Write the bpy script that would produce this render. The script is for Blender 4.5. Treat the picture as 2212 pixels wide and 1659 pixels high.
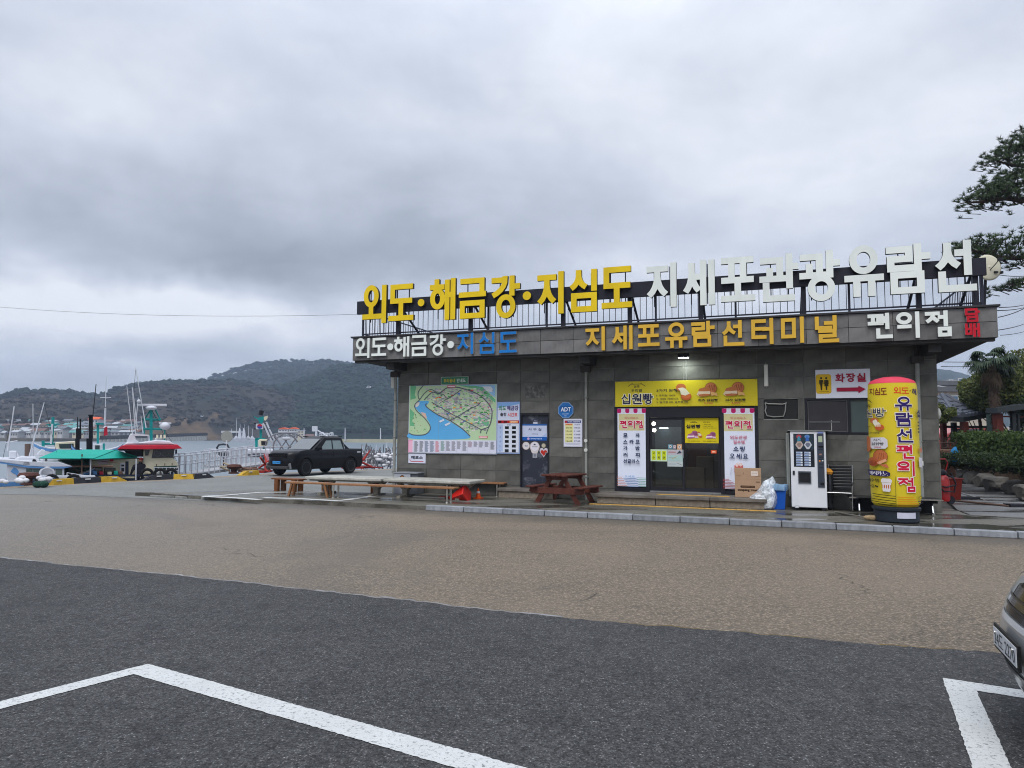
import bpy, bmesh, math, random
import numpy as np
from mathutils import Matrix, Vector, noise as mnoise
random.seed(7); np.random.seed(7)
S=bpy.context.scene
for o in list(bpy.data.objects): bpy.data.objects.remove(o)
COL=S.collection
R=math.radians
# ---------------------------------------------------------------- camera (solved from the photograph)
F,PIT,RO,CH=1499.3,.0753,.0064,1.8267
cam=bpy.data.cameras.new('camera'); cam.sensor_width=36; cam.lens=36*F/2212; cam.clip_end=6000; cam.clip_start=.05
camo=bpy.data.objects.new('camera',cam); COL.objects.link(camo); S.camera=camo
camo.matrix_world=Matrix.Translation((0,0,CH))@Matrix.Rotation(R(90)+PIT,4,'X')@Matrix.Rotation(RO,4,'Z')
# ---------------------------------------------------------------- view
S.view_settings.view_transform='Standard'; S.view_settings.look='None'; S.view_settings.gamma=1
S.view_settings.exposure=0.48
try: S.view_settings.use_curve_mapping=False
except Exception: pass
S.cycles.max_bounces=8; S.cycles.transparent_max_bounces=24; S.cycles.use_denoising=True; S.cycles.filter_width=1.05
S.cycles.volume_bounces=0; S.cycles.sample_clamp_indirect=4
# ---------------------------------------------------------------- sun and overcast sky
SUN_EL,SUN_AZ=R(54),R(-160)     # azimuth measured from +Y towards +X
sl=bpy.data.lights.new('sun','SUN'); sl.energy=1.5; sl.angle=R(38); sl.color=(1,.97,.93)
so=bpy.data.objects.new('sun',sl); COL.objects.link(so)
sd=Vector((math.sin(SUN_AZ)*math.cos(SUN_EL),math.cos(SUN_AZ)*math.cos(SUN_EL),math.sin(SUN_EL)))
so.rotation_euler=sd.to_track_quat('Z','Y').to_euler(); so.location=sd*60
W=bpy.data.worlds.new('World'); S.world=W; W.use_nodes=True
nt=W.node_tree; N=nt.nodes; K=nt.links; N.clear()
def nn(t,**k):
    n=N.new(t)
    for a,b in k.items(): setattr(n,a,b)
    return n
def math_(op,a,b=None,c=None,clamp=False):
    n=nn('ShaderNodeMath',operation=op); n.use_clamp=clamp
    for i,v in enumerate((a,b,c)):
        if v is None: continue
        if isinstance(v,(int,float)): n.inputs[i].default_value=v
        else: K.new(v,n.inputs[i])
    return n.outputs[0]
def mixc(f,a,b):
    n=nn('ShaderNodeMix',data_type='RGBA')
    for s,v in ((n.inputs[0],f),(n.inputs[6],a),(n.inputs[7],b)):
        if isinstance(v,(int,float)): s.default_value=v
        elif isinstance(v,tuple): s.default_value=(*v,1)
        else: K.new(v,s)
    return n.outputs[2]
tc=nn('ShaderNodeTexCoord'); D=tc.outputs['Generated']
sx=nn('ShaderNodeSeparateXYZ'); K.new(D,sx.inputs[0])
zc=math_('MAXIMUM',sx.outputs[2],0.0)
den=math_('ADD',zc,.16)
cx=math_('DIVIDE',sx.outputs[0],den); cy=math_('DIVIDE',sx.outputs[1],den)
cv=nn('ShaderNodeCombineXYZ'); K.new(cx,cv.inputs[0]); K.new(cy,cv.inputs[1]); cv.inputs[2].default_value=.7
def wn(vec,scale,det,rough,dist=0,off=None):
    n=nn('ShaderNodeTexNoise'); n.inputs['Scale'].default_value=scale; n.inputs['Detail'].default_value=det
    n.inputs['Roughness'].default_value=rough; n.inputs['Distortion'].default_value=dist
    if off:
        a=nn('ShaderNodeVectorMath',operation='ADD'); K.new(vec,a.inputs[0]); a.inputs[1].default_value=off; vec=a.outputs[0]
    K.new(vec,n.inputs['Vector']); return n.outputs[0]
def ramp(v,a,b):   # smoothstep
    n=nn('ShaderNodeMapRange',interpolation_type='SMOOTHSTEP'); K.new(v,n.inputs[0]); n.inputs[1].default_value=a; n.inputs[2].default_value=b
    return n.outputs[0]
# direction, softly warped by noise so that the cloud masses have ragged edges
wz=nn('ShaderNodeTexNoise'); wz.inputs['Scale'].default_value=3.2; wz.inputs['Detail'].default_value=6; wz.inputs['Roughness'].default_value=.58; K.new(D,wz.inputs['Vector'])
ws=nn('ShaderNodeVectorMath',operation='SUBTRACT'); K.new(wz.outputs['Color'],ws.inputs[0]); ws.inputs[1].default_value=(.5,.5,.5)
wm=nn('ShaderNodeVectorMath',operation='MULTIPLY'); K.new(ws.outputs[0],wm.inputs[0]); wm.inputs[1].default_value=(.42,.42,.20)
wa=nn('ShaderNodeVectorMath',operation='ADD'); K.new(D,wa.inputs[0]); K.new(wm.outputs[0],wa.inputs[1])
def mass(az,el,ra,re,w):
    """a cloud mass: soft ellipse round one direction of the sky"""
    c=Vector((math.sin(R(az))*math.cos(R(el)),math.cos(R(az))*math.cos(R(el)),math.sin(R(el))))
    t=Vector((math.cos(R(az)),-math.sin(R(az)),0)); u=t.cross(c)*-1
    s=nn('ShaderNodeVectorMath',operation='SUBTRACT'); K.new(wa.outputs[0],s.inputs[0]); s.inputs[1].default_value=c
    q=[]
    for ax,r in ((t,ra),(u,re)):
        d=nn('ShaderNodeVectorMath',operation='DOT_PRODUCT'); K.new(s.outputs[0],d.inputs[0]); d.inputs[1].default_value=ax
        m=math_('DIVIDE',d.outputs['Value'],math.tan(R(r))); q.append(math_('MULTIPLY',m,m))
    e=math_('EXPONENT',math_('MULTIPLY',math_('ADD',q[0],q[1]),-1.0))
    return math_('MULTIPLY',e,w)
n1=wn(cv.outputs[0],.55,7,.55,.4); n2=wn(cv.outputs[0],1.7,6,.6,.2,(7,3,1)); n3=wn(D,9,5,.6,0,(1,1,4))
v=math_('ADD',math_('MULTIPLY',math_('SUBTRACT',n1,.5),1.1),math_('MULTIPLY',math_('SUBTRACT',n2,.5),.85))
v=math_('ADD',v,math_('MULTIPLY',math_('SUBTRACT',n3,.5),.22))
v=math_('ADD',v,.63)
for a in ((-30,15.5,13,4.0,-.30),(-13,15.0,13,3.0,-.30),(-20,12.6,6,1.6,-.22),(-33,20,9,3,-.08),(6,18.5,12,3,-.16),(-30,8.4,13,2.6,.80),(-14,8.6,10,1.8,.22),
          (-30,25,9,3.5,.20),(-24,34,16,5,.16),(20,33,20,9,.22),(25,20,14,5,.16),(-38,15,5,6,.14),(14,12,14,4,.12),(-2,27,12,4,.03)):
    v=math_('ADD',v,mass(*a))
vs=nn('ShaderNodeMapRange'); K.new(v,vs.inputs[0]); vs.inputs[1].default_value=0; vs.inputs[2].default_value=1.15
rp=nn('ShaderNodeValToRGB'); K.new(vs.outputs[0],rp.inputs[0])
el=rp.color_ramp.elements; el[0].position=0; el[0].color=(.210,.235,.277,1); el[1].position=1; el[1].color=(.73,.75,.80,1)
e=el.new(.35); e.color=(.345,.38,.445,1); e=el.new(.65); e.color=(.49,.53,.61,1)
# overcast skies brighten towards the zenith
zen=math_('ADD',math_('MULTIPLY',ramp(sx.outputs[2],.42,1.0),1.6),1.0)
cl=nn('ShaderNodeVectorMath',operation='SCALE'); K.new(rp.outputs[0],cl.inputs[0]); K.new(zen,cl.inputs[3])
sk=nn('ShaderNodeTexSky',sky_type='NISHITA'); sk.sun_disc=False; sk.sun_elevation=SUN_EL; sk.sun_rotation=SUN_AZ; sk.air_density=1.2; sk.dust_density=3
b1=nn('ShaderNodeBackground'); K.new(sk.outputs[0],b1.inputs[0]); b1.inputs[1].default_value=.05
b2=nn('ShaderNodeBackground'); K.new(cl.outputs[0],b2.inputs[0]); b2.inputs[1].default_value=1.0
mx=nn('ShaderNodeMixShader'); mx.inputs[0].default_value=.92; K.new(b1.outputs[0],mx.inputs[1]); K.new(b2.outputs[0],mx.inputs[2])
wo=nn('ShaderNodeOutputWorld'); K.new(mx.outputs[0],wo.inputs[0])

# ---------------------------------------------------------------- measuring helpers: photo point -> point on a real plane
XR,YR,AN,LW,OV,ZT,ZB=10.1156,16.4776,.3513,14.5279,1.0168,4.7935,4.0736
U=(math.cos(AN),-math.sin(AN)); V=(math.sin(AN),math.cos(AN)); LP=(XR-LW*U[0],YR-LW*U[1])
s1=800/2212
CR=dict(F0=(0,0,1.8228),A1=(0,1350,s1),A2=(700,1350,s1),A3=(1350,1350,s1),A4=(2000,1400,s1),A5=(2700,1400,s1),A6=(3232,1400,s1),A7=(2350,1450,700/2212),
B1=(1350,950,s1),B2=(2100,950,s1),B3=(2800,900,700/2212),B4=(3432,900,600/1914),B5=(3632,400,400/781),B6=(3432,2200,600/1208),B7=(0,2500,2000/2212),B8=(1500,1900,2532/2212),
C1=(650,1820,s1),C2=(1350,1820,s1),C3=(2100,1850,s1),C4=(2850,1850,650/2212),C5=(3400,1700,632/2184),C6=(3850,2250,182/671),C7=(0,1840,700/2212),C8=(1050,1650,550/2212),
D1=(0,1400,400/1327),D2=(350,1400,400/1327),D3=(700,1600,400/2212),D4=(3380,1480,320/885),D5=(1580,1500,500/2212),D6=(3640,1250,392/1445),D7=(3060,1660,260/1198),D8=(2020,1600,300/1991))
def ray(c,x,y):
    a,b,s=CR[c]; X=(a+x*s)/1.8228-1106; Y=-((b+y*s)/1.8228-829.5)
    X,Y=X*math.cos(RO)-Y*math.sin(RO), X*math.sin(RO)+Y*math.cos(RO)
    X/=F;Y/=F
    cp,sp=math.cos(PIT),math.sin(PIT)
    return (X,cp-Y*sp,Y*cp+sp)
def FA(c,x,y,off=0.0):
    d=ray(c,x,y); t=(-off+LP[0]*V[0]+LP[1]*V[1])/(d[0]*V[0]+d[1]*V[1])
    return ((t*d[0]-LP[0])*U[0]+(t*d[1]-LP[1])*U[1], CH+t*d[2])
def G(c,x,y,z=0.):
    d=ray(c,x,y); t=(z-CH)/d[2]; return (t*d[0],t*d[1])
def L(c,x,y,z=0.):
    g=G(c,x,y,z); dx,dy=g[0]-LP[0],g[1]-LP[1]
    return (dx*U[0]+dy*U[1],dx*V[0]+dy*V[1])
def P(c,x,y,Y):
    d=ray(c,x,y); t=Y/d[1]; return (t*d[0],Y,CH+t*d[2])
def BW(u,y,z=0.): return Vector((LP[0]+u*U[0]+y*V[0],LP[1]+u*U[1]+y*V[1],z))
# ---------------------------------------------------------------- materials
def lin(h):
    if isinstance(h,tuple): return h
    h=h.lstrip('#'); r=[int(h[i:i+2],16)/255 for i in (0,2,4)]
    return tuple(c/12.92 if c<=.04045 else ((c+.055)/1.055)**2.4 for c in r)
MATS={}
def M(name,col='#808080',rough=.6,metal=0.,var=.12,vs=3.,bump=0.,bs=40.,emit=0.,spec=.5,dirt=0.,alpha=1.,rnd=0.,coat=0.):
    if name in MATS: return MATS[name]
    m=bpy.data.materials.new(name); m.use_nodes=True; t=m.node_tree; n=t.nodes; k=t.links
    b=n['Principled BSDF']; c=lin(col)
    if spec==.5 and rough>=.4: spec=.18
    b.inputs['Roughness'].default_value=rough; b.inputs['Metallic'].default_value=metal
    b.inputs['Specular IOR Level'].default_value=spec
    if coat: b.inputs['Coat Weight'].default_value=coat; b.inputs['Coat Roughness'].default_value=.08
    tc=n.new('ShaderNodeTexCoord')
    ns=n.new('ShaderNodeTexNoise'); ns.inputs['Scale'].default_value=vs; ns.inputs['Detail'].default_value=6; k.new(tc.outputs['Object'],ns.inputs['Vector'])
    mr=n.new('ShaderNodeMapRange'); mr.inputs[1].default_value=.25; mr.inputs[2].default_value=.75; mr.inputs[3].default_value=1-var; mr.inputs[4].default_value=1+var; k.new(ns.outputs[0],mr.inputs[0])
    val=mr.outputs[0]
    if rnd:
        oi=n.new('ShaderNodeObjectInfo'); m2=n.new('ShaderNodeMapRange'); m2.inputs[3].default_value=1-rnd; m2.inputs[4].default_value=1+rnd; k.new(oi.outputs['Random'],m2.inputs[0])
        mm=n.new('ShaderNodeMath'); mm.operation='MULTIPLY'; k.new(val,mm.inputs[0]); k.new(m2.outputs[0],mm.inputs[1]); val=mm.outputs[0]
    if dirt:
        nd=n.new('ShaderNodeTexNoise'); nd.inputs['Scale'].default_value=vs*.6+.7; nd.inputs['Detail'].default_value=9; nd.inputs['Roughness'].default_value=.7
        mp=n.new('ShaderNodeMapping'); mp.inputs['Scale'].default_value=(1,1,.35); k.new(tc.outputs['Object'],mp.inputs[0]); k.new(mp.outputs[0],nd.inputs['Vector'])
        m3=n.new('ShaderNodeMapRange'); m3.inputs[1].default_value=.48; m3.inputs[2].default_value=.7; m3.inputs[3].default_value=1; m3.inputs[4].default_value=1-dirt; k.new(nd.outputs[0],m3.inputs[0])
        mm=n.new('ShaderNodeMath'); mm.operation='MULTIPLY'; k.new(val,mm.inputs[0]); k.new(m3.outputs[0],mm.inputs[1]); val=mm.outputs[0]
    vm=n.new('ShaderNodeVectorMath'); vm.operation='SCALE'; vm.inputs[0].default_value=c; k.new(val,vm.inputs[3]); k.new(vm.outputs[0],b.inputs['Base Color'])
    if bump:
        nb=n.new('ShaderNodeTexNoise'); nb.inputs['Scale'].default_value=bs; nb.inputs['Detail'].default_value=4; k.new(tc.outputs['Object'],nb.inputs['Vector'])
        bp=n.new('ShaderNodeBump'); bp.inputs['Strength'].default_value=bump; bp.inputs['Distance'].default_value=.02; k.new(nb.outputs[0],bp.inputs['Height']); k.new(bp.outputs[0],b.inputs['Normal'])
    if emit:
        b.inputs['Emission Color'].default_value=(*c,1); b.inputs['Emission Strength'].default_value=emit
    if alpha<1: b.inputs['Alpha'].default_value=alpha
    MATS[name]=m; return m
def newmat(name):
    m=bpy.data.materials.new(name); m.use_nodes=True; MATS[name]=m
    return m,m.node_tree.nodes,m.node_tree.links,m.node_tree.nodes['Principled BSDF']
def nz(n,k,vec,sc,det=5,ro=.55,dist=0):
    t=n.new('ShaderNodeTexNoise'); t.inputs['Scale'].default_value=sc; t.inputs['Detail'].default_value=det; t.inputs['Roughness'].default_value=ro; t.inputs['Distortion'].default_value=dist
    if vec is not None: k.new(vec,t.inputs['Vector'])
    return t.outputs[0]
def mr_(n,k,v,a,b,c=0.,d=1.):
    t=n.new('ShaderNodeMapRange'); k.new(v,t.inputs[0])
    for i,x in enumerate((a,b,c,d)): t.inputs[i+1].default_value=x
    return t.outputs[0]
def mx_(n,k,f,a,b,mode='MIX'):
    t=n.new('ShaderNodeMix'); t.data_type='RGBA'; t.blend_type=mode
    for s,v in ((t.inputs[0],f),(t.inputs[6],a),(t.inputs[7],b)):
        if isinstance(v,(int,float)): s.default_value=v
        elif isinstance(v,tuple): s.default_value=(*v,1)
        else: k.new(v,s)
    return t.outputs[2]
def ma_(n,k,op,a,b):
    t=n.new('ShaderNodeMath'); t.operation=op
    for i,v in enumerate((a,b)):
        if isinstance(v,(int,float)): t.inputs[i].default_value=v
        else: k.new(v,t.inputs[i])
    return t.outputs[0]
# ---------------------------------------------------------------- mesh builder
class MB:
    def __init__(s): s.v=[]; s.f=[]; s.m=[]; s.sm=[]; s.T=None; s.mats=[]; s.cur=0; s.flat=False
    def mat(s,m):
        if m not in s.mats: s.mats.append(m)
        s.cur=s.mats.index(m); return s
    def av(s,p):
        p=Vector(p)
        if s.T is not None: p=s.T@p
        s.v.append(p[:]); return len(s.v)-1
    def face(s,ids,smooth=False): s.f.append(ids); s.m.append(s.cur); s.sm.append(smooth)
    def quad(s,*ps): s.face([s.av(p) for p in ps]); return s
    poly=quad
    def box(s,x0,x1,y0,y1,z0,z1):
        i=[s.av(p) for p in ((x0,y0,z0),(x1,y0,z0),(x1,y1,z0),(x0,y1,z0),(x0,y0,z1),(x1,y0,z1),(x1,y1,z1),(x0,y1,z1))]
        for q in ((0,3,2,1),(4,5,6,7),(0,1,5,4),(1,2,6,5),(2,3,7,6),(3,0,4,7)): s.face([i[a] for a in q])
        return s
    def prism(s,pts,a0,a1,axis='y',pts1=None):
        """pts: 2D outline, extruded from a0 to a1 along axis"""
        def mk(p,a): return {'y':(p[0],a,p[1]),'z':(p[0],p[1],a),'x':(a,p[0],p[1])}[axis]
        q=pts1 or pts
        A=[s.av(mk(p,a0)) for p in pts]; B=[s.av(mk(p,a1)) for p in q]; n=len(pts)
        s.face(A); s.face(B[::-1])
        for i in range(n): s.face([A[i],B[i],B[(i+1)%n],A[(i+1)%n]])
        return s
    def loft(s,secs,cap=True,smooth=True,closed=True):
        idx=[[s.av(p) for p in sec] for sec in secs]; n=len(idx[0])
        for a,b in zip(idx,idx[1:]):
            for i in range(n if closed else n-1): s.face([a[i],a[(i+1)%n],b[(i+1)%n],b[i]],smooth)
        if cap: s.face(idx[0][::-1]); s.face(idx[-1])
        return s
    def cyl(s,p0,p1,r0,r1=None,n=10,cap=True):
        r1=r0 if r1 is None else r1
        p0,p1=Vector(p0),Vector(p1); d=(p1-p0)
        if d.length<1e-6: return s
        d.normalize(); a=d.orthogonal().normalized(); b=d.cross(a)
        A=[p0+(a*math.cos(2*math.pi*i/n)+b*math.sin(2*math.pi*i/n))*r0 for i in range(n)]
        B=[p1+(a*math.cos(2*math.pi*i/n)+b*math.sin(2*math.pi*i/n))*r1 for i in range(n)]
        return s.loft([A,B],cap)
    def tube(s,pts,r,n=8):
        if not isinstance(r,(list,tuple)): r=[r]*len(pts)
        pts=[Vector(p) for p in pts]; secs=[]
        prev=None
        for i,p in enumerate(pts):
            d=(pts[min(i+1,len(pts)-1)]-pts[max(i-1,0)]).normalized()
            if prev is None: a=d.orthogonal().normalized()
            else: a=(prev-d*prev.dot(d)); a=a.normalized() if a.length>1e-5 else d.orthogonal().normalized()
            prev=a; b=d.cross(a)
            secs.append([p+(a*math.cos(2*math.pi*j/n)+b*math.sin(2*math.pi*j/n))*r[i] for j in range(n)])
        return s.loft(secs)
    def lathe(s,prof,c=(0,0,0),n=24,axis='z'):
        """prof: (radius, height)"""
        secs=[]
        for r,h in prof:
            r=max(r,1e-4); sec=[]
            for j in range(n):
                t=2*math.pi*j/n; p={'z':(r*math.cos(t),r*math.sin(t),h),'y':(r*math.cos(t),h,-r*math.sin(t)),'x':(h,r*math.cos(t),r*math.sin(t))}[axis]
                sec.append((c[0]+p[0],c[1]+p[1],c[2]+p[2]))
            secs.append(sec)
        return s.loft(secs)
    def ball(s,c,r,n=12,m=8):
        if not isinstance(r,(tuple,list)): r=(r,r,r)
        secs=[]
        for i in range(m+1):
            p=math.pi*i/m; rr=max(math.sin(p),1e-3)
            secs.append([(c[0]+r[0]*rr*math.cos(2*math.pi*j/n),c[1]+r[1]*rr*math.sin(2*math.pi*j/n),c[2]-r[2]*math.cos(p)) for j in range(n)])
        return s.loft(secs)
    def build(s,name,parent=None,mats=None,loc=None,bevel=0,rot=None):
        me=bpy.data.meshes.new(name); me.from_pydata(s.v,[],s.f)
        for m in (s.mats or ([mats] if mats and not isinstance(mats,list) else (mats or []))): me.materials.append(m)
        me.polygons.foreach_set('material_index',s.m); me.polygons.foreach_set('use_smooth',s.sm); me.update()
        bm=bmesh.new(); bm.from_mesh(me); bmesh.ops.recalc_face_normals(bm,faces=bm.faces); bm.to_mesh(me); bm.free()
        if any(s.sm): me.set_sharp_from_angle(angle=R(38))
        o=bpy.data.objects.new(name,me); COL.objects.link(o)
        if loc is not None: o.location=loc
        if rot is not None: o.rotation_euler=rot
        if parent is not None: o.parent=parent
        if bevel:
            b=o.modifiers.new('bevel','BEVEL'); b.width=bevel; b.segments=2; b.limit_method='ANGLE'; b.angle_limit=R(40)
        return o
def tag(o,label=None,cat=None,group=None,kind=None):
    if label: o['label']=label
    if cat: o['category']=cat
    if group: o['group']=group
    if kind: o['kind']=kind
    return o
def thing(name,label,cat,loc=(0,0,0),rz=0,group=None):
    o=bpy.data.objects.new(name,None); COL.objects.link(o); o.location=loc; o.rotation_euler=(0,0,rz); o.empty_display_size=.2
    return tag(o,label,cat,group)
def thingB(name,label,cat,u=0,y=0,z=0,group=None,rz=0): return thing(name,label,cat,BW(u,y,z),-AN+rz,group)
def copy_tree(o,parent=None):
    c=o.copy(); COL.objects.link(c)
    if parent is not None: c.parent=parent
    for ch in list(o.children): copy_tree(ch,c)
    return c
def B1_(x0,x1,y0,y1,z0,z1,m): return MB().mat(m).box(x0,x1,y0,y1,z0,z1)
# ---------------------------------------------------------------- print (flat lettering and pictures on boards)
_tc={}
def glyphs(s,bold):
    k=(s,bold)
    if k in _tc: return _tc[k]
    c=bpy.data.curves.new('t','FONT'); c.body=s; c.offset=bold; c.resolution_u=2; c.space_line=1.0
    o=bpy.data.objects.new('t',c); COL.objects.link(o)
    bpy.context.view_layer.update(); dg=bpy.context.evaluated_depsgraph_get()
    me=bpy.data.meshes.new_from_object(o.evaluated_get(dg))
    vs=np.array([v.co[:2] for v in me.vertices]).reshape(-1,2); fs=[list(p.vertices) for p in me.polygons]
    bpy.data.objects.remove(o); bpy.data.curves.remove(c); bpy.data.meshes.remove(me)
    _tc[k]=(vs,fs); return _tc[k]
class Print:
    """flat print built up in thin layers on the plane y=y0 (facing -y); coordinates 0..1 of a w x h board whose lower left is x0,z0"""
    def __init__(s,x0,z0,x1,z1,y0): s.b=MB(); s.x0,s.z0,s.w,s.h=x0,z0,x1-x0,z1-z0; s.y=y0; s.ybase=y0; s.warp=None
    def p(s,x,y):
        q=(s.x0+x*s.w,s.y,s.z0+y*s.h)
        return s.warp(q) if s.warp else q
    step=.0003
    def up(s):
        if s.step<0: s.y=s.ybase-random.randint(0,9)*.0006
        else: s.y-=s.step
    def col(s,h,rough=.45): s.b.mat(M('print_'+h.strip('#'),h,rough,var=.04,vs=2)); return s
    def poly(s,pts,h):
        s.up(); s.col(h); s.b.face([s.b.av(s.p(*q)) for q in pts]); return s
    def rect(s,x0,y0,x1,y1,h,nx=1):
        s.up(); s.col(h)
        for i in range(nx):
            a=x0+(x1-x0)*i/nx; b=x0+(x1-x0)*(i+1)/nx
            s.b.face([s.b.av(s.p(*q)) for q in ((a,y0),(b,y0),(b,y1),(a,y1))])
        return s
    def disc(s,cx,cy,rx,ry,h,n=20,a0=0,a1=360):
        return s.poly([(cx+rx*math.cos(R(a0+(a1-a0)*i/(n-(a1-a0<360)))),cy+ry*math.sin(R(a0+(a1-a0)*i/(n-(a1-a0<360))))) for i in range(n)],h)
    def rrect(s,x0,y0,x1,y1,r,h):
        rx=r; ry=r*s.w/s.h; pts=[]
        for cx,cy,a in ((x1-rx,y1-ry,0),(x0+rx,y1-ry,90),(x0+rx,y0+ry,180),(x1-rx,y0+ry,270)):
            pts+=[(cx+rx*math.cos(R(a+t)),cy+ry*math.sin(R(a+t))) for t in (0,30,60,90)]
        return s.poly(pts,h)
    def text(s,t,x0,y0,x1,y1,h,bold=.02,outline=None,ow=.05):
        """text fitted to a box; weight and outline come from copies shifted round a small circle"""
        if outline: s._tx(t,x0,y0,x1,y1,outline,bold+ow,bold+ow)
        s._tx(t,x0,y0,x1,y1,h,bold,bold+(ow if outline else 0)); return s
    def _tx(s,t,x0,y0,x1,y1,h,r,rmax):
        b=min(r,.02); vs,fs=glyphs(t,b); rr=max(0,r-b); pad=max(0,rmax-b)
        if len(vs)==0: return
        mn,mx=vs.min(0)-pad,vs.max(0)+pad; d=np.maximum(mx-mn,1e-3)
        for k_ in range(8 if rr>.012 else 1):
            s.up(); s.col(h); base=len(s.b.v); dx,dy=(rr*math.cos(k_*math.pi/4),rr*math.sin(k_*math.pi/4)) if rr>.012 else (0,0)
            for q in vs: s.b.av(s.p(x0+(q[0]+dx-mn[0])/d[0]*(x1-x0),y0+(q[1]+dy-mn[1])/d[1]*(y1-y0)))
            for f in fs: s.b.face([base+i for i in f])
    def gl(s,t,x0,y0,x1,y1,h,th=.13,outline=None,ow=.05,gap=.08):
        """heavy block lettering drawn stroke by stroke (th, ow as a part of the letter height)"""
        n=len(t); w=(x1-x0)/n
        for i,ch in enumerate(t):
            a=x0+w*i+w*gap/2; b=x0+w*(i+1)-w*gap/2
            for col,k_ in ((outline,ow),(h,0)):
                if col is None: continue
                T=th*(y1-y0)*s.h; O_=k_*(y1-y0)*s.h
                for pl in strokes2d(ch,a*s.w-O_,b*s.w+O_,y0*s.h-O_,y1*s.h+O_,T+2*O_): s.poly([(q[0]/s.w,q[1]/s.h) for q in pl],col)
        return s
    def line(s,pts,wd,h):
        """polyline of width wd (fraction of board height)"""
        s.up(); s.col(h); W_=wd*s.h/2
        P_=[Vector((x*s.w,y*s.h)) for x,y in pts]; Lf=[];Rt=[]
        for i,p in enumerate(P_):
            d=(P_[min(i+1,len(P_)-1)]-P_[max(i-1,0)]); d=d.normalized() if d.length else Vector((1,0)); n=Vector((-d.y,d.x))*W_
            Lf.append(p+n); Rt.append(p-n)
        for i in range(len(P_)-1):
            s.b.face([s.b.av(s.p(q.x/s.w,q.y/s.h)) for q in (Lf[i],Lf[i+1],Rt[i+1],Rt[i])])
        return s
    def build(s,name,parent): return s.b.build(name,parent)
def spline(pts,n=6):
    out=[]; P_=[Vector(p) for p in pts]
    for i in range(len(P_)-1):
        a,b,c,d=P_[max(i-1,0)],P_[i],P_[i+1],P_[min(i+2,len(P_)-1)]
        for j in range(n):
            t=j/n; out.append(tuple(.5*((2*b)+(c-a)*t+(2*a-5*b+4*c-d)*t*t+(3*b-a-3*c+d)*t**3)))
    out.append(tuple(P_[-1])); return out
# ================================================================ GROUND
def gpos(n,k):
    g=n.new('ShaderNodeNewGeometry'); return g.outputs['Position']
def mat_asphalt():
    m,n,k,b=newmat('dark_asphalt'); p=gpos(n,k)
    v=n.new('ShaderNodeTexVoronoi'); v.inputs['Scale'].default_value=60; k.new(p,v.inputs['Vector'])
    stone=mr_(n,k,v.outputs['Distance'],.05,.45)
    sc=n.new('ShaderNodeSeparateColor'); k.new(v.outputs['Color'],sc.inputs[0])
    pick=mr_(n,k,sc.outputs[0],.5,.95)
    c=mx_(n,k,pick,(.062,.062,.062),(.33,.325,.315)); g2=nz(n,k,p,34,3,.75); c=mx_(n,k,mr_(n,k,g2,.50,.64,0,.62),c,(.25,.245,.24)); c=mx_(n,k,mr_(n,k,g2,.46,.36,0,.8),c,(.018,.018,.020))
    c=mx_(n,k,stone,c,(.044,.044,.045))
    big=nz(n,k,p,.45,6,.6); c=mx_(n,k,mr_(n,k,big,.3,.7,0,.30),c,(.100,.099,.100))
    mid=nz(n,k,p,2.6,6,.7); c=mx_(n,k,mr_(n,k,mid,.5,.72,0,.45),c,(.024,.025,.029))
    st=nz(n,k,p,.9,3,.5,1.5); c=mx_(n,k,mr_(n,k,st,.60,.66,0,.28),c,(.02,.02,.024))
    g3=mr_(n,k,nz(n,k,p,48,2,.8),.36,.64,.42,1.35); g4=mr_(n,k,nz(n,k,p,17,3,.8),.34,.66,.62,1.28)
    vm=n.new('ShaderNodeVectorMath'); vm.operation='SCALE'; k.new(c,vm.inputs[0]); k.new(ma_(n,k,'MULTIPLY',g3,g4),vm.inputs[3]); c=vm.outputs[0]
    k.new(c,b.inputs['Base Color']); b.inputs['Roughness'].default_value=.8; b.inputs['Specular IOR Level'].default_value=.25
    h=ma_(n,k,'ADD',ma_(n,k,'MULTIPLY',stone,-1.),nz(n,k,p,60,3))
    bp=n.new('ShaderNodeBump'); bp.inputs['Strength'].default_value=.75; bp.inputs['Distance'].default_value=.006; k.new(h,bp.inputs['Height']); k.new(bp.outputs[0],b.inputs['Normal'])
    return m
def crack(n,k,p,sc,w,thr):
    v=n.new('ShaderNodeTexVoronoi'); v.feature='DISTANCE_TO_EDGE'; v.inputs['Scale'].default_value=sc
    a=n.new('ShaderNodeTexNoise'); a.inputs['Scale'].default_value=3.; a.inputs['Detail'].default_value=8; k.new(p,a.inputs['Vector'])
    ad=n.new('ShaderNodeVectorMath'); ad.operation='MULTIPLY_ADD'; k.new(a.outputs['Color'],ad.inputs[0]); ad.inputs[1].default_value=(.9,.9,0); k.new(p,ad.inputs[2]); k.new(ad.outputs[0],v.inputs['Vector'])
    c=mr_(n,k,v.outputs[0],w,0.)
    g=mr_(n,k,nz(n,k,p,.35,2),thr,thr+.08)
    return ma_(n,k,'MULTIPLY',c,g)
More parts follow.
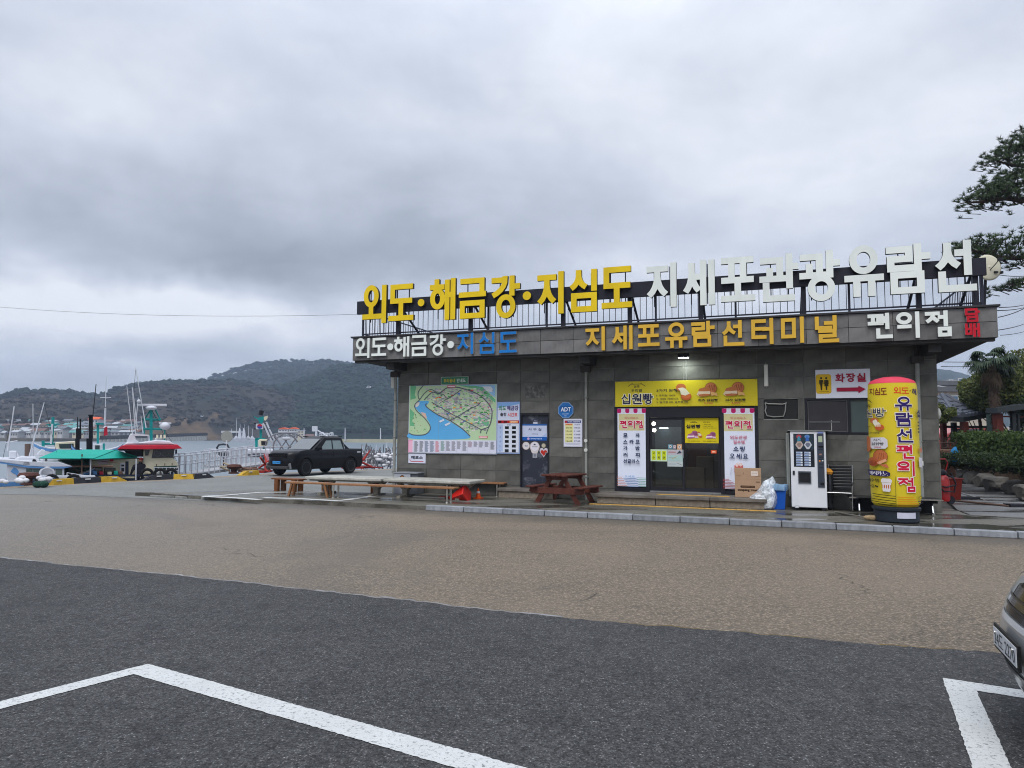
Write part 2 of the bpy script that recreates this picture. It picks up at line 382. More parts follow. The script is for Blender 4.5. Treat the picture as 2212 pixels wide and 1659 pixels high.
def mat_apron():
    m,n,k,b=newmat('brown_worn_asphalt'); p=gpos(n,k)
    v=n.new('ShaderNodeTexVoronoi'); v.inputs['Scale'].default_value=38; k.new(p,v.inputs['Vector'])
    stone=mr_(n,k,v.outputs['Distance'],.1,.5)
    sc=n.new('ShaderNodeSeparateColor'); k.new(v.outputs['Color'],sc.inputs[0])
    c=mx_(n,k,sc.outputs[0],(.205,.160,.108),(.52,.41,.295))
    c=mx_(n,k,ma_(n,k,'MULTIPLY',stone,.75),c,(.070,.057,.043))
    rough=nz(n,k,p,8.5,8,.85); c=mx_(n,k,mr_(n,k,rough,.46,.60,0,.85),c,(.070,.056,.043)); rg2=nz(n,k,p,26,4,.7); c=mx_(n,k,mr_(n,k,rg2,.52,.66,0,.6),c,(.56,.46,.34))
    big=nz(n,k,p,.25,5,.6); c=mx_(n,k,mr_(n,k,big,.35,.65,0,.45),c,(.27,.215,.155))
    pt_=nz(n,k,p,.17,5,.7,1.); c=mx_(n,k,mr_(n,k,pt_,.50,.60,0,.40),c,(.10,.085,.068)); blot=nz(n,k,p,1.1,6,.65); c=mx_(n,k,mr_(n,k,blot,.5,.75,0,.35),c,(.22,.18,.14))
    # grit washes out towards the quay: greyer on the left, in world coordinates
    sp=n.new('ShaderNodeSeparateXYZ'); k.new(p,sp.inputs[0])
    gl=mr_(n,k,ma_(n,k,'ADD',sp.outputs[0],ma_(n,k,'MULTIPLY',big,4.)),1.,-9.,0,.62); c=mx_(n,k,gl,c,(.205,.20,.19))
    cr=crack(n,k,p,.42,.010,.56); c=mx_(n,k,ma_(n,k,'MULTIPLY',cr,.7),c,(.05,.04,.032))
    # damp strip along the kerb (distance to the kerb line in the building's frame)
    dt=n.new('ShaderNodeVectorMath'); dt.operation='DOT_PRODUCT'; k.new(p,dt.inputs[0]); dt.inputs[1].default_value=(V[0],V[1],0)
    d0=LP[0]*V[0]+LP[1]*V[1]-3.45
    ed=ma_(n,k,'ADD',ma_(n,k,'SUBTRACT',dt.outputs['Value'],d0),ma_(n,k,'MULTIPLY',nz(n,k,p,.9,6,.65),1.6))
    wet=ma_(n,k,'MULTIPLY',mr_(n,k,ed,-.55,.45),.62); c=mx_(n,k,wet,c,(.070,.060,.045))
    k.new(c,b.inputs['Base Color'])
    r=mr_(n,k,wet,0,.6,.78,.42); k.new(r,b.inputs['Roughness'])
    h=ma_(n,k,'ADD',ma_(n,k,'MULTIPLY',stone,-.6),ma_(n,k,'MULTIPLY',rough,-2.2)); h=ma_(n,k,'SUBTRACT',h,ma_(n,k,'MULTIPLY',cr,2.))
    bp=n.new('ShaderNodeBump'); bp.inputs['Strength'].default_value=.9; bp.inputs['Distance'].default_value=.02; k.new(h,bp.inputs['Height']); k.new(bp.outputs[0],b.inputs['Normal'])
    return m
def mat_quay(name='grey_quay_asphalt',c0=(.115,.118,.112),c1=(.20,.205,.195),wetk=.0,rough=.75):
    m,n,k,b=newmat(name); p=gpos(n,k)
    v=n.new('ShaderNodeTexVoronoi'); v.inputs['Scale'].default_value=30; k.new(p,v.inputs['Vector'])
    sc=n.new('ShaderNodeSeparateColor'); k.new(v.outputs['Color'],sc.inputs[0])
    c=mx_(n,k,sc.outputs[0],c0,c1)
    c=mx_(n,k,mr_(n,k,nz(n,k,p,6,6,.7),.4,.7,0,.5),c,tuple(x*.75 for x in c0))
    c=mx_(n,k,mr_(n,k,nz(n,k,p,.5,6,.6),.4,.7,0,.5),c,tuple(x*1.05 for x in c1))
    w=None
    if wetk:
        mp=n.new('ShaderNodeMapping'); mp.inputs['Rotation'].default_value=(0,0,AN); mp.inputs['Scale'].default_value=(.35,1.3,1); k.new(p,mp.inputs[0])
        w=mr_(n,k,nz(n,k,mp.outputs[0],1.1,5,.55,.8),.47,.58); c=mx_(n,k,ma_(n,k,'MULTIPLY',w,wetk),c,tuple(x*.38 for x in c0))
        k.new(mr_(n,k,w,0,1,.6,.14),b.inputs['Roughness'])
    else: b.inputs['Roughness'].default_value=rough
    k.new(c,b.inputs['Base Color'])
    bp=n.new('ShaderNodeBump'); bp.inputs['Distance'].default_value=.01; bp.inputs['Strength'].default_value=.5
    hh=nz(n,k,p,25,5,.7)
    if w is not None: hh=ma_(n,k,'MULTIPLY',hh,mr_(n,k,w,0,1,1,.06))
    k.new(hh,bp.inputs['Height']); k.new(bp.outputs[0],b.inputs['Normal'])
    return m
MA=mat_asphalt(); MP=mat_apron(); MQ=mat_quay()
MPV=mat_quay('damp_pavement_concrete',(.095,.088,.070),(.165,.155,.130),.75)
MRR=mat_quay('wet_side_road',(.12,.12,.12),(.2,.2,.2),.8)
def sheet(name,pts,z,m,thick=0):
    bm=bmesh.new(); vs=[bm.verts.new((x,y,z)) for x,y in pts]; f=bm.faces.new(vs)
    if thick:
        r=bmesh.ops.extrude_face_region(bm,geom=[f]); bmesh.ops.translate(bm,verts=[v for v in r['geom'] if isinstance(v,bmesh.types.BMVert)],vec=(0,0,-thick))
    bmesh.ops.triangulate(bm,faces=bm.faces); bmesh.ops.recalc_face_normals(bm,faces=bm.faces)
    if not thick:
        for q in bm.faces:
            if q.normal.z<0: q.normal_flip()
    me=bpy.data.meshes.new(name); bm.to_mesh(me); bm.free(); me.materials.append(m)
    o=bpy.data.objects.new(name,me); COL.objects.link(o); return tag(o,kind='structure')
QE=[(-60,-22),(-30,8.8),(-21.5,18.3),(-17.4,23.4),(-16.0,25.9),(-14.3,27.8),(-12.6,31.0),(-11.2,33.6),(-6.3,38.9),(-1.,44.5),(8,60),(30,130),(150,420),(1250,700)]
gr=sheet('ground',QE+[(1250,-80),(-60,-80)],0,MP,3.2)
# a strip of paler concrete along the quay's edge
def off(pts,d):
    out=[]
    for i,p in enumerate(pts):
        a=Vector(pts[max(i-1,0)]); c=Vector(pts[min(i+1,len(pts)-1)]); t=(c-a).normalized(); out.append((p[0]+t.y*d,p[1]-t.x*d))
    return out
q=QE[:11]; cop=sheet('quay_coping',q+off(q,.75)[::-1],.006,M('coping_concrete',(.26,.215,.165),.8,var=.25,vs=1.5,bump=.5,bs=20,dirt=.3))
ga=[G('C7',-700,200),G('C7',0,335),G('C7',800,345),G('C7',1500,375),G('C7',2212,400),G('C1',700,440),G('C1',1000,425)]
sheet('quay_pavement',off(QE[2:10],.75)+[(6,44),tuple(BW(0.1,.2)[:2]),tuple(BW(-1.2,-2.6)[:2])]+ga[::-1],.004,MQ)
ed=[G('F0',x,y) for x,y in ((-150,1196),(0,1207),(160,1225),(330,1241),(520,1261),(700,1281),(900,1303),(1100,1327),(1380,1353),(1640,1373),(1900,1398),(2140,1413),(2212,1420))]
ed2=[]
for a,b in zip(ed,ed[1:]):
    for i in range(14):
        t=i/14; ed2.append((a[0]+(b[0]-a[0])*t+random.uniform(-.015,.015),a[1]+(b[1]-a[1])*t+random.uniform(-.022,.022)+.03*mnoise.noise(Vector((t*3+a[0]*2,0,0)))))
sheet('parking_asphalt',[(-40,-3),(-30,7.2),(-21.5,14.6)]+ed2+[(8,4.9),(60,-14),(60,-60),(-40,-60)],.018,MA,.03)
for s0_,s1_ in ((1.0,1.9),(2.1,2.75),(3.2,3.9)):
    ms_=[q for q in ed2 if s0_<q[0]<s1_]; mw_=[.005+.05*abs(mnoise.noise(Vector((q[0]*6,1,0)))) for q in ms_]
    sheet('moss_strip',[(x+.3*w,y+w) for (x,y),w in zip(ms_,mw_)]+[(x,y-.003) for x,y in ms_[::-1]],.0205,M('seam_moss',(.15,.105,.03),.95,var=.5,vs=12,bump=1.,bs=60))
sl_=[q for q in ed2 if q[0]<0.6]; w_s=[.012+.04*random.random() for q in sl_]
sheet('asphalt_edge_seal',[(x+.25*w,y+w) for (x,y),w in zip(sl_,w_s)]+[(x,y-.004) for x,y in sl_[::-1]],.021,M('edge_seal',(.20,.20,.205),.8,var=.5,vs=3))
mp_,n_,k_,b_=newmat('worn_white_line'); p_=gpos(n_,k_)
v_=n_.new('ShaderNodeTexVoronoi'); v_.inputs['Scale'].default_value=70; k_.new(p_,v_.inputs['Vector'])
c_=mx_(n_,k_,mr_(n_,k_,nz(n_,k_,p_,38,5,.75),.54,.64),(.52,.53,.52),(.15,.15,.15)); c_=mx_(n_,k_,mr_(n_,k_,nz(n_,k_,p_,2.5,5),.4,.7,0,.4),c_,(.42,.42,.41)); k_.new(c_,b_.inputs['Base Color']); b_.inputs['Roughness'].default_value=.6
q_=n_.new('ShaderNodeBump'); q_.inputs['Distance'].default_value=.004; q_.inputs['Strength'].default_value=.7; k_.new(v_.outputs['Distance'],q_.inputs['Height']); k_.new(q_.outputs[0],b_.inputs['Normal'])
WL=mp_
d1=Vector((2.84,-1.62)).normalized(); d2=Vector((-.60,-.80)).normalized(); d3=Vector((-.44,-.9)).normalized()
def ragged(pts,st=.03,j=.006):
    out=[]
    for i in range(len(pts)):
        a,b=Vector(pts[i]),Vector(pts[(i+1)%len(pts)]); d=b-a; m_=max(1,int(d.length/st)); nn_=Vector((-d.y,d.x)).normalized()
        for k_ in range(m_): q=a+d*(k_/m_); out.append(tuple(q+nn_*j*mnoise.noise(Vector((q.x*28,q.y*28,i)))*1.6))
    return out
def lpoly(oa,ia,da,db,la,lb):
    oa,ia=Vector(oa),Vector(ia); return ragged([tuple(oa),tuple(oa+da*la),tuple(ia+da*la),tuple(ia),tuple(ia+db*lb),tuple(oa+db*lb)])
sheet('bay_line',lpoly((-2.855,5.62),(-2.84,5.385),d1,d2,7.5,4.5),.022,WL)
sheet('bay_line',lpoly((3.28,5.415),(3.36,5.15),d1,Vector((-.45,-.893)).normalized(),5,4),.022,WL)
# pavement in front of the building: slab, kerb stones, ragged left end
pv=[(-6.9,-3.3)]+[(u,-3.42+random.uniform(-.03,.03)) for u in np.arange(-5,2.8,.28)]+[(2.8,-3.33),(18.5,-3.33),(18.5,-.9),(15.0,-.2),(15.0,1.2),(-.3,1.0),(-.3,-.4),(-3.9,-1.0)]
PVZ=.10
def shB(name,pts,z,m,th=0): return sheet(name,[tuple(BW(u,y)[:2]) for u,y in pts],z,m,th)
pav=shB('pavement',pv,PVZ,MPV,.12)
sr=shB('side_road',[(15.1,-3.2),(60,-3.2),(90,60),(24,60),(15.1,1.2)],.085,MRR,.05)
MK=M('kerb_granite',(.27,.285,.31),.65,var=.18,vs=9,bump=.5,bs=60,dirt=.35,rnd=.14)
kerb=tag(thingB('kerb','grey granite kerb stones along the front of the pavement','kerb',0,0,0),kind='structure'); del kerb['category']
u=2.8; i=0
while u<30:
    w=1.02; yy=-3.42-max(0,(u-14))*.0+(-.03 if 9<u<10.2 else 0)+random.uniform(-.008,.008)
    MB().mat(MK).box(0,w-.018,-.09,.09,0,.125+random.uniform(-.004,.004)).build('kerb_stone',kerb,loc=(u,yy,0),bevel=.014,rot=(0,0,random.uniform(-.006,.006))); u+=w
for k_i in range(3):
    MB().mat(M('kerb_buried',(.2,.2,.19),.8,var=.3,vs=6,bump=.5)).box(0,.9,-.07,.07,0,.06).build('kerb_stone',kerb,loc=(-6.2+k_i*.95,-3.36-.0*k_i,0),bevel=.012,rot=(0,0,.03))
# white bay painted on the slab's left end
def wl(name,pts,z,w=.22):
    P_=[Vector(p) for p in pts]; Lf=[];Rt=[]
    for i,p in enumerate(P_):
        d=(P_[min(i+1,len(P_)-1)]-P_[max(i-1,0)]).normalized(); nn_=Vector((-d.y,d.x))*w/2; Lf.append(tuple(p+nn_)); Rt.append(tuple(p-nn_))
    return sheet(name,Lf+Rt[::-1],z,WL)
wl('slab_line',[G('C1',x,y,PVZ) for x,y in ((400,372),(640,362),(1030,330),(1400,326),(1700,326))],.106)
wl('slab_line',[G('C1',x,y,PVZ) for x,y in ((420,374),(800,392),(1035,409))],.107,.24)
wl('slab_line',[G('C1',x,y,PVZ) for x,y in ((1075,388),(1480,400),(1880,423),(2000,408),(2212,378),(2320,366))],.108,.24)
# ---------------------------------------------------------------- water
m,n,k,b=newmat('harbour_water'); p=gpos(n,k)
b.inputs['Base Color'].default_value=(.15,.19,.215,1); b.inputs['Roughness'].default_value=.28; b.inputs['IOR'].default_value=1.33; b.inputs['Specular IOR Level'].default_value=.6
mpp=n.new('ShaderNodeMapping'); mpp.inputs['Scale'].default_value=(1,1.6,1); k.new(p,mpp.inputs[0])
h=ma_(n,k,'ADD',nz(n,k,mpp.outputs[0],1.4,6,.6),ma_(n,k,'MULTIPLY',nz(n,k,mpp.outputs[0],.12,4,.5),2.))
bp=n.new('ShaderNodeBump'); bp.inputs['Distance'].default_value=.12; bp.inputs['Strength'].default_value=.35; k.new(h,bp.inputs['Height']); k.new(bp.outputs[0],b.inputs['Normal'])
WZ=-1.6
sheet('water',[(-1290,-90),(1290,-90),(1290,1290),(-1290,1290)],WZ,m)

# ================================================================ TERMINAL BUILDING
MT=M('grey_granite_tile',(.122,.120,.108),.55,var=.34,vs=2.2,bump=.3,bs=70,dirt=.38,rnd=.22)
MTF=M('grey_granite_fascia',(.150,.147,.145),.55,var=.28,vs=2.2,bump=.25,bs=70,dirt=.38,rnd=.22)
MJ=M('mortar_joint',(.27,.27,.25),.85,var=.3,vs=5)
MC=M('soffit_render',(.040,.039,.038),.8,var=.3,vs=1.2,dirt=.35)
MDK=M('dark_frame_metal',(.020,.020,.026),.4,var=.1)
BL=thingB('terminal_building','single storey ferry terminal clad in dark grey stone tiles with a deep flat overhanging roof','building')
DEP=7.6
ops=[(4.02,4.89,.36,2.50),(6.77,10.50,.36,2.66),(10.64,11.46,2.31,2.82),(11.61,14.05,1.92,2.83)]   # openings u0,u1,z0,z1
mb=MB().mat(MJ)
def split(rs,o):
    out=[]
    for a,b,c,d in rs:
        if o[1]<=a or o[0]>=b or o[3]<=c or o[2]>=d: out.append((a,b,c,d)); continue
        if o[0]>a: out.append((a,o[0],c,d))
        if o[1]<b: out.append((o[1],b,c,d))
        x0,x1=max(a,o[0]),min(b,o[1])
        if o[2]>c: out.append((x0,x1,c,o[2]))
        if o[3]<d: out.append((x0,x1,o[3],d))
    return out
rs=[(0,LW,0,ZB)]
for o in ops: rs=split(rs,o)
for a,b,c,d in rs: mb.box(a,b,.024,.25,c,d)
mb.box(0,.22,.25,DEP,0,ZB).box(LW-.22,LW,.25,DEP,0,ZB).box(.22,LW-.22,DEP-.2,DEP,0,ZB)
mb.build('wall',BL)
us=[0,1.03,2.15,3.27,4.02,4.89,5.85,6.77,7.72,8.64,9.57,10.50,11.60,12.57,13.50,LW]
zs=[PVZ,.42,.83,1.26,1.79,2.30,2.84,3.38,3.73,ZB]
def tile(rect,y0,y1,m,name='wall_tile',par=BL,g=.006):
    a,b,c,d=rect
    if b-a<.04 or d-c<.04: return
    MB().mat(m).box(g,b-a-g,0,y1-y0,g,d-c-g).build(name,par,loc=(a,y0,c))
for i in range(len(us)-1):
    for j in range(len(zs)-1):
        rr=[(us[i],us[i+1],zs[j],zs[j+1])]
        for o in ops: rr=split(rr,o)
        for r_ in rr: tile(r_,0+random.uniform(0,.004),.024,MT)
for j in range(len(zs)-1):        # return sides
    for yy in np.arange(.03,DEP,1.1):
        for sx_ in (0,1):
            MB().mat(MT).box(-.02 if not sx_ else 0,0 if not sx_ else .02,.006,min(1.1,DEP-yy)-.006,.006,zs[j+1]-zs[j]-.006).build('wall_tile',BL,loc=(0 if not sx_ else LW,yy,zs[j]))
# roof slab with fascia tiles
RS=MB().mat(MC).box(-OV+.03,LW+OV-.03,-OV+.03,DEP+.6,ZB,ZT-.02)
RS.build('roof_slab',BL)
fu=[-OV,-.1,.85,1.78,2.7,3.75,4.95,5.87,6.76,7.73,8.75,9.6,10.55,11.64,12.56,13.49,14.5,LW+OV]
for i in range(len(fu)-1):
    for z0,z1 in ((ZB,4.43),(4.43,ZT-.04)): tile((fu[i],fu[i+1],z0,z1),-OV+random.uniform(0,.003),-OV+.03,MTF,'fascia_tile')
for k_i in range(8):
    for z0,z1 in ((ZB,4.43),(4.43,ZT-.04)):
        y0=-OV+.04+k_i*1.12
        for s_ in (0,1): MB().mat(MTF).box(0,.03,.006,1.108,.006,z1-z0-.006).build('fascia_tile',BL,loc=(-OV if not s_ else LW+OV-.03,y0,z0))
B1_(-OV-.05,LW+OV+.05,-OV-.05,DEP+.65,ZT-.036,ZT+.012,M('parapet_cap_metal',(.035,.035,.038),.5)).build('parapet_cap',BL,bevel=.006)
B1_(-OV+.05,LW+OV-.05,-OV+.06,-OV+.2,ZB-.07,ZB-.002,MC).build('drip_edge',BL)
# soffit beams
for uu in (.02,6.0,LW-.30):
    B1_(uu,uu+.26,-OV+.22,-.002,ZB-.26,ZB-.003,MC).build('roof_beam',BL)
B1_(.3,LW-.3,-.52,-.46,ZB-.05,ZB-.003,M('soffit_trim',(.12,.12,.11),.7)).build('soffit_trim',BL)
# office door
DM,n,k,b=newmat('navy_steel_door'); tcx=n.new('ShaderNodeTexCoord'); b.inputs['Roughness'].default_value=.45; b.inputs['Specular IOR Level'].default_value=.3
sm_=nz(n,k,tcx.outputs['Object'],2.6,6,.62,.5); k.new(mx_(n,k,mr_(n,k,sm_,.53,.70,0,.9),(.026,.030,.044),(.19,.20,.24)),b.inputs['Base Color'])
PM,n,k,b=newmat('chipped_patch'); tcx=n.new('ShaderNodeTexCoord'); b.inputs['Roughness'].default_value=.8
sm_=nz(n,k,tcx.outputs['Object'],9,6,.7,.3); k.new(mx_(n,k,mr_(n,k,sm_,.45,.6),(.06,.06,.055),(.17,.17,.16)),b.inputs['Base Color'])
r_p=FA('A4',190,330)+FA('A4',400,460); B1_(r_p[0],r_p[2],-.004,-.001,r_p[3],r_p[1],PM).build('chipped_patch',BL)
door=thing('_','',''); bpy.data.objects.remove(door)
B1_(4.03,4.88,.05,.09,.37,2.44,DM).build('door',BL)
fr=MB().mat(MDK).box(4.02,4.06,-.01,.11,.36,2.50).box(4.85,4.89,-.01,.11,.36,2.50).box(4.06,4.85,-.01,.11,2.44,2.50); fr.build('door_frame',BL)
MB().mat(M('steel','#9a9a9a',.3,1.)).cyl((4.80,.05,1.35),(4.80,-.01,1.35),.02).ball((4.80,-.02,1.35),.028).build('door_handle',BL)
# scuffed patches of old paint on the door
mb=Print(4.06,.40,4.85,2.44,.047)
# office step
MS=M('rough_granite_step',(.23,.195,.155),.85,var=.25,vs=14,bump=1.,bs=25,dirt=.25,rnd=.06); MS2=M('step_slab',(.15,.135,.12),.55,var=.3,vs=3,dirt=.4)
st=[]
MB().mat(MS).box(3.55,5.15,-.50,-.01,PVZ,.29).build('step_block',BL,bevel=.012)
MB().mat(MS2).box(3.5,5.2,-.55,-.005,.292,.37).build('step_slab',BL,bevel=.008)
# shop step (three rough blocks under a slab)
for a,b in ((6.50,8.02),(8.02,9.35),(9.35,10.62)):
    MB().mat(MS).box(a+.008,b-.008,-1.02,-.01,PVZ,.275).build('step_block',BL,bevel=.014)
for a,b in ((6.42,8.02),(8.02,9.35),(9.35,10.68)):
    MB().mat(MS2).box(a+.004,b-.004,-1.08,-.005,.278,.355).build('step_slab',BL,bevel=.008)
MY=M('tactile_yellow',(.62,.36,.09),.7,var=.2,vs=6,bump=.8,bs=90)
u=6.38
while u<10.62:
    MB().mat(MY).box(u+.004,u+.296,-1.36,-1.22,PVZ+.002,PVZ+.013).build('tactile_tile',BL); u+=.3
u=8.0
while u<9.6:
    MB().mat(MY).box(u+.003,u+.297,-.72,-.60,.357,.366).build('tactile_tile',BL); u+=.3
# shop front
SF=MB().mat(MDK)
for a,b in ((6.77,6.86),(7.62,7.72),(9.56,9.66),(10.41,10.50)): SF.box(a,b,-.02,.14,.36,2.66)
SF.box(6.86,7.62,.0,.12,.36,.46).box(9.66,10.41,.0,.12,.36,.46).box(6.86,7.62,.0,.12,2.56,2.66).box(9.66,10.41,.0,.12,2.56,2.66).box(7.72,9.56,-.01,.12,2.36,2.66)
SF.build('shop_frame',BL,bevel=.004)
B1_(6.86,7.62,.03,.06,.46,2.56,MDK).build('shop_panel',BL); B1_(9.66,10.41,.03,.06,.46,2.56,MDK).build('shop_panel',BL)
m,n,k,b=newmat('shop_glass')
n.remove(b); tr=n.new('ShaderNodeBsdfTransparent'); tr.inputs[0].default_value=(.72,.74,.74,1); gl=n.new('ShaderNodeBsdfGlossy'); gl.inputs['Roughness'].default_value=.03; gl.inputs[0].default_value=(1,1,1,1)
fz=n.new('ShaderNodeFresnel'); fz.inputs[0].default_value=1.5; ms=n.new('ShaderNodeMixShader'); k.new(fz.outputs[0],ms.inputs[0]); k.new(tr.outputs[0],ms.inputs[1]); k.new(gl.outputs[0],ms.inputs[2]); k.new(ms.outputs[0],n['Material Output'].inputs[0]); GLS=m
def leaf(u0,u1,y,nm):
    f=MB().mat(MDK); z0,z1=.40,2.35
    f.box(u0,u0+.05,y,y+.04,z0,z1).box(u1-.05,u1,y,y+.04,z0,z1).box(u0+.05,u1-.05,y,y+.04,z0,z0+.10).box(u0+.05,u1-.05,y,y+.04,z1-.06,z1)
    o=f.build(nm,BL); B1_(u0+.05,u1-.05,y+.015,y+.023,z0+.10,z1-.06,GLS).build('glass_pane',o); return o
leaf(7.73,8.64,.03,'sliding_door'); dl=leaf(8.56,9.55,.075,'sliding_door')
B1_(7.72,9.56,.0,.13,.36,.398,M('door_track',(.35,.35,.35),.35,.8)).build('door_track',BL)
MB().mat(M('steel')).box(8.60,8.625,.0,.03,1.28,1.50).build('door_handle',BL)
# interior
IN=MB().mat(M('shop_wall',(.11,.115,.11),.8)).box(6.0,12.0,4.2,4.25,.3,3.2).box(5.6,5.65,.3,4.2,.3,3.2).box(11.7,11.75,.3,4.2,.3,3.2)
IN.mat(M('shop_ceiling',(.12,.12,.12),.8)).box(5.6,12,.26,4.25,3.0,3.05).mat(M('shop_floor',(.09,.085,.08),.25)).box(5.6,12,.14,4.25,.30,.355)
IN.build('shop_interior',BL)
dsp=MB().mat(M('wood_brown',(.16,.05,.02),.5)).box(8.2,8.9,4.0,4.19,.36,2.35)
dsp.build('inner_door',BL)
B1_(8.6,9.1,.5,1.0,.36,1.0,M('carton',(.27,.20,.13),.8,var=.15)).build('carton',BL)
B1_(8.85,9.3,1.0,1.5,.36,1.3,M('carton')).build('carton',BL)
B1_(7.4,8.3,3.2,4.0,.36,2.15,M('fridge_white',(.22,.26,.28),.4)).build('drinks_fridge',BL)
B1_(8.95,9.7,2.2,3.6,.36,1.15,M('counter_grey',(.16,.15,.14),.6)).build('counter',BL)
# ================================================================ LETTERING ON FASCIA AND ROOF
def bx(a,b,c,d): return [('H',a,b,c),('H',a,b,d),('V',a,c,d),('V',b,c,d)]
GL={
'외':[('O',.05,.6,.48,1),('V',.33,.13,.46),('H',0,.8,.13),('V',1,0,.98)],
'도':[('H',.08,.95,1),('V',.08,.55,1),('H',.08,.93,.55),('V',.5,0,.55),('H',0,1,0)],
'해':[('V',.22,.88,1),('H',0,.47,.85),('O',.02,.5,.30,.75),('V',.72,0,.97),('V',1,0,1),('H',.72,1,.62)],
'금':[('H',.06,.93,1),('V',.93,.61,1),('H',0,1,.61)]+bx(.05,.95,0,.36),
'강':[('H',.05,.48,.97),('C',(.5,1.0),(.52,.72),(0,.55)),('V',.78,.6,1),('H',.78,1,.78),('O',.25,.82,0,.50)],
'지':[('H',.03,.66,.93),('C',(.35,.93),(.40,.45),(0,.24)),('C',(.35,.93),(.30,.45),(.70,.26)),('V',1,0,1)],
'심':[('C',(.32,1.),(.36,.72),(0,.58)),('C',(.32,1.),(.30,.72),(.64,.60)),('V',.98,.56,1)]+bx(.12,.98,0,.37),
'세':[('C',(.24,.95),(.28,.5),(0,.28)),('C',(.24,.95),(.22,.5),(.52,.30)),('H',.45,.68,.66),('V',.68,0,1),('V',1,0,1)],
'포':[('H',.02,.96,1),('H',.02,.96,.48),('V',.28,.48,1),('V',.70,.48,1),('V',.5,0,.48),('H',0,1,0)],
'관':[('H',.03,.53,.93),('V',.53,.5,.93),('V',.22,.5,.68),('H',0,.8,.48),('V',.82,.3,1),('H',.82,1,.76),('V',.1,0,.32),('H',.1,.87,0)],
'광':[('H',.03,.50,.94),('V',.5,.53,.94),('V',.2,.53,.72),('H',0,.8,.52),('V',.8,.52,1),('H',.8,1,.78),('O',.24,.84,0,.45)],
'유':[('O',.17,.83,.50,1),('H',0,1,.34),('V',.27,0,.34),('V',.73,0,.34)],
'람':[('H',0,.52,.96),('V',.52,.74,.96),('H',.02,.52,.74),('V',.02,.52,.74),('H',.02,.66,.52),('V',.76,.5,1),('H',.76,1,.78)]+bx(.1,.82,0,.36),
'선':[('C',(.30,.97),(.34,.65),(0,.48)),('C',(.30,.97),(.26,.65),(.62,.50)),('H',.62,.88,.80),('V',.88,.36,1),('V',.12,0,.32),('H',.12,1,0)],
'터':[('H',0,.6,.96),('H',0,.6,.62),('H',0,.62,.25),('V',0,.25,.96),('H',.6,1,.60),('V',1,0,1)],
'미':bx(0,.58,.22,.96)+[('V',1,0,1)],
'널':[('V',0,.58,.97),('H',0,.66,.56),('H',.46,.9,.76),('V',.9,.53,1),('H',.16,.88,.42),('V',.88,.21,.42),('H',.18,.88,.21),('V',.18,0,.21),('H',.18,1,0)],
'편':[('H',0,.58,.96),('H',0,.58,.62),('V',.16,.62,.96),('V',.42,.62,.96),('H',.55,.85,.86),('H',.55,.85,.70),('V',.85,.42,1),('V',.40,0,.30),('H',.40,1,0)],
'의':[('O',0,.62,.62,1),('H',.05,.58,.44),('V',1,0,1)],
'점':[('H',.03,.5,.97),('C',(.28,.92),(.32,.78),(0,.60)),('C',(.28,.82),(.36,.72),(.52,.60)),('H',.60,.85,.80),('V',.85,.46,1)]+bx(.58,1,0,.27),
'담':[('H',0,.62,1),('V',0,.6,1),('H',0,.62,.6),('V',.82,.52,1),('H',.82,1,.78)]+bx(.12,.85,0,.34),
'배':[('V',0,.2,1),('V',.38,.2,1),('H',0,.38,.62),('H',0,.38,.2),('V',.66,0,1),('V',1,0,1),('H',.66,1,.6)],
'·':[],
}
GL.update({
'화':[('V',.28,.90,1),('H',.04,.54,.84),('O',.10,.48,.46,.72),('V',.29,.20,.44),('H',0,.64,.19),('V',.80,0,1),('H',.80,1,.50)],
'장':[('H',.03,.56,.97),('C',(.30,.96),(.34,.74),(0,.55)),('C',(.28,.86),(.34,.70),(.60,.57)),('V',.80,.50,1),('H',.80,1,.76),('O',.20,.80,0,.36)],
'실':[('C',(.30,.97),(.32,.76),(0,.57)),('C',(.30,.95),(.28,.74),(.62,.59)),('V',.88,.54,1),('H',.12,.88,.42),('V',.88,.21,.42),('H',.14,.88,.21),('V',.14,0,.21),('H',.14,.98,0)],
'십':[('C',(.32,.97),(.34,.74),(0,.55)),('C',(.32,.95),(.30,.74),(.66,.57)),('V',.92,.50,1),('V',.22,0,.40),('V',.92,0,.40),('H',.22,.92,.20),('H',.22,.92,0)],
'원':[('O',.08,.60,.72,1),('H',0,.72,.54),('V',.36,.36,.54),('H',.58,.92,.38),('V',.92,.24,1),('V',.14,0,.26),('H',.14,1,0)],
'빵':[('V',0,.50,1),('V',.20,.50,1),('H',0,.20,.76),('H',0,.20,.50),('V',.38,.50,1),('V',.58,.50,1),('H',.38,.58,.76),('H',.38,.58,.50),('V',.82,.45,1),('H',.82,1,.72),('O',.25,.82,0,.34)],
'쇼':[('C',(.5,.98),(.46,.75),(.1,.58)),('C',(.5,.98),(.54,.75),(.9,.58)),('V',.33,.2,.42),('V',.67,.2,.42),('H',0,1,.17)],
'오':[('O',.2,.8,.48,1),('V',.5,.1,.48),('H',0,1,.08)],'요':[('O',.2,.8,.52,1),('V',.34,.1,.46),('V',.66,.1,.46),('H',0,1,.08)],
'핑':[('H',.02,.62,.96),('H',.02,.62,.58),('V',.20,.58,.96),('V',.46,.58,.96),('V',.92,.46,1),('O',.25,.82,0,.36)],
})
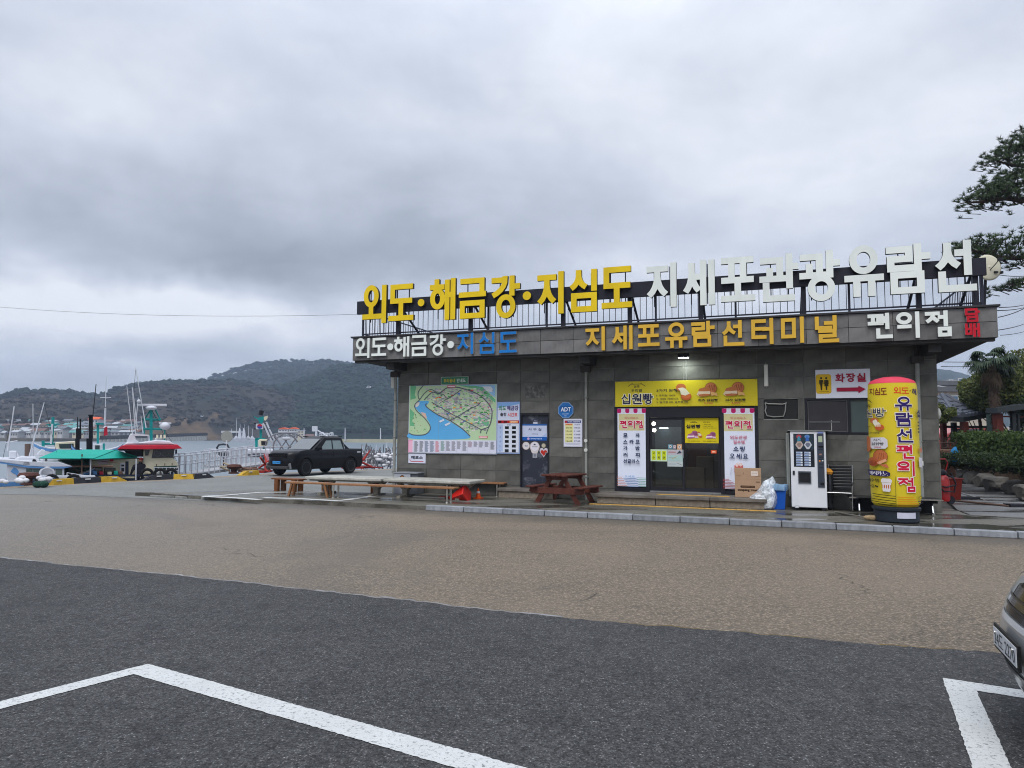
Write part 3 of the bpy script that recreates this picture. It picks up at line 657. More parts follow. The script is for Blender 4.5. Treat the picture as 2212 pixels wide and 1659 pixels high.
def strokes2d(ch,x0,x1,z0,z1,t):
    W_,H_=x1-x0-t,z1-z0-t; X=lambda a:x0+t/2+a*W_; Z=lambda a:z0+t/2+a*H_; out=[]
    for s in GL[ch]:
        if s[0]=='H': out.append([(X(s[1])-t/2,Z(s[3])-t/2),(X(s[2])+t/2,Z(s[3])-t/2),(X(s[2])+t/2,Z(s[3])+t/2),(X(s[1])-t/2,Z(s[3])+t/2)])
        elif s[0]=='V': out.append([(X(s[1])-t/2,Z(s[2])-t/2),(X(s[1])+t/2,Z(s[2])-t/2),(X(s[1])+t/2,Z(s[3])+t/2),(X(s[1])-t/2,Z(s[3])+t/2)])
        elif s[0]=='O':
            cx,cz,rx,rz=(X(s[1])+X(s[2]))/2,(Z(s[3])+Z(s[4]))/2,(X(s[2])-X(s[1]))/2,(Z(s[4])-Z(s[3]))/2; n=16
            for i in range(n):
                a,b=2*math.pi*i/n,2*math.pi*(i+1)/n
                out.append([(cx+(rx+q*t/2)*math.cos(g),cz+(rz+q*t/2)*math.sin(g)) for q,g in ((1,a),(1,b),(-1,b),(-1,a))])
        else:
            a,b,c=[Vector((X(p[0]),Z(p[1]))) for p in s[1:4]]; pts=[a*(1-q)**2+b*2*q*(1-q)+c*q*q for q in (0,.25,.5,.75,1)]
            if s[1][1]>=.93: pts[0]=pts[0]+Vector((0,t/2))
            Lf=[];Rt=[]
            for i,p in enumerate(pts):
                d=(pts[min(i+1,4)]-pts[max(i-1,0)]).normalized(); m_=Vector((-d.y,d.x))*t/2; Lf.append(tuple(p+m_)); Rt.append(tuple(p-m_))
            out.append(Lf+Rt[::-1])
    return out
def glyph3d(ch,u0,u1,z0,z1,t,yf,depth,face,side):
    """block letter: strokes of thickness t, front at y=yf, each stroke a little prouder than the last"""
    mb=MB(); W_,H_=u1-u0-t,z1-z0-t; k=0
    def X(a): return u0+t/2+a*W_
    def Z(a): return z0+t/2+a*H_
    def solid(pts):
        nonlocal k; y=yf-k*.0007; k+=1
        n=len(pts); A=[mb.av((x,y,z)) for x,z in pts]; Bk=[mb.av((x,yf+depth,z)) for x,z in pts]
        mb.mat(face); mb.face(A); mb.mat(side)
        for i in range(n): mb.face([A[i],Bk[i],Bk[(i+1)%n],A[(i+1)%n]])
    def ring(cx,cz,rx,rz,t):
        nonlocal k; y=yf-k*.0007; k+=1; n=28
        def c(r1,r2,yy): return [mb.av((cx+r1*math.cos(2*math.pi*i/n),yy,cz+r2*math.sin(2*math.pi*i/n))) for i in range(n)]
        Ao=c(rx+t/2,rz+t/2,y); Ai=c(rx-t/2,rz-t/2,y); Bo=c(rx+t/2,rz+t/2,yf+depth); Bi=c(rx-t/2,rz-t/2,yf+depth)
        for i in range(n):
            j=(i+1)%n; mb.mat(face); mb.face([Ao[i],Ao[j],Ai[j],Ai[i]]); mb.mat(side); mb.face([Ao[i],Bo[i],Bo[j],Ao[j]]); mb.face([Ai[i],Bi[i],Bi[j],Ai[j]])
    for s in GL[ch]:
        if s[0]=='H': solid([(X(s[1])-t/2,Z(s[3])-t/2),(X(s[2])+t/2,Z(s[3])-t/2),(X(s[2])+t/2,Z(s[3])+t/2),(X(s[1])-t/2,Z(s[3])+t/2)])
        elif s[0]=='V': solid([(X(s[1])-t/2,Z(s[2])-t/2),(X(s[1])+t/2,Z(s[2])-t/2),(X(s[1])+t/2,Z(s[3])+t/2),(X(s[1])-t/2,Z(s[3])+t/2)])
        elif s[0]=='O': ring((X(s[1])+X(s[2]))/2,(Z(s[3])+Z(s[4]))/2,(X(s[2])-X(s[1]))/2,(Z(s[4])-Z(s[3]))/2,t)
        elif s[0]=='C':
            a,b,c=[Vector((X(p[0]),Z(p[1]))) for p in s[1:4]]; pts=[a*(1-q)**2+b*2*q*(1-q)+c*q*q for q in (0,.2,.4,.6,.8,1)]
            if s[1][1]>.9: pts=[pts[0]+Vector((0,t/2))]+pts[1:] if s[1][1]>=.93 else pts
            Lf=[];Rt=[]
            for i,p in enumerate(pts):
                d=(pts[min(i+1,5)]-pts[max(i-1,0)]).normalized(); nn_=Vector((-d.y,d.x))*t/2
                if i==0: nn_=Vector((t/2,0)) if nn_.x>0 else Vector((-t/2,0))
                Lf.append(tuple(p+nn_)); Rt.append(tuple(p-nn_))
            solid(Lf+Rt[::-1])
    if ch=='·':
        n=22; cx,cz,r=(u0+u1)/2,(z0+z1)/2,(u1-u0)/2
        solid([(cx+r*math.cos(2*math.pi*i/n),cz+r*math.sin(2*math.pi*i/n)) for i in range(n)])
    return mb
def gbox(c,xl,xr,tx,ty,bx_,by,off):
    return FA(c,xl,(ty+by)/2,off)[0],FA(c,xr,(ty+by)/2,off)[0],FA(c,bx_,by,off)[1],FA(c,tx,ty,off)[1]
MYL=M('yellow_letter_face',(.74,.52,.012),.45,var=.10,vs=1.5,dirt=.18,rnd=.04); MYS=M('letter_return_dark',(.05,.042,.03),.6)
MWL=M('white_letter_face',(.74,.78,.74),.45,var=.06,vs=1.5,dirt=.12,rnd=.03)
MGD=M('gold_letter_face',(.66,.40,.045),.5,var=.08,vs=2,dirt=.12); MGS=M('gold_letter_side',(.32,.17,.02),.6)
MWS=M('white_letter_side',(.36,.36,.36),.6); MBLU=M('blue_letter_face',(.010,.165,.50),.5,dirt=.1); MRED=M('red_letter_face',(.50,.010,.025),.5,dirt=.1)
def row(par,items,c_default,off,depth,tt):
    for it in items:
        ch,c,xl,xr,tx,ty,bx_,by,face,side=it
        a,b,z0,z1=gbox(c,xl,xr,tx,ty,bx_,by,off)
        t=tt if ch!='·' else .1
        o=glyph3d(ch,a,b,z0,z1,t,-off,depth,face,side).build('letter',par)
Y_,W2=(MYL,MYS),(MWL,MYS)
RSN=thingB('roof_sign','long dark band on posts above the roof carrying large yellow and white block letters','sign')
OF=OV+.03
big=[('외','B1',215,472,305,478,440,888,*Y_),('도','B1',497,770,640,466,640,862,*Y_),('·','B1',815,887,850,627,850,708,*Y_),('해','B1',945,1225,1020,414,1170,852,*Y_),
('금','B1',1262,1557,1400,402,1400,838,*Y_),('강','B1',1603,1928,1860,370,1770,838,*Y_),('·','B1',1958,2048,2003,548,2003,637,*Y_),
('지','B2',35,330,300,325,300,786,*Y_),('심','B2',380,697,660,300,550,768,*Y_),('도','B2',742,1075,900,276,900,726,*Y_),
('지','B2',1225,1558,1525,228,1525,714,*W2),('세','B2',1622,1975,1940,198,1940,690,*W2),('포','B3',118,545,320,355,320,905,*W2),('관','B3',600,1092,990,308,850,905,*W2),
('광','B3',1098,1608,1500,264,1370,903,*W2),('유','B3',1655,2148,1885,208,1890,846,*W2),('람','B4',185,745,620,182,460,815,*W2),('선','B4',780,1312,1235,138,1080,790,*W2)]
row(RSN,big,None,OF,.10,.155)
MBN=M('black_band',(.020,.020,.030),.5,var=.2)
B1_(-.96,15.40,-OF+.12,-OF+.20,5.50,5.90,MBN).build('band',RSN,bevel=.004)
for uu in (.41,2.77,5.53,7.36,9.18,11.61,14.07,15.2):
    B1_(uu-.055,uu+.055,-OF+.203,-OF+.30,ZT+.013,5.9,MBN).build('post',RSN)
    MB().mat(MBN).cyl((uu,-OF+.28,5.75),(uu,1.0,ZT+.013),.035,n=6).build('brace',RSN)
for ch in big:        # thin stays that carry the letters
    if ch[0]=='·': continue
    a,b,z0,z1=gbox(*ch[1:8],OF)
    MB().mat(MBN).box((a+b)/2+.2,(a+b)/2+.225,-OF+.103,-OF+.128,z0+.05,z1-.08).build('letter_stay',RSN)
    MB().mat(MBN).box((a+b)/2-.2,(a+b)/2-.175,-OF+.103,-OF+.128,z0+.05,z1-.08).build('letter_stay',RSN)
# roof railing
RL=thingB('roof_railing','thin dark steel railing with vertical bars round the roof edge behind the letters','railing')
MRL=M('railing_paint',(.035,.038,.060),.5)
ra=MB().mat(MRL)
for z in (4.90,5.62):
    B1_(-.88,15.38,-OV+.315,-OV+.345,z,z+.035,MRL).build('rail',RL)
    for uu in (-.88,15.35): B1_(uu,uu+.03,-OV+.35,DEP+.2,z,z+.035,MRL).build('rail',RL)
    B1_(-.85,15.35,DEP+.2,DEP+.23,z,z+.035,MRL).build('rail',RL)
base=B1_(0,.014,0,.014,4.935,5.62,MRL).build('baluster',RL); base.location=(-.80,-OV+.32,0)
def bal(u,y):
    o=base.copy(); COL.objects.link(o); o.parent=RL; o.location=(u,y,0)
uu=-.64
while uu<15.3: bal(uu,-OV+.32); uu+=.165
rest=MB().mat(MRL)
for uu in (-.87,15.355):
    y=-OV+.5
    while y<DEP+.2: rest.box(uu,uu+.014,y,y+.014,4.935,5.62); y+=.165
uu=-.8
while uu<15.3: rest.box(uu,uu+.014,DEP+.21,DEP+.224,4.935,5.62); uu+=.165
tag(rest.build('balusters',RL),kind='stuff')
for uu in (-.9,3.25,5.0,8.0,10.0,12.6,15.33): B1_(uu,uu+.05,-OV+.30,-OV+.35,ZT+.013,5.66,MRL).build('railing_post',RL)
# fascia lettering: four signs
def fs(name,label,items,t=.085):
    o=thingB(name,label,'sign',group=None); row(o,items,None,OV+.085,.08,t); return o
w=(MWL,MWS); bl=(MBLU,MWS); gd=(MGD,MGS); rd=(MRED,MWS)
fs('fascia_lettering','white and blue raised Korean letters at the left end of the stone fascia',
[('외','B1',135,290,190,1055,270,1270,*w),('도','B1',312,472,400,1050,400,1247,*w),('·','B1',483,548,515,1116,515,1182,*w),('해','B1',558,722,700,1035,700,1254,*w),('금','B1',745,915,830,1022,830,1249,*w),('강','B1',937,1120,1080,1014,1030,1245,*w),('·','B1',1137,1208,1172,1088,1172,1162,*w),
('지','B1',1240,1418,1400,995,1400,1226,*bl),('심','B1',1473,1652,1635,988,1570,1224,*bl),('도','B1',1703,1893,1790,985,1790,1212,*bl)],.075)
fs('fascia_lettering','golden yellow raised Korean letters along the middle of the stone fascia',
[('지','B2',562,778,750,928,750,1188,*gd),('세','B2',848,1080,1050,915,1050,1175,*gd),('포','B2',1138,1373,1255,905,1255,1142,*gd),('유','B2',1435,1677,1550,883,1560,1160,*gd),('람','B2',1720,1975,1910,866,1850,1147,*gd),
('선','B3',125,412,380,1137,300,1458,*gd),('터','B3',500,775,740,1112,740,1437,*gd),('미','B3',870,1155,1120,1095,1120,1420,*gd),('널','B3',1292,1590,1540,1077,1460,1417,*gd)],.088)
fs('fascia_lettering','three widely spaced white raised Korean letters right of the golden ones on the fascia',
[('편','B4',-48,263,190,1058,180,1378,*w),('의','B4',310,603,560,1042,560,1372,*w),('점','B4',665,1003,930,1028,920,1355,*w)],.085)
fs('fascia_lettering','two small red raised letters one above the other at the right end of the fascia',
[('담','B4',1172,1362,1320,998,1260,1174,*rd),('배','B4',1175,1362,1330,1187,1330,1360,*rd)],.052)
# ================================================================ SIGNS ON THE WALL
def rectF(c,xl,yt,xr,yb,off):
    a=FA(c,xl,yt,off); b=FA(c,xr,yb,off); return a[0],b[1],b[0],a[1]    # x0,z0,x1,z1
def board(name,label,cat,r,y,th,back='#d8dce6',edge=None,rnd=.03):
    """panel r=(u0,z0,u1,z1) whose front is at local y=-y-th"""
    o=thingB(name,label,cat,r[0],-y,r[1]); w,h=r[2]-r[0],r[3]-r[1]
    MB().mat(M('panel_'+(edge or back).strip('#'),edge or back,.5,var=.03)).box(0,w,-th,0,0,h).build('panel',o,bevel=.004)
    return o,Print(0,0,w,h,-th-.001)
# guide map
rm=rectF('D5',125,70,1660,1290,.04); rm=(FA('D5',125,800,.04)[0],FA('D5',900,1270,.04)[1],FA('D5',1662,800,.04)[0],FA('D5',900,68,.04)[1])
mo,p=board('guide_map','large illustrated town map board with blue bay and green land, left on the facade','map board',rm,.002,.035,'#cfe3c4','#b9c2d8')
def mp(x,y):  # D5 crop px -> board fraction
    u,z=FA('D5',x,y,.04); return ((u-rm[0])/(rm[2]-rm[0]),(z-rm[1])/(rm[3]-rm[1]))
p.rect(.006,.008,.994,.992,'#b5cfa6',4)
def pol(pts,h): p.poly([mp(*q) for q in pts],h)
random.seed(3); p.step=.0002
for q in ([(160,80),(260,90),(235,240),(260,300),(160,330)],[(150,480),(230,560),(190,700),(240,790),(150,780)],[(980,75),(1400,80),(1640,330),(1640,380),(1450,250),(1300,140)],[(1250,680),(1400,600),(1520,680),(1530,780),(1400,790)]): pol(q,'#6db487')
pol([(1000,72),(1640,72),(1640,290),(1560,230),(1440,110),(1300,88)],'#8fb9dd'); pol([(1410,95),(1560,95),(1600,150),(1580,200),(1480,170)],'#d6dbe0')
water=spline([(300,350),(400,345),(480,352),(470,390),(432,440),(470,480),(640,600),(850,710),(1060,840),(1180,930),(1205,970),(1170,1000),(1000,1018),(640,1022),(140,1000),(135,905),(220,940),(400,935),(490,860),(510,780),(430,640),(300,530),(235,440),(250,380)],3)
p.poly([mp(*q) for q in water],'#5fabdf')
pol([(245,400),(290,370),(320,370),(310,420),(270,460),(248,445)],'#d9cfc8')
pol([(340,540),(420,560),(450,650),(400,640)],'#ddb9a8')
for pts,wd in (([(235,560),(330,560)],0),):
    pass
p.step=-1; p.ybase=p.y
HCOL=['#c9c2c4','#b7b3bb','#a5a0ae','#dcd6d0','#9aa0aa','#c8b2ac','#b5c4b4','#8f8b98']
for i in range(1150):
    x=random.uniform(420,1600); y=random.uniform(130,900)
    if y>470+(x-470)*.62 and x<1230: continue
    if x<560 and y>330: continue
    dd=((x-1000)/580)**2+((y-480)/430)**2
    if dd>1.05 and random.random()<.8: continue
    s_=random.uniform(8,26); a=random.uniform(-.4,.4); h=random.choice(HCOL)
    if random.random()<.06: h=random.choice(['#d24b3a','#e0a040','#5b78c0','#d46a50'])
    if random.random()<.13: h=random.choice(['#3f8f4c','#5da35c','#2e7a45'])
    pol([(x+s_*math.cos(a+t)*1.3,y+s_*.8*math.sin(a+t)) for t in (.6,2.5,3.7,5.6)],h)
for i in range(40):
    x=random.uniform(170,470); y=random.uniform(480,900)
    if x>300+(y-530)*.5: continue
    s_=random.uniform(5,14); pol([(x+s_*math.cos(t),y+s_*math.sin(t)) for t in (0,1.5,3,4.5)],random.choice(['#3f8f4c','#2e7a45','#b5744f','#7fbf74']))
p.y=p.ybase-.006; p.step=.0002
RC='#5c6068'
def rd_(pts,w=.012,h=RC): p.line([mp(*q) for q in spline(pts,5)],w,h)
rd_([(385,80),(300,190),(300,290),(318,330),(235,420),(270,520),(400,640),(500,780),(490,870),(400,935),(220,940),(135,905)],.013)
rd_([(318,330),(420,200),(520,150),(600,190),(640,220)]); rd_([(400,330),(540,200),(660,215),(800,120),(960,110),(1060,130),(1250,190),(1420,290),(1560,460),(1580,600),(1530,790),(1400,850),(1385,910)],.015)
rd_([(530,370),(700,470),(850,560),(1000,640),(1250,770),(1400,850)],.012); rd_([(440,390),(440,450),(640,590),(850,690),(1060,830),(1200,960)],.014)
rd_([(850,690),(1000,610),(1190,490),(1340,420),(1380,360)]); rd_([(640,220),(740,240),(820,300),(1050,150)],.012); rd_([(1200,590),(1310,540),(1550,660)],.007); rd_([(660,390),(830,300)],.008); rd_([(1530,790),(1480,920)],.01)
for q in (((660,700),(740,660),(750,690),(680,725)),((755,760),(840,720),(860,745),(780,785))): pol(q,'#d9dde6')
for x,y,w_ in ((875,95,70),(1430,978,75)): pol([(x-w_,y-18),(x+w_,y-18),(x+w_,y+18),(x-w_,y+18)],'#d4475a'); pol([(x-w_+8,y-9),(x+w_-8,y-9),(x+w_-8,y+9),(x-w_+8,y+9)],'#f3dfe2')
# legend below the map
za=mp(900,1030)[1]
p.rect(.004,.012,.996,za,'#d5d6e6',4); LY=p.y; p.rect(.004,.012,.055,za,'#e39bbb')
cols=['#7d8087','#7d8087','#7a8699','#7a8699','#c98a94','#7d9a94','#8d8d99','#8d8d99','#8d8d99','#8d8d99','#a28d99','#8d8d99','#8d8d99','#8d8d99']
for i in range(15):
    x=.075+i*.0615; nrow=random.choice((9,12,15,17,8)) if i>4 else 17
    for j in range(nrow):
        y=za-.022-j*(za-.03)/18
        p.y=LY-.0008; p.rect(x,y-.0035,x+random.uniform(.03,.046),y+.0035,cols[i%14])
    p.y=LY-.001; p.rect(x-.008,.02,x-.0065,za-.01,'#9a9aac')
for i in (1,2,3,4): p.y=LY-.0012; p.rect(.006+i*.011,.02,.010+i*.011,za-.02,'#f3d3e1')
p.build('printed_map',mo)
for x in (650,1185):
    u=FA('D5',x,700,.04)[0]-rm[0]; B1_(u-.002,u+.002,-.039,-.0362,.01,rm[3]-rm[1]-.01,M('seam',(.25,.3,.33),.6)).build('panel_seam',mo)
# small green sign above it
r=rectF('A3',1068,372,1366,450,.06)
o,p=board('name_sign','small green sign with pale frame above the large map','sign',r,.03,.03,'#aebfb0','#aebfb0')
p.rect(.02,.06,.98,.94,'#3f7a5c'); p.text('우리동네',.10,.25,.52,.75,'#d9b92e',.03); p.text('안내도',.58,.25,.90,.75,'#dfe8e0',.02); p.build('lettering',o)
# departures board
r=(FA('D5',1665,800,.05)[0],FA('D5',1850,1268,.05)[1],FA('D5',2062,800,.05)[0],FA('D5',1860,362,.05)[1])
o,p=board('departure_board','tall pale blue timetable board with two columns of black squares beside the map','timetable',r,.002,.04,'#c9cfe0','#8fa3cc')
p.rect(.03,.02,.97,.985,'#ccd2e4'); p.poly([(.03,.985),(.97,.985),(.97,.95),(.03,.88)],'#7ea6d8')
p.text('외도',.07,.83,.40,.925,'#4d8a6a',.035); p.text('해금강',.44,.83,.94,.925,'#4a3a78',.035); p.text('출항',.14,.72,.42,.79,'#2e2e3a',.03); p.text('시간표',.47,.71,.90,.79,'#d84a4a',.03)
p.rect(.04,.585,.97,.64,'#b3252f'); p.rect(.07,.592,.2,.632,'#3a1216'); p.rect(.3,.592,.46,.632,'#5a1818'); p.rect(.56,.594,.93,.630,'#e8892a'); p.text('운행안내',.6,.598,.9,.626,'#fff0d0',.02)
p.rrect(.04,.03,.96,.57,.04,'#d4dbe9'); p.rect(.05,.04,.27,.56,'#aebfe0')
for j in range(6):
    y=.50-j*.088; p.text(str(j+1),.13,y-.018,.17,y+.018,'#6478a8',.01)
    for x in (.36,.67): p.rect(x,y-.027,x+.17,y+.027,random.choice(['#0c0e12','#1a1d20','#24282b']))
p.text('08',.44,.545,.62,.563,'#555a68',.02); p.build('lettering',o)
# ticket office plate
r=rectF('A3',712,1205,898,1313,.03); o,p=board('ticket_office_sign','small white sign with red bent arrow below the map','sign',r,.002,.02,'#cdd0e0','#cdd0e0')
p.text('매표소',.17,.42,.85,.78,'#2c3040',.04); p.line([(.1,.45),(.10,.30),(.16,.20),(.88,.20)],.07,'#c05258'); p.build('lettering',o)
# security plate (octagon)
cx,cz=FA('D8',1375,100,.04); rr=abs(FA('D8',1590,100,.04)[0]-cx)
o=thingB('octagonal_plate','blue octagonal security plate with white letters on the wall','plate',cx,-.002,cz)
oc=[(rr*math.cos(R(22.5+45*i))*1.0,rr*math.sin(R(22.5+45*i))) for i in range(8)]
MB().mat(M('plate_blue_edge','#7f9dc6',.5)).prism(oc,-.035,0).build('panel',o); p=Print(-rr,-rr,rr,rr,-.036)
p.poly([(.5+.46*math.cos(R(22.5+45*i)),.5+.46*math.sin(R(22.5+45*i))) for i in range(8)],'#2f6fb4'); p.rect(.18,.38,.82,.76,'#1f5a9c'); p.text('ADT',.2,.42,.82,.68,'#e6ecf4',.03)
p.text('SECURITY',.3,.25,.7,.31,'#b8cce6',.02); p.text('캡스',.42,.14,.58,.2,'#b8cce6',.02); p.build('lettering',o)
# small timetable
r=(FA('D8',1318,700,.03)[0],FA('D8',1550,1058,.03)[1],FA('D8',1808,700,.03)[0],FA('D8',1550,325,.03)[1])
o,p=board('small_timetable','small white timetable with yellow and white columns below the octagonal plate','timetable',r,.002,.02,'#d6d8e4','#c6c8d6')
p.rrect(.03,.02,.97,.98,.05,'#d9dbe8'); p.rect(.06,.85,.93,.94,'#33407e'); p.rect(.06,.85,.2,.94,'#b03040'); p.text('지심도 승선안내',.22,.87,.88,.925,'#e6e6f0',.02)
p.rect(.08,.16,.52,.83,'#dedb9c'); p.rect(.10,.77,.48,.83,'#ec9b62')
for j,(a,b_) in enumerate((('장승포','지심도'),('08:45','09:05'),('10:45','11:05'),('12:45','13:05'),('14:45','15:05'),('16:45','17:05'))):
    y=.80-j*.118; p.text(a,.13,y-.03,.46,y+.02,'#6f7048' if j else '#b8563a',.02); p.text(b_,.58,y-.03,.90,y+.02,'#6a6a86',.02)
p.rect(.10,.12,.9,.125,'#8a8aa0'); p.rect(.16,.09,.86,.096,'#8a8aa0'); p.build('lettering',o)
# notices on the office door
def onwall(name,label,cat,c,xl,yt,xr,yb,off,th,back): 
    r=rectF(c,xl,yt,xr,yb,off); o,p=board(name,label,cat,r,off-th,th,back,back); return o,p
o,p=onwall('office_notice','white office notice with blue bottom stripe on the dark steel door','notice','D8',245,460,885,895,-.044,.004,'#c6cee6')
p.rect(0,.90,1,1,'#2a5ea6'); p.rect(0,0,1,.22,'#1f5cb0'); p.poly([(.78,.22),(.98,.22),(.98,.45)],'#a9bce4'); p.text('사 무 실',.24,.58,.78,.76,'#4a5266',.03); p.text('OFFICE',.38,.36,.64,.42,'#77809a',.01); p.disc(.25,.11,.05,.08,'#c9a8d0'); p.text('한려해상국립공원',.34,.07,.80,.15,'#cfe0f6',.02); p.build('lettering',o)
o,p=onwall('door_tag','small pale tag stuck above the office notice','sticker','D8',527,335,640,462,-.044,.003,'#c4c6d4'); p.rect(0,.45,1,1,'#3c4054'); p.text('가스',.2,.55,.8,.85,'#b4b8c8',.01); p.build('lettering',o)
def sticker(name,label,cx,cy,rad,base,shape='disc'):
    u,z=FA('D8',cx,cy,-.044); w=abs(FA('D8',cx+rad,cy,-.044)[0]-u); o=thingB(name,label,'sticker',u,.044,z)
    if shape=='heart': pts=[(w*(.0625*16*math.sin(t)**3),w*.075*(13*math.cos(t)-5*math.cos(2*t)-2*math.cos(3*t)-math.cos(4*t))) for t in [2*math.pi*i/24 for i in range(24)]]
    elif shape=='drop': pts=[(w*math.cos(R(a)),w*math.sin(R(a))) for a in range(-30,211,20)]+[(-.55*w,-1.25*w),(.5*w,-1.3*w)]
    else: pts=[(w*math.cos(2*math.pi*i/20),w*math.sin(2*math.pi*i/20)) for i in range(20)]
    MB().mat(M('sticker_'+base.strip('#'),base,.5)).prism(pts,-.004,0).build('panel',o); return o,Print(-w,-w,w,w,-.005)
o,p=sticker('round_sticker','round white paper badge at the left under the office notice',340,1030,98,'#cdbcae'); p.disc(.5,.5,.44,.44,'#d6d4d6'); p.text('섬',.3,.4,.7,.6,'#7a7688',.02); p.build('lettering',o)
o,p=sticker('teardrop_sticker','larger white teardrop badge with tiny mountain in the middle of the office door',568,1055,128,'#cfc6c6','drop'); p.disc(.5,.52,.42,.42,'#dcdae2'); p.poly([(.34,.66),(.5,.8),(.66,.66)],'#2e3440'); p.text('국립공원',.22,.45,.78,.56,'#7c7a8c',.02); p.build('lettering',o)
o,p=sticker('heart_sticker','white heart shaped sticker with red heart inside on the office door',805,1190,112,'#cfc8d2','heart')
p.poly([(.5+.026*16*math.sin(t)**3*.9,.42+.024*(13*math.cos(t)-5*math.cos(2*t)-2*math.cos(3*t)-math.cos(4*t))) for t in [2*math.pi*i/24 for i in range(24)]],'#b83228'); p.build('lettering',o)
o,p=sticker('round_sticker','small yellowish round badge above the heart sticker',800,1025,56,'#a29a80'); p.disc(.5,.5,.4,.4,'#b8b4a0'); p.build('lettering',o)
o,p=onwall('door_tag','small grey paper slip under the teardrop badge','sticker','D8',512,1218,630,1345,-.044,.003,'#9ea0aa'); p.rect(.25,.25,.75,.75,'#7a7c88'); p.build('lettering',o)
# scuffs on the door: pale rubbed patches
# ---------------------------------------------------------------- bread drawings (flat print)
def coin(p,cx,cy,r,h='#b0653c',d='#8a4526'):
    ry=r*p.w/p.h
    p.disc(cx,cy,r,ry,d,24); p.disc(cx,cy,r*.93,ry*.93,h,24); p.disc(cx-.1*r,cy+.1*ry,r*.78,ry*.78,'#bb7148' if h=='#b0653c' else h,24)
    for k_ in (-.3,0,.3,.52): p.line([(cx+r*(k_+.12),cy+ry*.55),(cx+r*(k_-.05),cy-ry*.4)],.018*1.6,d)
    p.line([(cx-r*.6,cy+ry*.2),(cx-r*.1,cy+ry*.55)],.02,d)
def wrap(p,x,y,s,a='#f0e8da'):  # sliced bread with filling, unit s (fraction of width)
    k_=p.w/p.h
    E_=lambda dx,dy,rx,ry,h: p.disc(x+dx*s,y+dy*s*k_,rx*s,ry*s*k_,h,18)
    return E_
def sandwich(p,x,y,s,pink=False):
    br,cr,dk=('#a9648a','#e8d6e2','#7e4468') if pink else ('#b06a3e','#d9c4a8','#8a4a28')
    coin(p,x+.35*s,y+.22*s*p.w/p.h,.62*s,br if pink else '#b0653c',dk)
    k_=p.w/p.h
    def pl(pts,h): p.poly([(x+a*s,y+b*s*k_) for a,b in pts],h)
    pl([(-1.15,-.45),(-.95,-.1),(-.3,.12),(.25,-.1),(.3,-.5),(-.2,-.62),(-.85,-.66)],cr)
    pl([(-.98,-.1),(-.85,.18),(-.2,.35),(.2,.2),(.3,-.08),(-.3,-.12)],br); pl([(-1.0,-.45),(-.3,-.38),(.3,-.42),(.3,-.54),(-.25,-.66),(-.85,-.66)],br)
    pl([(.3,-.15),(.95,-.3),(1.05,-.62),(.7,-.55),(.4,-.62)],'#d3a468' if not pink else '#d9b8c8')
def pulled(p,x,y,s):
    k_=p.w/p.h
    def el(dx,dy,rx,ry,h): p.disc(x+dx*s,y+dy*s*k_,rx*s,ry*s*k_,h,20)
    el(-.35,.55,.62,.5,'#b8693c'); el(.3,-.6,.66,.5,'#b85a2c'); el(.3,-.5,.55,.38,'#c46a3a')
    p.poly([(x+a*s,y+b*s*k_) for a,b in ((-.75,.45),(-.1,.55),(.25,.35),(.75,-.25),(.2,-.5),(-.35,-.35),(-.45,.1))],'#d9d2bc')
def logo(p,x,y,w,c='#22222c',txt=True):
    k_=p.w/p.h
    p.line([(x-w*.5,y),(x-w*.3,y+w*.13*k_),(x+w*.3,y+w*.13*k_),(x+w*.5,y)],.022,c); p.line([(x-w*.28,y+w*.2*k_),(x-w*.22,y+w*.12*k_)],.022,c); p.line([(x+w*.28,y+w*.2*k_),(x+w*.22,y+w*.12*k_)],.022,c)
    if txt: p.text('경주',x-w*.17,y-w*.10*k_,x+w*.17,y+w*.06*k_,c,.03); p.text('우리말',x-w*.32,y-w*.33*k_,x+w*.32,y-w*.15*k_,c,.03)
YB='#cfbd2a'
# long yellow banner
r=(FA('A7',228,320,.05)[0],FA('A7',600,478,.05)[1],FA('A7',2000,320,.05)[0],FA('A7',600,160,.05)[1])
o,p=board('shop_banner','long yellow bakery banner with round breads above the shop door','banner',r,.022,.02,YB,'#d0bd1a'); print('banner',[round(a,2) for a in r])
p.rect(.003,.015,.997,.985,YB,6)
logo(p,.16,.80,.13)
p.gl('십원빵',.04,.10,.285,.50,'#262a48',.13,'#f0ecc8',.06,gap=.12)
p.text('3가지 원칙',.305,.555,.452,.68,'#2a2a34',.03)
for j,t in enumerate(('1. 우리밀 100%','2. 100% 자연치즈','3. 밀가루 0%, 글루텐 0%')): p.text(t,.305,.385-j*.13,(.44,.463,.53)[j],.465-j*.13,'#3a3a30',.02)
pulled(p,.500,.56,.056)
sandwich(p,.665,.60,.066); sandwich(p,.848,.60,.066)
p.text('치즈 십원빵',.598,.175,.735,.275,'#2c2a20',.035); p.text('피자 십원빵',.785,.175,.922,.275,'#2c2a20',.035)
p.text('3,900',.64,.07,.70,.14,'#b4483a',.02); p.text('4,000',.825,.07,.885,.14,'#b4483a',.02)
for k_ in range(12): p.disc(.012+k_*.0887,.035,.0018,.012,'#5a5010',8); p.disc(.012+k_*.0887,.965,.0018,.012,'#5a5010',8)
p.build('lettering',o)
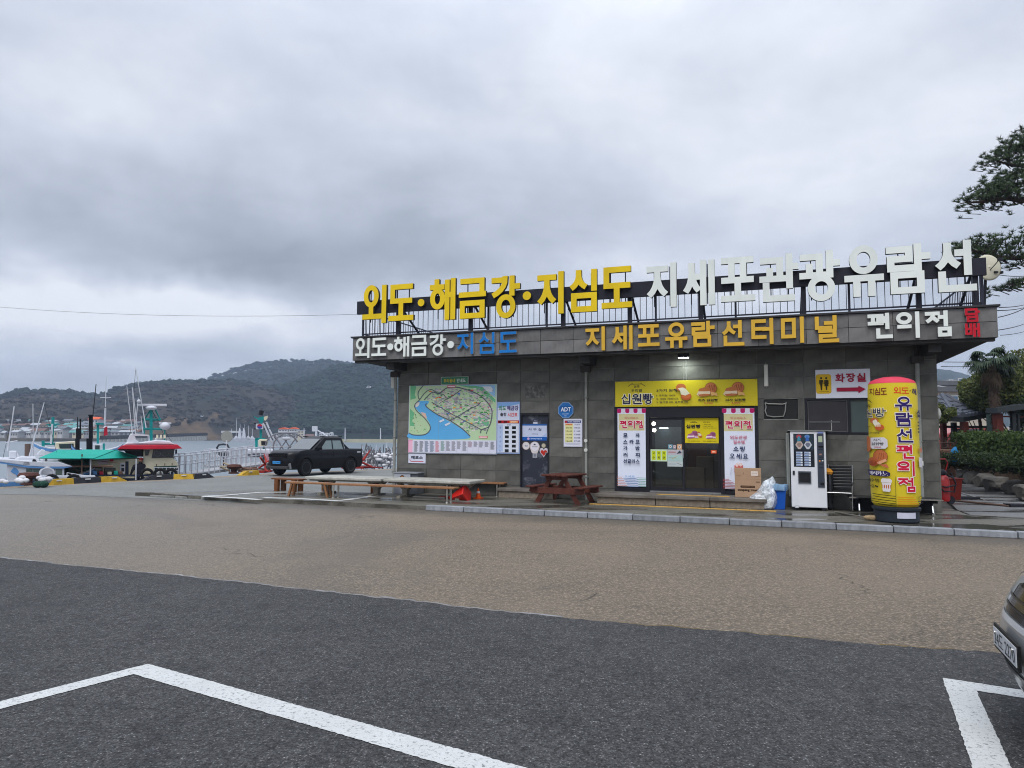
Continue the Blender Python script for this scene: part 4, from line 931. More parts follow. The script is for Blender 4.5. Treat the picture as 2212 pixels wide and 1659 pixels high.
# two upright banners
def upright(c,xl,yt,xr,yb,label,right):
    r=(FA(c,xl,(yt+yb)/2,.03)[0],FA(c,(xl+xr)/2,yb,.03)[1],FA(c,xr,(yt+yb)/2,.03)[0],FA(c,(xl+xr)/2,yt,.03)[1])
    o,p=board('upright_banner',label,'banner',r,.006,.012,'#ccd2e6','#c2c8dc')
    p.rect(.005,.002,.995,.998,'#dde2f2'); p.rect(.06,.715,.94,.93,'#cfc596'); p.rect(.005,.96,.995,.998,'#c2256e')
    for i in range(7):
        a=.005+i*.1414; p.poly([(a,.998),(a+.1414,.998),(a+.1414,.955)]+[(a+.0707+.0707*math.cos(R(t)),.955-.016*math.sin(R(t))) for t in (0,40,90,140,180)],'#b91f66' if i%2==0 else '#d8d4e0')
    p.text('외도매표소',.26,.862,.74,.892,'#c47a6a',.015); p.gl('편의점',.09,.748,.91,.842,'#c01c48',.15,'#ecd9d9',.07,gap=.12)
    if not right:
        for j,t in enumerate(('모자','스카프','가방','커피','선글라스')):
            y=.655-j*.083
            xs={2:(.22,.64),3:(.22,.43,.64),4:(.22,.365,.51,.655)}[len(t)]
            for x,ch in zip(xs,t): p.text(ch,x,y-.026,x+(.145 if len(t)<4 else .125),y+.026,'#2c3a5c',.04)
        for j in range(6):
            y=.118-j*.021
            p.line([(.005,y),(.18+j*.035,y),(.24+j*.035,y-.012),(.4+j*.03,y-.012)][:2 if j>0 else 2],.006,'#c98476'); p.line([(.22+j*.035,y-.013),(.62+j*.02,y-.013),(.70+j*.015,y-.004)],.006,'#3f6ea6'); p.line([(.70+j*.015,y-.004),(.995,y-.004)],.006,'#5b9e86')
        p.text('오세요',.26,.115,.62,.145,'#8fb0d8',.03)
    else:
        p.text('외도관광',.24,.615,.76,.662,'#c06a7e',.02); p.text('필수템',.34,.558,.68,.602,'#c06a7e',.02)
        p.gl('쇼핑',.32,.465,.71,.528,'#2b3a60',.15,gap=.14); p.gl('오세요',.20,.375,.80,.440,'#2b3a60',.15,gap=.14)
        p.rrect(.36,.20,.62,.30,.03,'#c4625e'); p.disc(.44,.30,.05,.022,'#e8c9c4'); p.disc(.55,.305,.05,.022,'#e8c9c4'); p.line([(.43,.30),(.45,.33),(.52,.335),(.55,.30)],.006,'#e9dcd6')
        p.line([(.24,.18),(.27,.27)],.006,'#b9b9c8')
        for j in range(7): p.line([(.005,.122-j*.018),(.2+j*.06,.122-j*.018)],.007,'#a24a4e')
    p.build('lettering',o)
upright('A7',252,500,615,1472,'upright shop banner left of the glass doors listing hats, scarves, bags and coffee',False)
upright('A7',1562,497,1972,1508,'upright shop banner right of the glass doors, half hidden by a cardboard box',True)
# posters on the glass
def poster(name,label,cat,q,off,th,back):
    r=(FA('A7',q[0],(q[1]+q[3])/2,off)[0],FA('A7',(q[0]+q[2])/2,q[3],off)[1],FA('A7',q[2],(q[1]+q[3])/2,off)[0],FA('A7',(q[0]+q[2])/2,q[1],off)[1])
    return board(name,label,cat,r,off-th,th,back,back)
o,p=poster('glass_poster','square yellow bread poster on the right glass door','poster',(1095,618,1515,932),-.07,.004,'#dac61c')
logo(p,.27,.80,.2,txt=False); p.text('경주',.22,.80,.32,.86,'#33301c',.02); p.text('십원빵',.04,.58,.47,.74,'#26222a',.05); p.text('3가지 원칙',.54,.80,.74,.86,'#4a4620',.01)
for j in range(3): p.text(('1. 우리밀 100%','2. 100% 자연치즈','3. 밀가루 0%, 글루텐 0%')[j],.54,.72-j*.07,(.78,.84,.94)[j],.755-j*.07,'#4a4620',.01)
sandwich(p,.24,.32,.16,True); pulled(p,.44,.34,.085); sandwich(p,.78,.30,.14,True)
p.text('치즈 십원빵 3,900',.08,.06,.45,.10,'#5a4a10',.02); p.text('피자 십원빵 4,000',.53,.06,.93,.10,'#5a4a10',.02); p.build('lettering',o)
o,p=poster('glass_poster','pale poster with three lime strips on the left glass door','poster',(668,1010,875,1158),-.025,.004,'#c4d8b8')
for i in range(3): p.rect(.08+i*.31,.12,.31+i*.31,.88,'#c3cf1e')
for i,t in enumerate(('국수','어묵','라면')):
    for j,ch in enumerate(t): p.text(ch,.13+i*.31,.58-j*.38,.26+i*.31,.80-j*.38,'#4a5420',.02)
p.build('lettering',o)
o,p=poster('glass_poster','stack of three pale horizontal notices beside the lime strips','poster',(877,1012,1070,1225),-.025,.005,'#aebdbd')
p.rect(.02,.69,.98,.98,'#b9b4bc'); p.rect(.02,.36,.98,.66,'#a8c4c0'); p.rect(.02,.02,.98,.30,'#b8c2c4'); p.poly([(.6,.75),(.8,.95),(.95,.8)],'#3a4450'); p.line([(.3,.44),(.6,.6)],.03,'#c8b040'); p.line([(.6,.22),(.95,.1)],.03,'#8a8480')
for y in (.8,.85,.5,.14): p.rect(.08,y,.55,y+.03,'#b0706e' if y>.7 else '#8c9494')
p.build('lettering',o)
for q,bk,lb in (((888,948,942,1000),'#6f9db0','blue'),((950,955,985,1000),'#b9a8b4','small pink'),((997,945,1060,1012),'#c99a72','orange')):
    o,p=poster('door_sticker',lb+' square sticker near the edge of the left glass door','sticker',q,-.025,.003,bk)
    p.disc(.5,.5,.3,.3,'#e0d8d0'); p.rect(.35,.4,.65,.6,'#5a4a48'); p.build('lettering',o)
o,p=poster('door_sticker','orange red label beside the pull side of the right glass door','sticker',(1420,1020,1490,1060),-.07,.003,'#e0532a'); p.rect(.2,.3,.8,.7,'#f2c8a8'); p.build('lettering',o)
# lit lamps inside the shop
ML=M('lamp_glow',(1,.93,.80),.5,emit=14)
for x,y in ((685,690),(692,770)):
    u,z=FA('A7',x+22,y,-1.6); o=thingB('globe_lamp','round glowing lamp seen through the left glass door, '+('upper' if y<700 else 'lower')+' of two','lamp',u,1.6,z)
    MB().mat(ML).ball((0,0,0),.055,14,10).build('lamp_globe',o); MB().mat(MDK).cyl((0,0,.07),(0,0,3.0-z),.008,n=5).build('cord',o)
u,z=FA('A7',830,745,-3.); o=thingB('ceiling_strip_lamp','white strip lamp glowing deep inside the shop','lamp',u,3.0,z); B1_(-.12,.14,-.05,.05,-.015,.015,M('lamp_glow_cool',(.85,.95,1),.5,emit=4)).build('tube',o)
il=bpy.data.lights.new('shop_light','AREA'); il.energy=9; il.size=1.2; il.color=(1,.95,.86); ilo=bpy.data.objects.new('shop_light',il); COL.objects.link(ilo); ilo.location=BW(8.4,1.8,2.95)
# floodlight under the eave
u,z=FA('B2',1635,1258,.35); o=thingB('floodlight','lit floodlight under the roof edge above the shop banner','lamp',u,-.35,z)
MB().mat(MDK).box(-.14,.14,-.06,.10,-.02,.10).box(-.02,.02,0,.03,.10,ZB-z-.03).build('housing',o); MB().mat(M('flood_glow',(.90,1,.93),.5,emit=22)).box(-.125,.125,-.05,.09,-.032,-.021).build('lens',o)
MB().mat(M('cable_grey',(.3,.3,.3),.6)).cyl((.03,.335,0),(.03,.335,-.75),.008,n=5).build('cable',o)
fl=bpy.data.lights.new('flood','AREA'); fl.energy=7; fl.size=.22; fl.color=(.88,1,.92); flo=bpy.data.objects.new('flood',fl); COL.objects.link(flo); flo.location=BW(u,-.35,z-.05)
# toilet sign
r=(FA('A5',1415,300,.05)[0],FA('A5',1700,463,.05)[1],FA('A5',2012,300,.05)[0],FA('A5',1700,148,.05)[1])
o,p=board('toilet_sign','white sign with red Korean letters and red arrow above the window','sign',r,.004,.03,'#dde0ec','#dde0ec')
p.rrect(.005,.16,.29,.84,.045,'#d6ab1e'); p.rrect(.02,.185,.278,.815,.04,'#dfb726')
for cx_,sk in ((.105,0),(.20,1)):
    p.disc(cx_,.70,.020,.042,'#3b3416',12); p.poly([(cx_-.038,.64),(cx_+.038,.64),(cx_+.043,.5),(cx_+.03,.48),(cx_+.028,.60),(cx_+(.04 if sk else .02),.42),(cx_+.018,.42),(cx_+.012,.28),(cx_-.012,.28),(cx_-.018,.42),(cx_-(.04 if sk else .02),.42),(cx_-.028,.60),(cx_-.03,.48),(cx_-.043,.5)],'#3b3416')
p.text('RESTROOM',.07,.215,.235,.245,'#5a4c18',.01)
p.gl('화장실',.355,.55,.94,.85,'#a3173a',.155,gap=.12); p.poly([(.385,.25),(.385,.36),(.78,.36),(.78,.42),(.91,.30),(.78,.16),(.78,.23),(.385,.23)],'#a3173a'); p.build('lettering',o)
# square recess with bent pipe
B1_(10.645,11.455,.05,.10,2.315,2.815,M('recess_dark',(.03,.03,.03),.8)).build('meter_recess',BL)
pts=[FA('A5',x,y,-.02) for x,y in ((865,515),(875,560),(865,600),(885,655),(960,668),(1065,662),(1085,600),(1090,530),(1100,515),(1060,530),(900,525),(865,515))]
MB().mat(M('old_pipe',(.30,.30,.28),.5,.4,var=.3)).tube([(u,.02,z) for u,z in pts],.016,7).build('bent_pipe',BL)
# side window
o=thingB('sliding_window','wide dark framed sliding window low under the toilet sign','window',11.61,.0,1.92); w,h=2.44,.91
f=MB().mat(MDK).box(0,w,.0,.09,0,.06).box(0,w,.0,.09,h-.05,h).box(0,.06,0,.09,.06,h-.05).box(w-.06,w,0,.09,.06,h-.05).box(.98,1.05,.0,.07,.06,h-.05); f.build('frame',o)
MB().mat(M('window_edge',(.10,.10,.105),.4)).box(.07,.09,.02,.05,.07,h-.06).box(.96,.98,.02,.05,.07,h-.06).box(.09,.96,.02,.05,.07,.09).box(.09,.96,.02,.05,h-.08,h-.06).build('sash',o)
B1_(.09,.96,.04,.05,.09,h-.08,M('insect_screen',(.045,.043,.047),.5,var=.15)).build('pane',o); B1_(1.05,w-.06,.05,.058,.06,h-.05,M('frosted_pane',(.075,.10,.105),.18,var=.1)).build('pane',o)
B1_(.10,.80,.025,.045,.30,.33,M('grey_bar',(.12,.12,.12),.4)).build('inner_bar',o); B1_(.60,.62,.03,.045,.05,.36,M('pale_bar',(.3,.3,.3),.4)).build('inner_bar',o)
# white wall boxes (fluorescent housings)
def wallbox(c,x0,y0,x1,y1,label,dy=0.):
    r=rectF(c,x0,y0,x1,y1,.08+dy); o=thingB('wall_lamp',label,'lamp',(r[0]+r[2])/2,-dy,r[1]); w=(r[2]-r[0])/2
    B1_(-w,w,-.09,0,0,r[3]-r[1],M('lamp_casing','#c9c9c2',.5,var=.06)).build('casing',o,bevel=.008); B1_(-w*.6,w*.6,-.094,-.089,.03,r[3]-r[1]-.03,M('lamp_cover','#d6d4cc',.4,var=.05)).build('cover',o)
    MB().mat(M('steel')).cyl((0,-.04,r[3]-r[1]),(0,-.04,r[3]-r[1]+.05),.008,n=6).cyl((0,-.04,-.03),(0,-.04,0),.006,n=6).build('hook',o)
wallbox('A5',850,98,900,335,'unlit white upright strip lamp on the wall right of the shop banner')
P0=FA('A3',548,305,0); o=thingB('wall_lamp','unlit white upright strip lamp under the left end of the roof','lamp',P0[0],-.0,FA('A3',560,492,0)[1]); hh=P0[1]-FA('A3',560,492,0)[1]
B1_(-.05,.05,-.04,.05,0,hh,M('lamp_casing')).build('casing',o,bevel=.008); MB().mat(M('steel')).cyl((0,0,hh),(0,0,ZB-FA('A3',560,492,0)[1]-.004),.01,n=6).build('hook',o)
# downpipes
def pipe(u,label,zb,bend=0,r=.038,low=True,y=-.06):
    o=thingB('downpipe',label,'drainpipe',u,0,0); m=M('pipe_grey','#8f918c',.45,var=.12,vs=4,dirt=.3)
    MB().mat(m).tube([(0,y,zb-PVZ if low else zb),(0,y,1.8),(-bend,y,ZB-.42)],[r]*3,10).build('pipe',o)
    MB().mat(M('hopper','#3d3a38',.7,var=.2)).box(-.13-bend,.13-bend,y-.12,y+.052,ZB-.44,ZB-.27).cyl((-bend,y,ZB-.272),(-bend,y,ZB-.005),.05,n=8).build('hopper',o,bevel=.008)
    for z in (.7,1.75,2.9): MB().mat(M('bracket','#6c6e6a',.5)).box(-.055,.055,y-.045,-.001,z,z+.03).build('bracket',o)
    return o
pipe(-.085,'thin grey downpipe down the left corner of the building',PVZ,r=.045,y=-.02)
o=pipe(5.98,'thin grey downpipe between the octagonal plate and the yellow banner',.2)
for z in (1.72,1.46): MB().mat(M('cap_white','#c8c8c4',.5)).lathe([(.0,0),(.05,0),(.05,.05),(.0,.05)],(0,-.115,z),12,'y').build('valve_cap',o)
o=pipe(14.12,'thick grey downpipe down the right corner behind the yellow column',PVZ,r=.05); MB().mat(M('cap_white')).box(-.045,.045,-.125,-.06,1.20,1.31).build('valve_cap',o)
# small round vent at the right corner and the vent hood above
u=LW; o=thingB('wall_vent','white round vent hood at the right corner of the building','vent',LW+.005,.35,FA('A6',1270,630,0)[1])
MB().mat(M('vent_white','#c4c4bc',.5)).lathe([(.0,0),(.13,0),(.15,.03),(.13,.10),(.0,.14)],(0,0,0),18,'x').build('hood',o)
# satellite dish behind the roof sign
d=Vector(P('B4',1465,490,19.6)); o=thing('satellite_dish','cream round satellite dish behind the right end of the roof sign','dish',d,0)
dm=MB().mat(M('dish_cream','#bcb8a4',.5,var=.1)); secs=[]
for i in range(7):
    a=i/6; secs.append([(a*.34*math.cos(t),.06*a*a-.06,a*.39*math.sin(t)) for t in [2*math.pi*j/28 for j in range(28)]])
dm.loft(secs,cap=False); x=dm.build('reflector',o,rot=(R(-6),0,R(-8))); sm=x.modifiers.new('thick','SOLIDIFY'); sm.thickness=.015
MB().mat(MDK).cyl((0,-.05,-.10),(.08,-.35,.14),.012).box(.03,.14,-.42,-.33,.10,.18).build('feed_arm',o); MB().mat(MDK).cyl((0,.1,0),(0,.35,ZT-d.z+.02),.04).build('mast',o)
MB().mat(MDK).box(.10,.20,-.12,-.02,-.18,-.13).box(.30,.36,-.1,0,-.19,-.12).build('clamp',o)
# ================================================================ THINGS ON THE PAVEMENT
Z0=PVZ
# picnic table: end frame faces us; local frame of building
MRB=M('red_brown_paint',(.105,.034,.024),.5,var=.22,vs=7,bump=.15,bs=60,dirt=.25)
o=thingB('picnic_table','small red brown wooden picnic table with attached benches in front of the office door','picnic table',5.62,-1.0,Z0,rz=R(-12))
for i in range(5): B1_(-.36+i*.146,-.36+i*.146+.138,-.62,.62,.70,.74,MRB).build('table_board',o,bevel=.006)
for sx_ in (-1,1):
    for j in range(2): x=sx_*(.62+j*.145); B1_(min(x-.068,x+.068),max(x-.068,x+.068),-.62,.62,.40,.435,MRB).build('seat_board',o,bevel=.006)
for y in (-.42,.42):
    MB().mat(MRB).prism([(-.82,.28),(-.80,.395),(.80,.395),(.82,.28),(.74,.24),(-.74,.24)],y-.03,y+.01).build('seat_bearer',o,bevel=.004)
    MB().mat(MRB).prism([(-.34,.695),(.34,.695),(.31,.60),(-.31,.60)],y-.03,y+.01).build('table_bearer',o,bevel=.004)
    for sx_ in (-1,1):
        MB().mat(MRB).prism([(sx_*.16,.595),(sx_*.30,.595),(sx_*.68,0),(sx_*.52,0)],y+.012,y+.05).build('leg',o,bevel=.004)
MB().mat(MRB).box(-.03,.03,-.42,.42,.30,.36).build('brace',o)
# grey stone tables
MSN=M('grey_stone_top',(.42,.41,.37),.65,var=.20,vs=5,bump=.3,bs=60,dirt=.3); MSL=M('weathered_leg',(.24,.225,.19),.7,var=.3,vs=8,dirt=.3)
def stone_table(u0,u1,y0,y1,label,ang=0,mt=MSN):
    uc,yc=(u0+u1)/2,(y0+y1)/2; o=thingB('stone_table',label,'table',uc,yc,Z0,'grey tables in front of the building',ang); w,d=(u1-u0)/2,(y1-y0)/2
    B1_(-w,w,-d,d,.44,.52,mt).build('table_top',o,bevel=.02); B1_(-w+.1,w-.1,-d+.1,d-.1,.40,.437,MSL).build('apron',o)
    for sx_ in (-1,1):
        x=sx_*(w-.42)
        MB().mat(MSL).prism([(x-.07,0),(x+.07,0),(x+.08,.2),(x+.30,.397),(x+.16,.397),(x,.24),(x-.16,.397),(x-.30,.397),(x-.08,.2)],-.09,.09).build('leg',o,bevel=.008)
        MB().mat(MSL).box(x-.06,x+.06,-d+.12,-.10,.0,.05).box(x-.06,x+.06,.10,d-.12,.0,.05).build('foot',o)
    return o
stone_table(.62,3.25,-1.85,-.75,'pale grey stone topped table nearest the office door')
stone_table(-2.0,.52,-1.85,-.80,'pale grey stone topped table at the left, its end near the building corner',R(1))
# benches
MWD=M('orange_brown_plank',(.27,.13,.06),.5,var=.22,vs=9,bump=.2,bs=50,dirt=.25); MWD2=M('dark_wood_plank',(.17,.065,.025),.55,var=.25,vs=9,dirt=.3); MPT=M('pale_post',(.30,.27,.22),.6,var=.2,dirt=.3); MST=M('brushed_steel','#aeaaa2',.35,.8)
def bench(u0,u1,y,d,label,kind,ang=0,zt=.40,mt=MWD):
    o=thingB('bench',label,'bench',(u0+u1)/2,y,Z0,'benches round the stone tables',ang); w=(u1-u0)/2; n=2 if d<.34 else 3
    for i in range(n): a=-d/2+i*d/n; B1_(-w,w,a+.006,a+d/n-.006,zt-.045,zt,mt).build('seat_plank',o,bevel=.006)
    for sx_ in (-1,1):
        for sy in (-1,1):
            x=sx_*(w-.22); y_=sy*(d/2-.05)
            if kind=='steel': MB().mat(MST).cyl((x,y_,0),(x,y_,zt-.046),.026,n=10).lathe([(.0,0),(.045,0),(.04,.015),(0,.02)],(x,y_,0),12).build('leg',o)
            elif kind=='post': MB().mat(MPT).box(x-.05,x+.05,y_-.04,y_+.04,0,zt-.046).build('leg',o,bevel=.005)
            elif kind=='block': MB().mat(MWD2).box(x-.075,x+.075,y_-.05,y_+.05,0,zt-.046).build('leg',o,bevel=.005)
            else: MB().mat(mt).prism([(x+sx_*.10-.03,0),(x+sx_*.10+.03,0),(x+.03,zt-.046),(x-.03,zt-.046)],y_-.03,y_+.03).build('leg',o,bevel=.004)
    return o
bench(-.78,3.12,-2.38,.34,'long orange brown bench on metal legs in front of both stone tables','steel')
bench(-2.20,-.66,-2.35,.30,'short orange brown bench with splayed wooden legs at the left end of the front row','splay')
bench(-3.72,-2.55,-1.10,.36,'dark brown bench on square wooden blocks, farthest left behind the others','block',R(-9),mt=MWD2)
bench(1.6,3.62,-.12,.32,'orange brown bench against the wall ending beside the office step','steel')
bench(-2.5,-.3,-.35,.34,'brown bench on wooden blocks behind the left stone table','block',mt=MWD2)
# traffic cone lying on its side: red body with square base
MRC=M('red_plastic',(.60,.018,.012),.38,var=.12,vs=4,dirt=.2)
u,y=L('C2',1360,408,Z0); o=thingB('traffic_cone','large red plastic cone lying on its side under the stone table','cone',2.98,-1.62,Z0)
T=Matrix.Translation((.1,0,.19))@Matrix.Rotation(R(-108),4,'Y')@Matrix.Rotation(R(45),4,'Z'); mb=MB(); mb.T=T; mb.mat(MRC); mb.loft([[(s_*a,s_*b,z) for a,b in ((-1,-1),(1,-1),(1,1),(-1,1))] for s_,z in ((.21,0),(.21,.04),(.17,.045),(.05,.52))],smooth=False); mb.build('cone_body',o,bevel=.008)
o=thingB('traffic_cone','small orange cone standing behind the right leg of the stone table','cone',3.12,-.95,Z0); o.scale=(.72,.72,.72)
MB().mat(M('orange_plastic',(.72,.10,.012),.4)).box(-.16,.16,-.16,.16,0,.03).cyl((0,0,.03),(0,0,.40),.11,.025,14).build('cone_body',o)
MB().mat(M('reflective_white','#d0d0d0',.4)).cyl((0,0,.20),(0,0,.28),.0815,.062,14,cap=False).build('reflective_band',o)
o=thingB('red_spade','red plastic bar lying on the ground under the stone table','bar',2.30,-1.2,Z0); MB().mat(MRC).box(-.25,.25,-.04,.04,.0,.05).box(.2,.42,-.05,.05,.005,.03).build('bar',o,bevel=.01)
o=thingB('plank','pale loose plank lying on the pavement under the table','plank',1.8,-1.3,Z0); B1_(-.5,.5,-.08,.08,0,.035,M('pale_plank',(.33,.31,.28),.7)).build('board',o,bevel=.004)
# silver box near the corner
o=thingB('metal_box','silver metal box with small oval emblem standing at the left corner wall','box',.62,-.32,Z0)
B1_(-.40,.15,-.24,.22,.0,.60,M('galvanised','#a6a9b2',.45,var=.06)).build('body',o,bevel=.012); B1_(-.42,.40,-.26,.24,.604,.64,M('galvanised_lid','#85888e',.4)).build('lid',o,bevel=.008)
B1_(.16,.38,-.2,.2,.0,.60,M('galvanised_side','#6c6f74',.4)).build('side_compartment',o,bevel=.01); p=Print(-.40,0,.15,.6,-.242); p.disc(.52,.82,.14,.11,'#4a3428'); p.disc(.52,.82,.09,.06,'#b06a34'); p.build('emblem',o); MB().mat(MDK).box(-.36,-.33,-.25,-.241,.25,.33).build('latch',o)
# vending machine
o=thingB('vending_machine','white coffee vending machine with glass display and dark keypad strip','vending machine',11.245,.02,Z0); VW,VH,VD=.775,1.90,.72
MWV=M('vending_white','#dcdee4',.35,var=.04,vs=3,dirt=.08); MGV=M('vending_side','#8d9094',.4,var=.08)
B1_(0,VW,-VD+.08,0,.06,VH-.02,MGV).build('cabinet',o,bevel=.012); B1_(-.01,VW+.005,-VD-.02,-VD+.075,.07,VH,MWV).build('door_panel',o,bevel=.016); B1_(-.06,VW+.12,-VD-.05,.02,VH+.002,VH+.022,M('top_sheet','#7d807c',.5)).build('top_sheet',o)
for x in (.03,VW-.12): B1_(x,x+.09,-VD+.02,-.05,0,.058,MDK).build('foot',o)
MB().mat(M('pale_curtain','#8c8f8a',.6)).box(-.10,-.045,-VD+.25,-.1,.45,VH-.05).box(-.06,-.02,-VD+.2,-.1,.3,VH-.05).build('side_duct',o,bevel=.02)
p=Print(0,0,VW,VH,-VD-.0212)
def vp(x,y): # D7 crop -> fraction
    return ((x-240)/(848-240-(0)),1-(y-138)/(1518-138))
def vr(x0,y0,x1,y1,h): a=vp(x0,y0); b=vp(x1,y1); p.rect(a[0],b[1],b[0],a[1],h)
vr(288,185,650,765,'#23262c'); vr(300,195,640,460,'#2c3a44'); vr(300,490,610,755,'#1e2430')
for cx_,h in ((385,'#a8404e'),(530,'#5a80b4')):
    a=vp(cx_,235); p.disc(a[0],a[1],.075,.026,h,12); a=vp(cx_,275); p.poly([(a[0]-.05,a[1]-.03),(a[0]+.06,a[1]-.02),(a[0]+.03,a[1]+.03),(a[0]-.03,a[1]+.03)],'#3f8aa0' if cx_<400 else '#3a66b0')
for cx_,h in ((390,'#b8a8a4'),(540,'#bcc0c8')):
    p.poly([vp(cx_-70,380),vp(cx_-30,320),vp(cx_+35,320),vp(cx_+72,380),vp(cx_+20,455),vp(cx_-20,455)],h); p.poly([vp(cx_-45,375),vp(cx_-20,340),vp(cx_+25,340),vp(cx_+45,375),vp(cx_+12,420),vp(cx_-12,420)],'#8f7a72' if cx_<400 else '#6a7080')
for i in range(2):
    for j in range(6):
        x=330+i*143; y=500+j*43; vr(x,y,x+112,y+33,'#a9b6cc'); vr(x+8,y+17,x+75,y+28,'#6f88b8'); vr(x+85,y+6,x+108,y+28,'#dfe2e8')
vr(698,180,815,1115,'#3e4450'); vr(722,225,792,330,'#a9b496'); vr(720,395,805,425,'#14161a'); vr(722,440,798,470,'#2b3038'); vr(735,530,775,555,'#9a7264'); vr(715,150,812,178,'#7d8cc0'); vr(740,1030,805,1075,'#14161c')
a=vp(738,655); p.disc(a[0],a[1],.026,.010,'#d9802e',12); a=vp(788,650); p.disc(a[0],a[1],.024,.009,'#cfd8d4',12)
for q in (580,620,700,760): vr(725,q,798,q+18,'#2c323c')
vr(262,835,300,905,'#2e3034'); vr(285,1440,362,1480,'#8a8c90'); vr(293,1446,354,1474,'#d0d2d6'); p.build('display',o)
a,b_=vp(358,840),vp(583,1050)
mb=MB().mat(M('slot_frame','#4c505a',.4)); x0,x1,z1,z0=a[0]*VW,b_[0]*VW,a[1]*VH,b_[1]*VH
mb.box(x0,x0+.02,-VD-.045,-VD-.021,z0,z1).box(x1-.02,x1,-VD-.045,-VD-.021,z0,z1).box(x0+.02,x1-.02,-VD-.045,-VD-.021,z1-.03,z1).box(x0+.02,x1-.02,-VD-.045,-VD-.021,z0,z0+.02).build('slot_frame',o)
B1_(x0+.02,x1-.02,-VD-.028,-VD-.0225,z0+.02,z1-.03,M('slot_dark','#1a1b1e',.2)).build('cup_slot',o)
# blue bin with bag
o=thingB('blue_bin','square blue waste bin with a pale bag folded over its rim','bin',10.93,-.62,Z0)
mb=MB().mat(M('bin_blue',(.010,.085,.42),.4,var=.08)); mb.loft([[(s_*a,s_*b,z) for a,b in ((-1,-1),(1,-1),(1,1),(-1,1))] for s_,z in ((.15,0),(.185,.56))],smooth=False); mb.build('bin_body',o,bevel=.012)
m,n,k,b=newmat('clear_plastic_bag'); b.inputs['Base Color'].default_value=(.80,.86,.92,1); b.inputs['Roughness'].default_value=.25; b.inputs['Alpha'].default_value=.5; b.inputs['Specular IOR Level'].default_value=.8
tcx=n.new('ShaderNodeTexCoord'); w_=nz(n,k,tcx.outputs['Object'],6,5,.6,1.5); k.new(mr_(n,k,w_,.42,.62,.30,.85),b.inputs['Alpha']); bp=n.new('ShaderNodeBump'); bp.inputs['Distance'].default_value=.05; bp.inputs['Strength'].default_value=.9; k.new(w_,bp.inputs['Height']); k.new(bp.outputs[0],b.inputs['Normal']); MBAG=m
def crumple(name,parent,secs,m,amp=.03,seed=0,loc=None):
    mb=MB().mat(m); out=[]
    for i,sec in enumerate(secs):
        q=[]
        for p in sec:
            d=mnoise.noise_vector(Vector(p)*6+Vector((seed,seed*2,0)))*amp+mnoise.noise_vector(Vector(p)*17)*amp*.5; q.append((p[0]+d.x,p[1]+d.y,max(p[2]+d.z,.003)))
        out.append(q)
    mb.loft(out); return mb.build(name,parent,loc=loc)
def ringsec(cx,cy,rx,ry,z,n=26,k_=0): return [(cx+rx*math.cos(t)*(1+.08*math.sin(5*t+k_)),cy+ry*math.sin(t)*(1+.08*math.cos(7*t+k_)),z) for t in [2*math.pi*i/n for i in range(n)]]
crumple('liner',o,[ringsec(0,0,.235,.235,.46),ringsec(0,0,.245,.245,.52),ringsec(0,0,.24,.24,.60),ringsec(0,0,.18,.18,.58)],M('liner_pale',(.30,.50,.72),.35,alpha=.8),.02,3)
o=thingB('plastic_bag','big clear plastic bag slumped on the ground against the blue bin','bag',10.55,-.75,Z0)
crumple('bag_body',o,[ringsec(0,0,.10,.10,.004),ringsec(0,0,.30,.22,.03),ringsec(.0,0,.36,.25,.14),ringsec(.05,0,.31,.22,.28),ringsec(.13,0,.22,.17,.40),ringsec(.17,.02,.16,.13,.54),ringsec(.20,.03,.13,.10,.66),ringsec(.24,.04,.06,.05,.76),ringsec(.26,.05,.02,.02,.80)],MBAG,.055,9)
# cardboard box on the shop step
r=(FA('C4',110,200,.75)[0],0,FA('C4',462,200,.75)[0],0)
o=thingB('cardboard_box','flat brown cardboard box standing on the shop step against the right banner','box',9.93,-.62,.357,rz=R(1)); BWd,BH=.62,.72
B1_(0,BWd,-.02,.10,0,BH,M('cardboard',(.40,.26,.165),.8,var=.08,vs=3)).build('box_body',o,bevel=.006)
p=Print(0,0,BWd,BH,-.0212); p.rrect(.21,.325,.76,.40,.03,'#3c2a1e'); p.text('wonderful trip',.25,.34,.72,.385,'#8a6648',.02); p.text('coupang travel',.10,.19,.90,.30,'#3c2a1e',.045); p.rrect(.62,.74,.88,.90,.02,'#d8cabf'); p.text('(주)의류',.65,.79,.85,.85,'#a08a84',.01)
p.rect(.04,.728,.24,.735,'#5b4130'); p.rect(.78,.728,.96,.735,'#5b4130'); p.rect(.8,.52,.95,.545,'#6a4c38'); p.line([(.33,.78),(.33,.86)],.01,'#5b4130'); p.rect(.0,.62,1,.6225,'#8a6446'); p.build('lettering',o)
